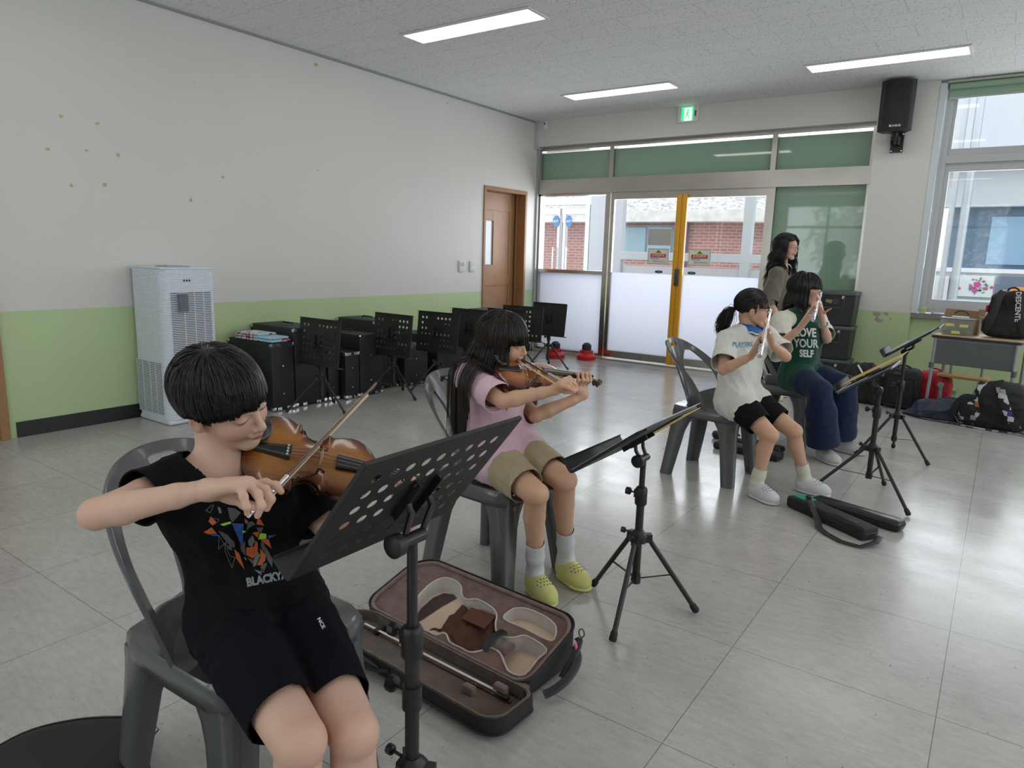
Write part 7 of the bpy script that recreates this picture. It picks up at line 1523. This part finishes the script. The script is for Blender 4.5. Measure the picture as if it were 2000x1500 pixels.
cav = [(-.193, .032), (-.24, .066), (-.268, .125), (-.273, .190), (-.253, .232), (-.213, .243), (-.175, .236), (-.150, .222), (-.136, .205), (-.111, .190), (-.088, .192), (-.068, .206), (-.026, .206), (.017, .199), (.050, .180), (.070, .150), (.10, .122), (.135, .118), (.165, .132), (.195, .155), (.290, .142), (.322, .098), (.312, .030), (.241, .017), (.208, .033), (.165, .060), (.125, .062), (.102, .035), (.075, .012), (.039, .006), (-.009, .016), (-.040, .034), (-.060, .036), (-.075, .018), (-.10, .006), (-.15, .010)]
cav = [tuple(p[:2]) for p in catmull([V(min(x, .285), max(y, .016), 0) for x, y in cav], 3, True)]
poc = [tuple(p[:2]) for p in catmull([V(x, y, 0) for x, y in [(.080, .180), (.078, .222), (.094, .240), (.13, .252), (.205, .250), (.258, .230), (.282, .185), (.26, .174), (.17, .178)]], 3, True)]
zt_ = lambda x, y: ZB(x, y)-.010
fill(inn, [cav, poc], zt_, 'velvet_top', M_velv, vc)
for nm, lp, dep in (('violin_recess', cav, .055), ('accessory_pocket', poc, .045)):
    n = len(lp); q = MB(); q.add([(x, y, zt_(x, y)) for x, y in lp]+[(x, y, zt_(x, y)-dep) for x, y in lp], [(k, (k+1) % n, n+(k+1) % n, n+k) for k in range(n)]); o = q.build(nm, M_felt2, vc, smooth=60)
    fill(lp, [], lambda x, y, d=dep: zt_(x, y)-d+.0005, 'felt_floor', M_felt, o)
    q = MB(); q.tube([(x, y, zt_(x, y)+.0005) for x, y in lp+lp[:1]], .0032, 6, caps=False); q.build('piping', M_felt2, o, smooth=60)
q = MB(); q.tube([(x, y, ZB(x, y)-.003) for x, y in inn+inn[:1]], .007, 6, caps=False); q.build('rim_padding', mat('velvet_rim', (.20, .125, .105), .9, sheen=.6, var=.2, vscale=30), vc, smooth=60)
q = MB(); q.tube([(x, y, ZB(x, y)+.001) for x, y in ob+ob[:1]], .004, 6, caps=False); q.build('zip_edge', mat('zip_black', (.01, .01, .01), .4), vc, smooth=60)
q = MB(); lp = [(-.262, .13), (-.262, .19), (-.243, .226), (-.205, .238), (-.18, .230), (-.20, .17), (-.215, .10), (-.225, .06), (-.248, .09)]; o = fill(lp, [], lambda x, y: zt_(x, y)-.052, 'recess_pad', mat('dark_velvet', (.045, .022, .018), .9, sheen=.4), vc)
q = MB(); a_ = [V(.110, .042, 0), V(.122, .09, 0), V(.118, .134, 0)]
q.tube([V(p[0], p[1], zt_(p[0], p[1])+(.004+.018*math.sin(PI*i/2)) ) for i, p in enumerate(a_)], .011, 8, sq=(1.5, .3), up=(0, 0, 1)); q.build('neck_strap', M_blackp, vc, smooth=60)
q = MB(); q.rbox((.155, .095, zt_(.155, .095)-.012), (.05, .065, .03), .012); q.build('neck_block', mat('velvet_block', (.14, .08, .062), .9, sheen=.5), vc, smooth=50)
q = MB(); q.rbox((-.345, .165, zt_(-.345, .165)+.002), (.045, .026, .005), .006); tb = q.build('closing_tab', M_blackp, vc, smooth=40); q = MB(); q.ball((-.352, .165, zt_(-.345, .165)+.006), (.008, .008, .002), 10); q.build('snap', M_chrome, tb, smooth=60)
# lid
ol = rrect(-.425, .37, -.205, -.018, .06, 8, [.03, .11, .12, .06]); ZL = lambda x, y: .064+.0*x
lid_o, inl = shell(ol, lambda x, y: 0, ZL, .010, 'lid_shell', M_shell, vc); fill(inl, [], lambda x, y: .026, 'lid_floor', M_velv2, vc)
n = len(inl); q = MB(); q.add([(x, y, .026) for x, y in inl]+[(x, y, .063) for x, y in inl], [(k, (k+1) % n, n+(k+1) % n, n+k) for k in range(n)]); q.build('lid_lining', M_velv2, vc, smooth=60)
q = MB(); q.tube([(x, y, .062) for x, y in inl+inl[:1]], .006, 6, caps=False); q.build('rim_padding', M_velv2, vc, smooth=60)
q = MB(); q.tube([(x, y, .018) for x, y in ol+ol[:1]], .0035, 6, caps=False); q.build('zip_edge', MATS['zip_black'], vc, smooth=60)
q = MB(); q.b2((-.30, -.03, .03), (.33, .0, .062)); q.build('hinge_flap', M_velv2, vc)
for (x, y, nm, d, m_) in ((-.262, -.062, 'bow_clip', (.02, .045, .022), M_blackp), (-.346, -.105, 'bow_clip', (.022, .014, .016), M_blackp), (.262, -.052, 'bow_holder', (.045, .026, .035), MATS['velvet_block']), (.185, -.105, 'bow_holder', (.04, .024, .026), MATS['velvet_block'])): q = MB(); q.rbox((x, y, .026+d[2]/2), d, .006); q.build(nm, m_, vc, smooth=40)
q = MB(); q.tube(bez((-.26, -.203, .035), (-.25, -.245, .075), (-.12, -.245, .075), (-.10, -.203, .035), 14), .009, 8, sq=(1, .7)); q.build('carry_handle', M_blackp, vc, smooth=60)
q = MB(); q.tube(bez((-.30, -.204, .05), (-.25, -.215, .02), (-.10, -.215, .02), (-.05, -.204, .05), 14), .016, 8, sq=(1, .3)); q.build('handle_pad', M_shell, vc, smooth=60)
for x in (-.40, -.02, .08, .33): q = MB(); q.ball((x, -.197 if abs(x) < .35 else -.13, .045), .0045, 8); q.build('rivet', M_chrome, vc, smooth=60)
q = MB(); q.tube(bez((.345, .20, .10), (.40, .19, .10), (.41, .10, .05), (.36, .03, .03), 14), .013, 8, sq=(1, .3)); q.tube(bez((.345, .22, .12), (.37, .22, .14), (.375, .17, .10), (.36, .12, .04), 12), .011, 8, sq=(1, .35)); q.build('shoulder_strap', M_blackp, vc, smooth=60)
q = MB(); P = [(.352+.010*math.cos(a), .235, .135+.014*math.sin(a)) for a in np.linspace(0, 2*PI, 14)]; q.tube(P, .002, 6); q.build('strap_ring', M_black, vc, smooth=60)
q = MB(); q.rbox((.366, .19, .10), (.006, .012, .07), .002, R=np.array(Matrix.Rotation(.35, 3, 'X'))); q.build('zip_ribbon', mat('pink_ribbon', (.75, .16, .28), .5), vc)
# cleaning cloth lying in the recess
cl = thing('cleaning_cloth', 'crumpled dark brown cleaning cloth inside the violin case', 'cloth', (3.97, -6.345, 0), math.atan2(-.06, 1)); M_cl = mat('brown_cloth', (.085, .030, .018), .85, bump=.15, bscale=200, var=.15, vscale=20)
lp = [(-.13, .042), (-.105, .075), (-.112, .12), (-.104, .176), (-.05, .186), (.034, .192), (.060, .160), (.085, .11), (.098, .070), (.088, .030), (.050, .012), (.005, .030), (-.03, .052), (-.08, .058)]
bm = bmesh.new(); bm.faces.new([bm.verts.new((x, y, 0)) for x, y in lp]); bmesh.ops.triangulate(bm, faces=bm.faces)
for _ in range(5):
    e = [e for e in bm.edges if e.calc_length() > .012]
    if not e: break
    bmesh.ops.subdivide_edges(bm, edges=e, cuts=1); bmesh.ops.triangulate(bm, faces=bm.faces)
from mathutils import noise as mnoise
for v in bm.verts:
    nz = mnoise.noise(Vector((v.co.x*22, v.co.y*16, 2.)))+.5*mnoise.noise(Vector((v.co.x*50, v.co.y*40, 5.)))
    v.co.z = zt_(v.co.x, v.co.y)-.030+.016*nz+.012*abs(math.sin(v.co.x*30+v.co.y*45))
me = bpy.data.meshes.new('cloth'); bm.to_mesh(me); bm.free(); me.materials.append(M_cl); o = bpy.data.objects.new('folded_sheet', me); COL.objects.link(o); o.parent = cl; shade(o, 50); solid(o, .0025, 0)
q = MB(); q.add([(-.055, .118, zt_(0, .118)-.006), (.05, .118, zt_(0, .118)-.004), (.045, .185, zt_(0, .18)-.006), (-.06, .175, zt_(0, .175)-.008)], [(0, 1, 2, 3)]); o = q.build('upper_fold', mat('brown_cloth_lit', (.11, .040, .022), .85, bump=.15, bscale=200), cl); solid(o, .004, 0)  # lighter copy of the cloth colour: light on the fold painted in
# spare bow in the lid
sb = thing('violin_bow', 'white-haired spare bow clipped in the lid of the open violin case', 'bow', (3.97, -6.345, 0), math.atan2(-.06, 1))
A, B = V(-.33, -.085, .040), V(.29, -.072, .040); q = MB(); q.tube([A-V(.03, -.010, .008), lerp(A, B, .5)-V(0, -.010, .010), B+V(.02, .008, -.008)], [.003, .0035, .0045], 8); q.build('stick', MATS['pernambuco'], sb, smooth=50)
q = MB(); q.box((A+B)/2+V(0, .010, .004), (.61, .0085, .0012), np.array(Matrix.Rotation(.021, 3, 'Z'))); q.build('bow_hair', mat('white_hair', (.72, .70, .66), .5), sb); q = MB(); q.rbox(B+V(-.01, .006, .0), (.045, .016, .012), .003); q.build('frog', MATS['ebony'], sb, smooth=40); q = MB(); q.box(lerp(A, B, .32)+V(0, .004, .003), (.02, .014, .009)); q.build('clip', MATS['maple_bridge'], sb)
# ---------------------------------------------------------------- case in the lower left corner (closed)
kc = thing('violin_case', 'closed black zipped case at the lower left corner of the photo', 'case', (3.675, -7.42, 0), math.radians(40))
# outline of a shaped violin case, standing flat
lp = [(-.05, -.42), (.10, -.42), (.19, -.38), (.215, -.25), (.205, -.08), (.175, .08), (.155, .22), (.125, .262), (.07, .275), (-.04, .268), (-.14, .22), (-.20, .10), (-.235, -.08), (-.245, -.28), (-.2, -.39)]
lp = [tuple(p[:2]) for p in catmull([V(x, y, 0) for x, y in lp], 5, True)]; n = len(lp); c0 = np.array([-.02, -.1])
q = MB(); rg = []
for (z, k) in ((.0, .95), (.012, .99), (.042, 1.0), (.044, .99), (.050, .99), (.052, 1.0), (.085, .995), (.095, .97), (.100, .90), (.102, .5)): rg += [(*(c0+(np.array(p)-c0)*k), z) for p in lp]
q.add(rg, [(j*n+i, j*n+(i+1) % n, (j+1)*n+(i+1) % n, (j+1)*n+i) for j in range(9) for i in range(n)]+[tuple(range(n))[::-1], tuple(range(9*n, 10*n))]); q.build('shell', M_shell, kc, smooth=40)
q = MB(); q.tube([(*(c0+(np.array(p)-c0)*1.0), .090) for p in lp+lp[:1]], .0035, 6, caps=False); q.build('piping', mat('piping_black', (.02, .02, .02), .4), kc, smooth=60)
q = MB(); q.tube([(*(c0+(np.array(p)-c0)*1.002), .047) for p in lp+lp[:1]], .004, 6, caps=False); q.build('zip', mat('zip_brown', (.05, .035, .025), .5), kc, smooth=60)
q = MB(); q.tube([(.150, .235, .06), (.166, .245, .085), (.175, .25, .070), (.164, .243, .058)], .0025, 6); q.build('zip_pull', M_chrome, kc, smooth=60)
for y0_ in (.15, .05, -.05): q = MB(); q.rbox((.178+(.15-y0_)*.12, y0_, .070), (.012, .03, .035), .004); q.build('strap_fitting', mat('brass', (.5, .38, .2), .3, 1.), kc, smooth=40)
q = MB(); q.tube([(.172, .17, .05), (.20, .12, .045), (.205, .02, .05), (.205, -.06, .05)], .009, 8, sq=(1, .4)); q.build('carry_handle', M_blackp, kc, smooth=60)
# ---------------------------------------------------------------- flute cases
def flute_case(label, c, d, L, w, h, z=0., hard=False, tilt=0., grp=None):
    ang = math.atan2(d[1], d[0]); t = thing('flute_case', label, 'case', (c[0], c[1], z), ang, grp)
    q = MB(); q.rbox((0, 0, h/2), (L, w, h), .022 if hard else .014, n=5); o = q.build('shell', mat('hard_case_black', (.012, .012, .013), .32) if hard else M_shell, t, smooth=45)
    q = MB(); P = [(x, y, h*.55) for x, y in rrect(-L/2-.0005, L/2+.0005, -w/2-.0005, w/2+.0005, .022 if hard else .014, 5)]; q.tube(P+P[:1], .002, 5, caps=False); q.build('seam' if hard else 'zip', M_rub if hard else mat('zip_black', (.01, .01, .01), .4), t, smooth=60); return t
fA = flute_case('soft black flute case with shoulder strap and teal pouch, on the floor before the flautists', (4.70, -4.205), (.42, -.27), .50, .105, .065)
q = MB(); q.rbox((-.18, 0.005, .066), (.10, .07, .010), .008); q.build('teal_pouch', mat('teal_cloth', (.02, .28, .20), .7), fA, smooth=50)
q = MB(); q.rbox((.12, -.02, .0665), (.14, .035, .003), .01); q.build('embroidered_badge', mat('badge_brown', (.035, .02, .02), .6), fA, smooth=50)
q = MB(); q.tube([(-.14, -.01, .073), (-.10, -.035, .075), (-.02, -.075, .045), (.06, -.13, .010), (.12, -.15, .008), (.22, -.16, .008), (.30, -.12, .008), (.31, -.04, .02), (.285, .02, .03), (.255, .01, .03)], .017, 8, sq=(1, .14), up=(0, 0, 1)); q.build('shoulder_strap', M_blackp, fA, smooth=60)
q = MB(); q.ball((-.15, 0, .082), .012, 8); q.tube([(-.17, .0, .078), (-.15, .015, .088), (-.13, 0, .078)], .004, 6); q.build('strap_clip', M_blackp, fA, smooth=60)
fB = flute_case('hard black flute case lying behind the soft one on the floor', (4.80, -4.055), (.44, -.12), .46, .095, .06, 0, True)
fC = flute_case('short black flute case on the floor left under the white-shirted flautist', (3.74, -2.93), (.5, -.05), .20, .08, .06, 0, True, grp='flute cases behind the flautists'); fD = flute_case('long flat black flute case behind the white-shirted flautist legs', (3.98, -3.20), (.46, -.06), .46, .12, .05, 0, False, grp='flute cases behind the flautists')
fE = flute_case('black flute case farther behind the flautist chairs', (3.98, -3.0), (.46, -.10), .40, .09, .05, 0, True, grp='flute cases behind the flautists')
# ---------------------------------------------------------------- bags on and by the desk
def superbox(c, r, p, Rz=0., lean=0.):
    c = np.asarray(c, float); R_ = np.array((Matrix.Rotation(Rz, 3, 'Z') @ Matrix.Rotation(lean, 3, 'X')))
    def f(x, y, z):
        q = [(x-c[0])*R_[0, i]+(y-c[1])*R_[1, i]+(z-c[2])*R_[2, i] for i in range(3)]; return ((np.abs(q[0]/r[0])**p+np.abs(q[1]/r[1])**p+np.abs(q[2]/r[2])**p+1e-9)**(1/p)-1)*min(r)
    e = np.abs(R_)@np.array(r, float)*1.05; return f, c-e, c+e
def soft(boxes, h, name, m, parent, amp=.006, seed=1, sc=20, floor=None, k=.03):
    fd = Field(); lo = np.full(3, 9.); hi = -lo
    for (c, r, p, rz, ln) in boxes: f, a, b = superbox(c, r, p, rz, ln); fd.ops.append((f, a, b, k, 'u')); lo = np.minimum(lo, a); hi = np.maximum(hi, b)
    fd.disp = folds(seed, amp, sc)
    if floor is not None:
        z_ = floor; old = fd.disp; fd.disp = None; D_ = old
        fd.disp = old
    lo -= .03; hi += .03
    D = fd.grid(lo, hi, h)
    if floor is not None:
        z = (lo[2]+h*np.arange(D.shape[2]))[None, None, :]; D = np.maximum(D, floor-z)
    P, F = surfnets(D, lo, h); return mesh_np(name, P, F, m, parent)
M_bagb = mat('bag_black', (.014, .014, .016), .75, bump=.2, bscale=300, var=.1); M_bagr = mat('bag_red', (.50, .010, .030), .6, bump=.15, bscale=200, var=.06); M_navy = mat('bag_navy', (.030, .042, .075), .6, bump=.1, bscale=150, var=.1)
def strap(pts, w, m, parent, name='strap', up=(0, 1, 0), th=.18): q = MB(); q.tube(catmull([V(*p) for p in pts], 5), w, 8, sq=(1, th), up=up); return q.build(name, m, parent, smooth=60)
b1 = thing('backpack', 'black backpack with white lettering on its strap, standing on the school desk', 'backpack', (5.345, -.66, .722), math.radians(-12))
soft([((0, .02, .20), (.165, .095, .205), 3.6, 0, 0), ((0, -.03, .10), (.19, .09, .10), 3, 0, 0)], .009, 'bag_body', M_bagb, b1, .006, 4, 22, .003)
for sx in (-1, 1): strap([(sx*.055, -.085, .395), (sx*.075, -.12, .34), (sx*.09, -.135, .22), (sx*.12, -.13, .10), (sx*.15, -.10, .04)], .028, mat('strap_black', (.02, .02, .022), .6, bump=.2, bscale=400), b1, 'shoulder_strap', (0, -1, 0)); q = MB(); q.rbox((sx*.165, -.02, .24), (.02, .05, .06), .008); q.build('red_side_tab', M_bagr, b1, smooth=40)
q = MB(); q.tube(bez((-.04, -.02, .40), (-.03, -.03, .435), (.03, -.03, .435), (.04, -.02, .40)), .008, 6); q.build('grab_handle', M_blackp, b1, smooth=60); q = MB(); q.rbox((.11, -.145, .16), (.05, .01, .025), .005); q.build('buckle', M_blackp, b1)
text_obj('lettering', 'DESCENTE', .052, mat('letter_white', (.72, .72, .72), .5), b1, mat4(frame(nrm((.09, 0, -1)), nrm((1, 0, .09)), (0, -1, 0)), (.072, -.147, .275)), ext=.001, bold=.001)
tgm = MB().rbox((-.185, -.09, .20), (.05, .004, .06), .004); tgm.build('hang_tag', M_kraft, b1)
b2b = thing('backpack', 'backpack with black and white print slumped before the school desk', 'backpack', (5.33, -1.02, 0), math.radians(-8))
pm_ = bpy.data.materials.new('gadget_print'); pm_.use_nodes = True; nt = pm_.node_tree; b = nt.nodes['Principled BSDF']; tc = nd(nt, 'ShaderNodeTexCoord'); vo = nd(nt, 'ShaderNodeTexVoronoi', distance='CHEBYCHEV'); vo.inputs['Scale'].default_value = 22; vo.inputs['Randomness'].default_value = .9; nt.links.new(tc.outputs['Object'], vo.inputs['Vector'])
r = nd(nt, 'ShaderNodeValToRGB'); r.color_ramp.interpolation = 'CONSTANT'; e = r.color_ramp.elements; e[0].position = 0; e[0].color = (.012, .012, .014, 1); e[1].position = .08; e[1].color = (.55, .56, .56, 1)
for p_, c_2 in ((.38, (.012, .012, .014, 1)), (.48, (.30, .32, .33, 1)), (.72, (.60, .60, .58, 1)), (.82, (.03, .05, .28, 1)), (.87, (.50, .14, .05, 1)), (.91, (.012, .012, .014, 1))): x = e.new(p_); x.color = c_2
sp = nd(nt, 'ShaderNodeSeparateColor'); nt.links.new(vo.outputs['Color'], sp.inputs[0]); nt.links.new(sp.outputs[0], r.inputs['Fac']); mt_ = nd(nt, 'ShaderNodeMath', operation='LESS_THAN'); mt_.inputs[1].default_value = .46; nt.links.new(vo.outputs['Distance'], mt_.inputs[0]); mx = nd(nt, 'ShaderNodeMix', data_type='RGBA'); mx.inputs[6].default_value = (.012, .012, .014, 1); nt.links.new(mt_.outputs[0], mx.inputs[0]); nt.links.new(r.outputs[0], mx.inputs[7]); nt.links.new(mx.outputs[2], b.inputs['Base Color']); b.inputs['Roughness'].default_value = .7
soft([((.06, .0, .19), (.19, .13, .21), 2.8, 0, .15), ((.0, .03, .05), (.26, .13, .06), 2.5, 0, 0)], .010, 'back_panel', M_bagb, b2b, .010, 9, 18, .003)
soft([((-.16, .01, .12), (.12, .12, .14), 2.4, 0, .1), ((-.08, .03, .23), (.08, .11, .15), 2.5, 0, 0)], .010, 'printed_pocket', pm_, b2b, .010, 12, 24, .003)
strap([(.02, -.09, .41), (.05, -.155, .34), (.10, -.175, .22), (.15, -.17, .12), (.20, -.15, .04)], .030, pm_, b2b, 'shoulder_strap', (0, -1, 0)); strap([(-.12, -.08, .24), (-.19, -.13, .25), (-.25, -.12, .17), (-.27, -.10, .06)], .022, M_bagb, b2b, 'shoulder_strap', (0, -1, 0))
strap([(.22, -.14, .02), (.28, -.16, .015), (.34, -.10, .015)], .02, M_bagb, b2b, 'loose_strap', (0, 0, 1)); q = MB(); q.tube(catmull([V(-.20, -.13, .008), V(-.12, -.16, .008), (.05, -.165, .01), (.18, -.15, .012)], 5), .006, 6); q.build('bottom_piping', pm_, b2b, smooth=60)
b3 = thing('drawstring_bag', 'navy drawstring bag lying flat on the floor left of the printed backpack', 'bag', (4.93, -.90, 0), math.radians(-6)); soft([((0, 0, .06), (.20, .13, .10), 2.3, 0, 0), ((.10, .06, .10), (.14, .12, .09), 2.2, 0, 0), ((-.17, -.05, .02), (.11, .07, .03), 2, 0, 0)], .009, 'sack', M_navy, b3, .014, 17, 17, .002)
q = MB(); q.tube(catmull([V(-.25, -.06, .006), V(-.10, -.17, .006), V(.05, -.19, .006), V(.15, -.20, .006), V(.20, -.17, .02), V(.12, -.18, .006), V(.22, -.21, .006), V(.27, -.19, .01)], 6), .004, 6); q.build('cord', M_blackp, b3, smooth=60)
b4 = thing('school_bag', 'boxy black school bag standing between the stands and the red bag', 'backpack', (4.615, -.66, 0), math.radians(-6)); soft([((0, 0, .19), (.155, .10, .19), 5, 0, 0)], .008, 'bag_body', M_bagb, b4, .003, 21, 15, .003)
q = MB(); P = [(x, -.104, .18+y) for x, y in rrect(-.125, .125, -.145, .125, .04, 5)]; q.tube(P+P[:1], .005, 6, caps=False); q.build('front_pocket_piping', M_blackp, b4, smooth=60); q = MB(); q.tube(bez((-.06, 0, .375), (-.04, 0, .41), (.04, 0, .41), (.06, 0, .375)), .009, 6); q.build('grab_handle', M_blackp, b4, smooth=60); q = MB(); q.rbox((-.02, -.11, .335), (.07, .006, .018), .003); q.build('leather_patch', mat('patch_brown', (.10, .06, .04), .6), b4)
for sx in (-1, 1): q = MB(); q.tube([(sx*.07, -.108, .10), (sx*.07, -.108, .25)], .004, 6); q.build('zip', M_rub, b4, smooth=60)
b5 = thing('backpack', 'bright red backpack standing beside the boxy black bag', 'backpack', (4.855, -.50, 0), math.radians(-10)); soft([((0, 0, .175), (.145, .11, .185), 3.6, 0, 0)], .008, 'bag_body', M_bagr, b5, .005, 24, 18, .003)
q = MB(); P = [(-.03+.075*math.cos(a), -.112, .20+.085*math.sin(a)) for a in np.linspace(0, 2*PI, 20)]; q.tube(P, .006, 6, caps=False); q.build('round_piping', M_bagr, b5, smooth=60); strap([(.06, -.095, .35), (.07, -.125, .27), (.075, -.13, .14), (.07, -.12, .05)], .026, M_bagr, b5, 'shoulder_strap', (0, -1, 0)); q = MB(); q.rbox((.072, -.138, .105), (.06, .004, .022), .003); q.build('reflective_label', M_paper, b5); q = MB(); q.tube(bez((-.05, 0, .355), (-.03, -.01, .39), (.03, -.01, .39), (.05, 0, .355)), .008, 6); q.build('grab_handle', M_bagr, b5, smooth=60)
b6 = thing('backpack', 'rounded black backpack at the foot of the pillar behind the jeans-wearing flautist', 'backpack', (4.28, -.62, 0), math.radians(10)); soft([((0, 0, .19), (.17, .12, .20), 2.8, 0, .1), ((.13, -.05, .12), (.10, .09, .13), 2.6, 0, 0)], .009, 'bag_body', M_bagb, b6, .010, 27, 18, .003); strap([(.02, -.11, .36), (.06, -.15, .26), (.10, -.16, .14)], .02, M_bagb, b6, 'shoulder_strap', (0, -1, 0)); strap([(-.06, -.10, .37), (-.02, -.135, .31), (.0, -.14, .28)], .008, M_paper, b6, 'white_trim', (0, -1, 0))
b7 = thing('backpack', 'teal-edged black bag cut off by the right edge of the photo', 'bag', (5.64, -.72, 0), math.radians(-10)); soft([((0, 0, .15), (.14, .11, .16), 2.6, 0, 0)], .009, 'bag_body', M_bagb, b7, .008, 31, 18, .003); strap([(-.14, -.08, .12), (-.13, -.12, .24), (-.05, -.12, .30), (.05, -.12, .31)], .03, mat('teal_trim', (.16, .50, .42), .6), b7, 'teal_trim', (0, -1, 0)); strap([(-.14, -.10, .05), (-.10, -.13, .12), (.05, -.13, .14)], .02, MATS['teal_trim'], b7, 'teal_trim', (0, -1, 0))
t = thing('tumbler', 'white tumbler with a black lid behind the teal-edged bag', 'bottle', (5.63, -.38, 0)); q = MB(); q.lathe((0, 0, 0), [(.035, 0), (.038, .01), (.038, .40), (.034, .41)], n=16); q.build('cup', M_white, t, smooth=40); q = MB(); q.lathe((0, 0, .41), [(.04, 0), (.04, .035), (.03, .045)], n=16); q.build('lid', M_blackp, t, smooth=40)
t = thing('water_bottle', 'small clear water bottle with a green cap beside the red backpack', 'bottle', (5.03, -.62, 0)); q = MB(); q.lathe((0, 0, 0), [(.03, 0), (.033, .01), (.033, .12), (.015, .16), (.014, .18)], n=14); q.build('bottle', mat('clear_pet', (.6, .62, .68), .1, alpha=.45), t, smooth=40); q = MB(); q.lathe((0, 0, .18), [(.017, 0), (.017, .03)], n=12); q.build('cap', mat('mint_cap', (.20, .45, .35), .5), t, smooth=40)
t = thing('pouch', 'small crimson pouch by the left desk leg', 'pouch', (5.06, -.30, 0)); soft([((0, 0, .05), (.07, .04, .055), 2.5, 0, 0)], .006, 'pouch_body', mat('crimson', (.35, .015, .05), .6), t, .006, 40, 30, .002)
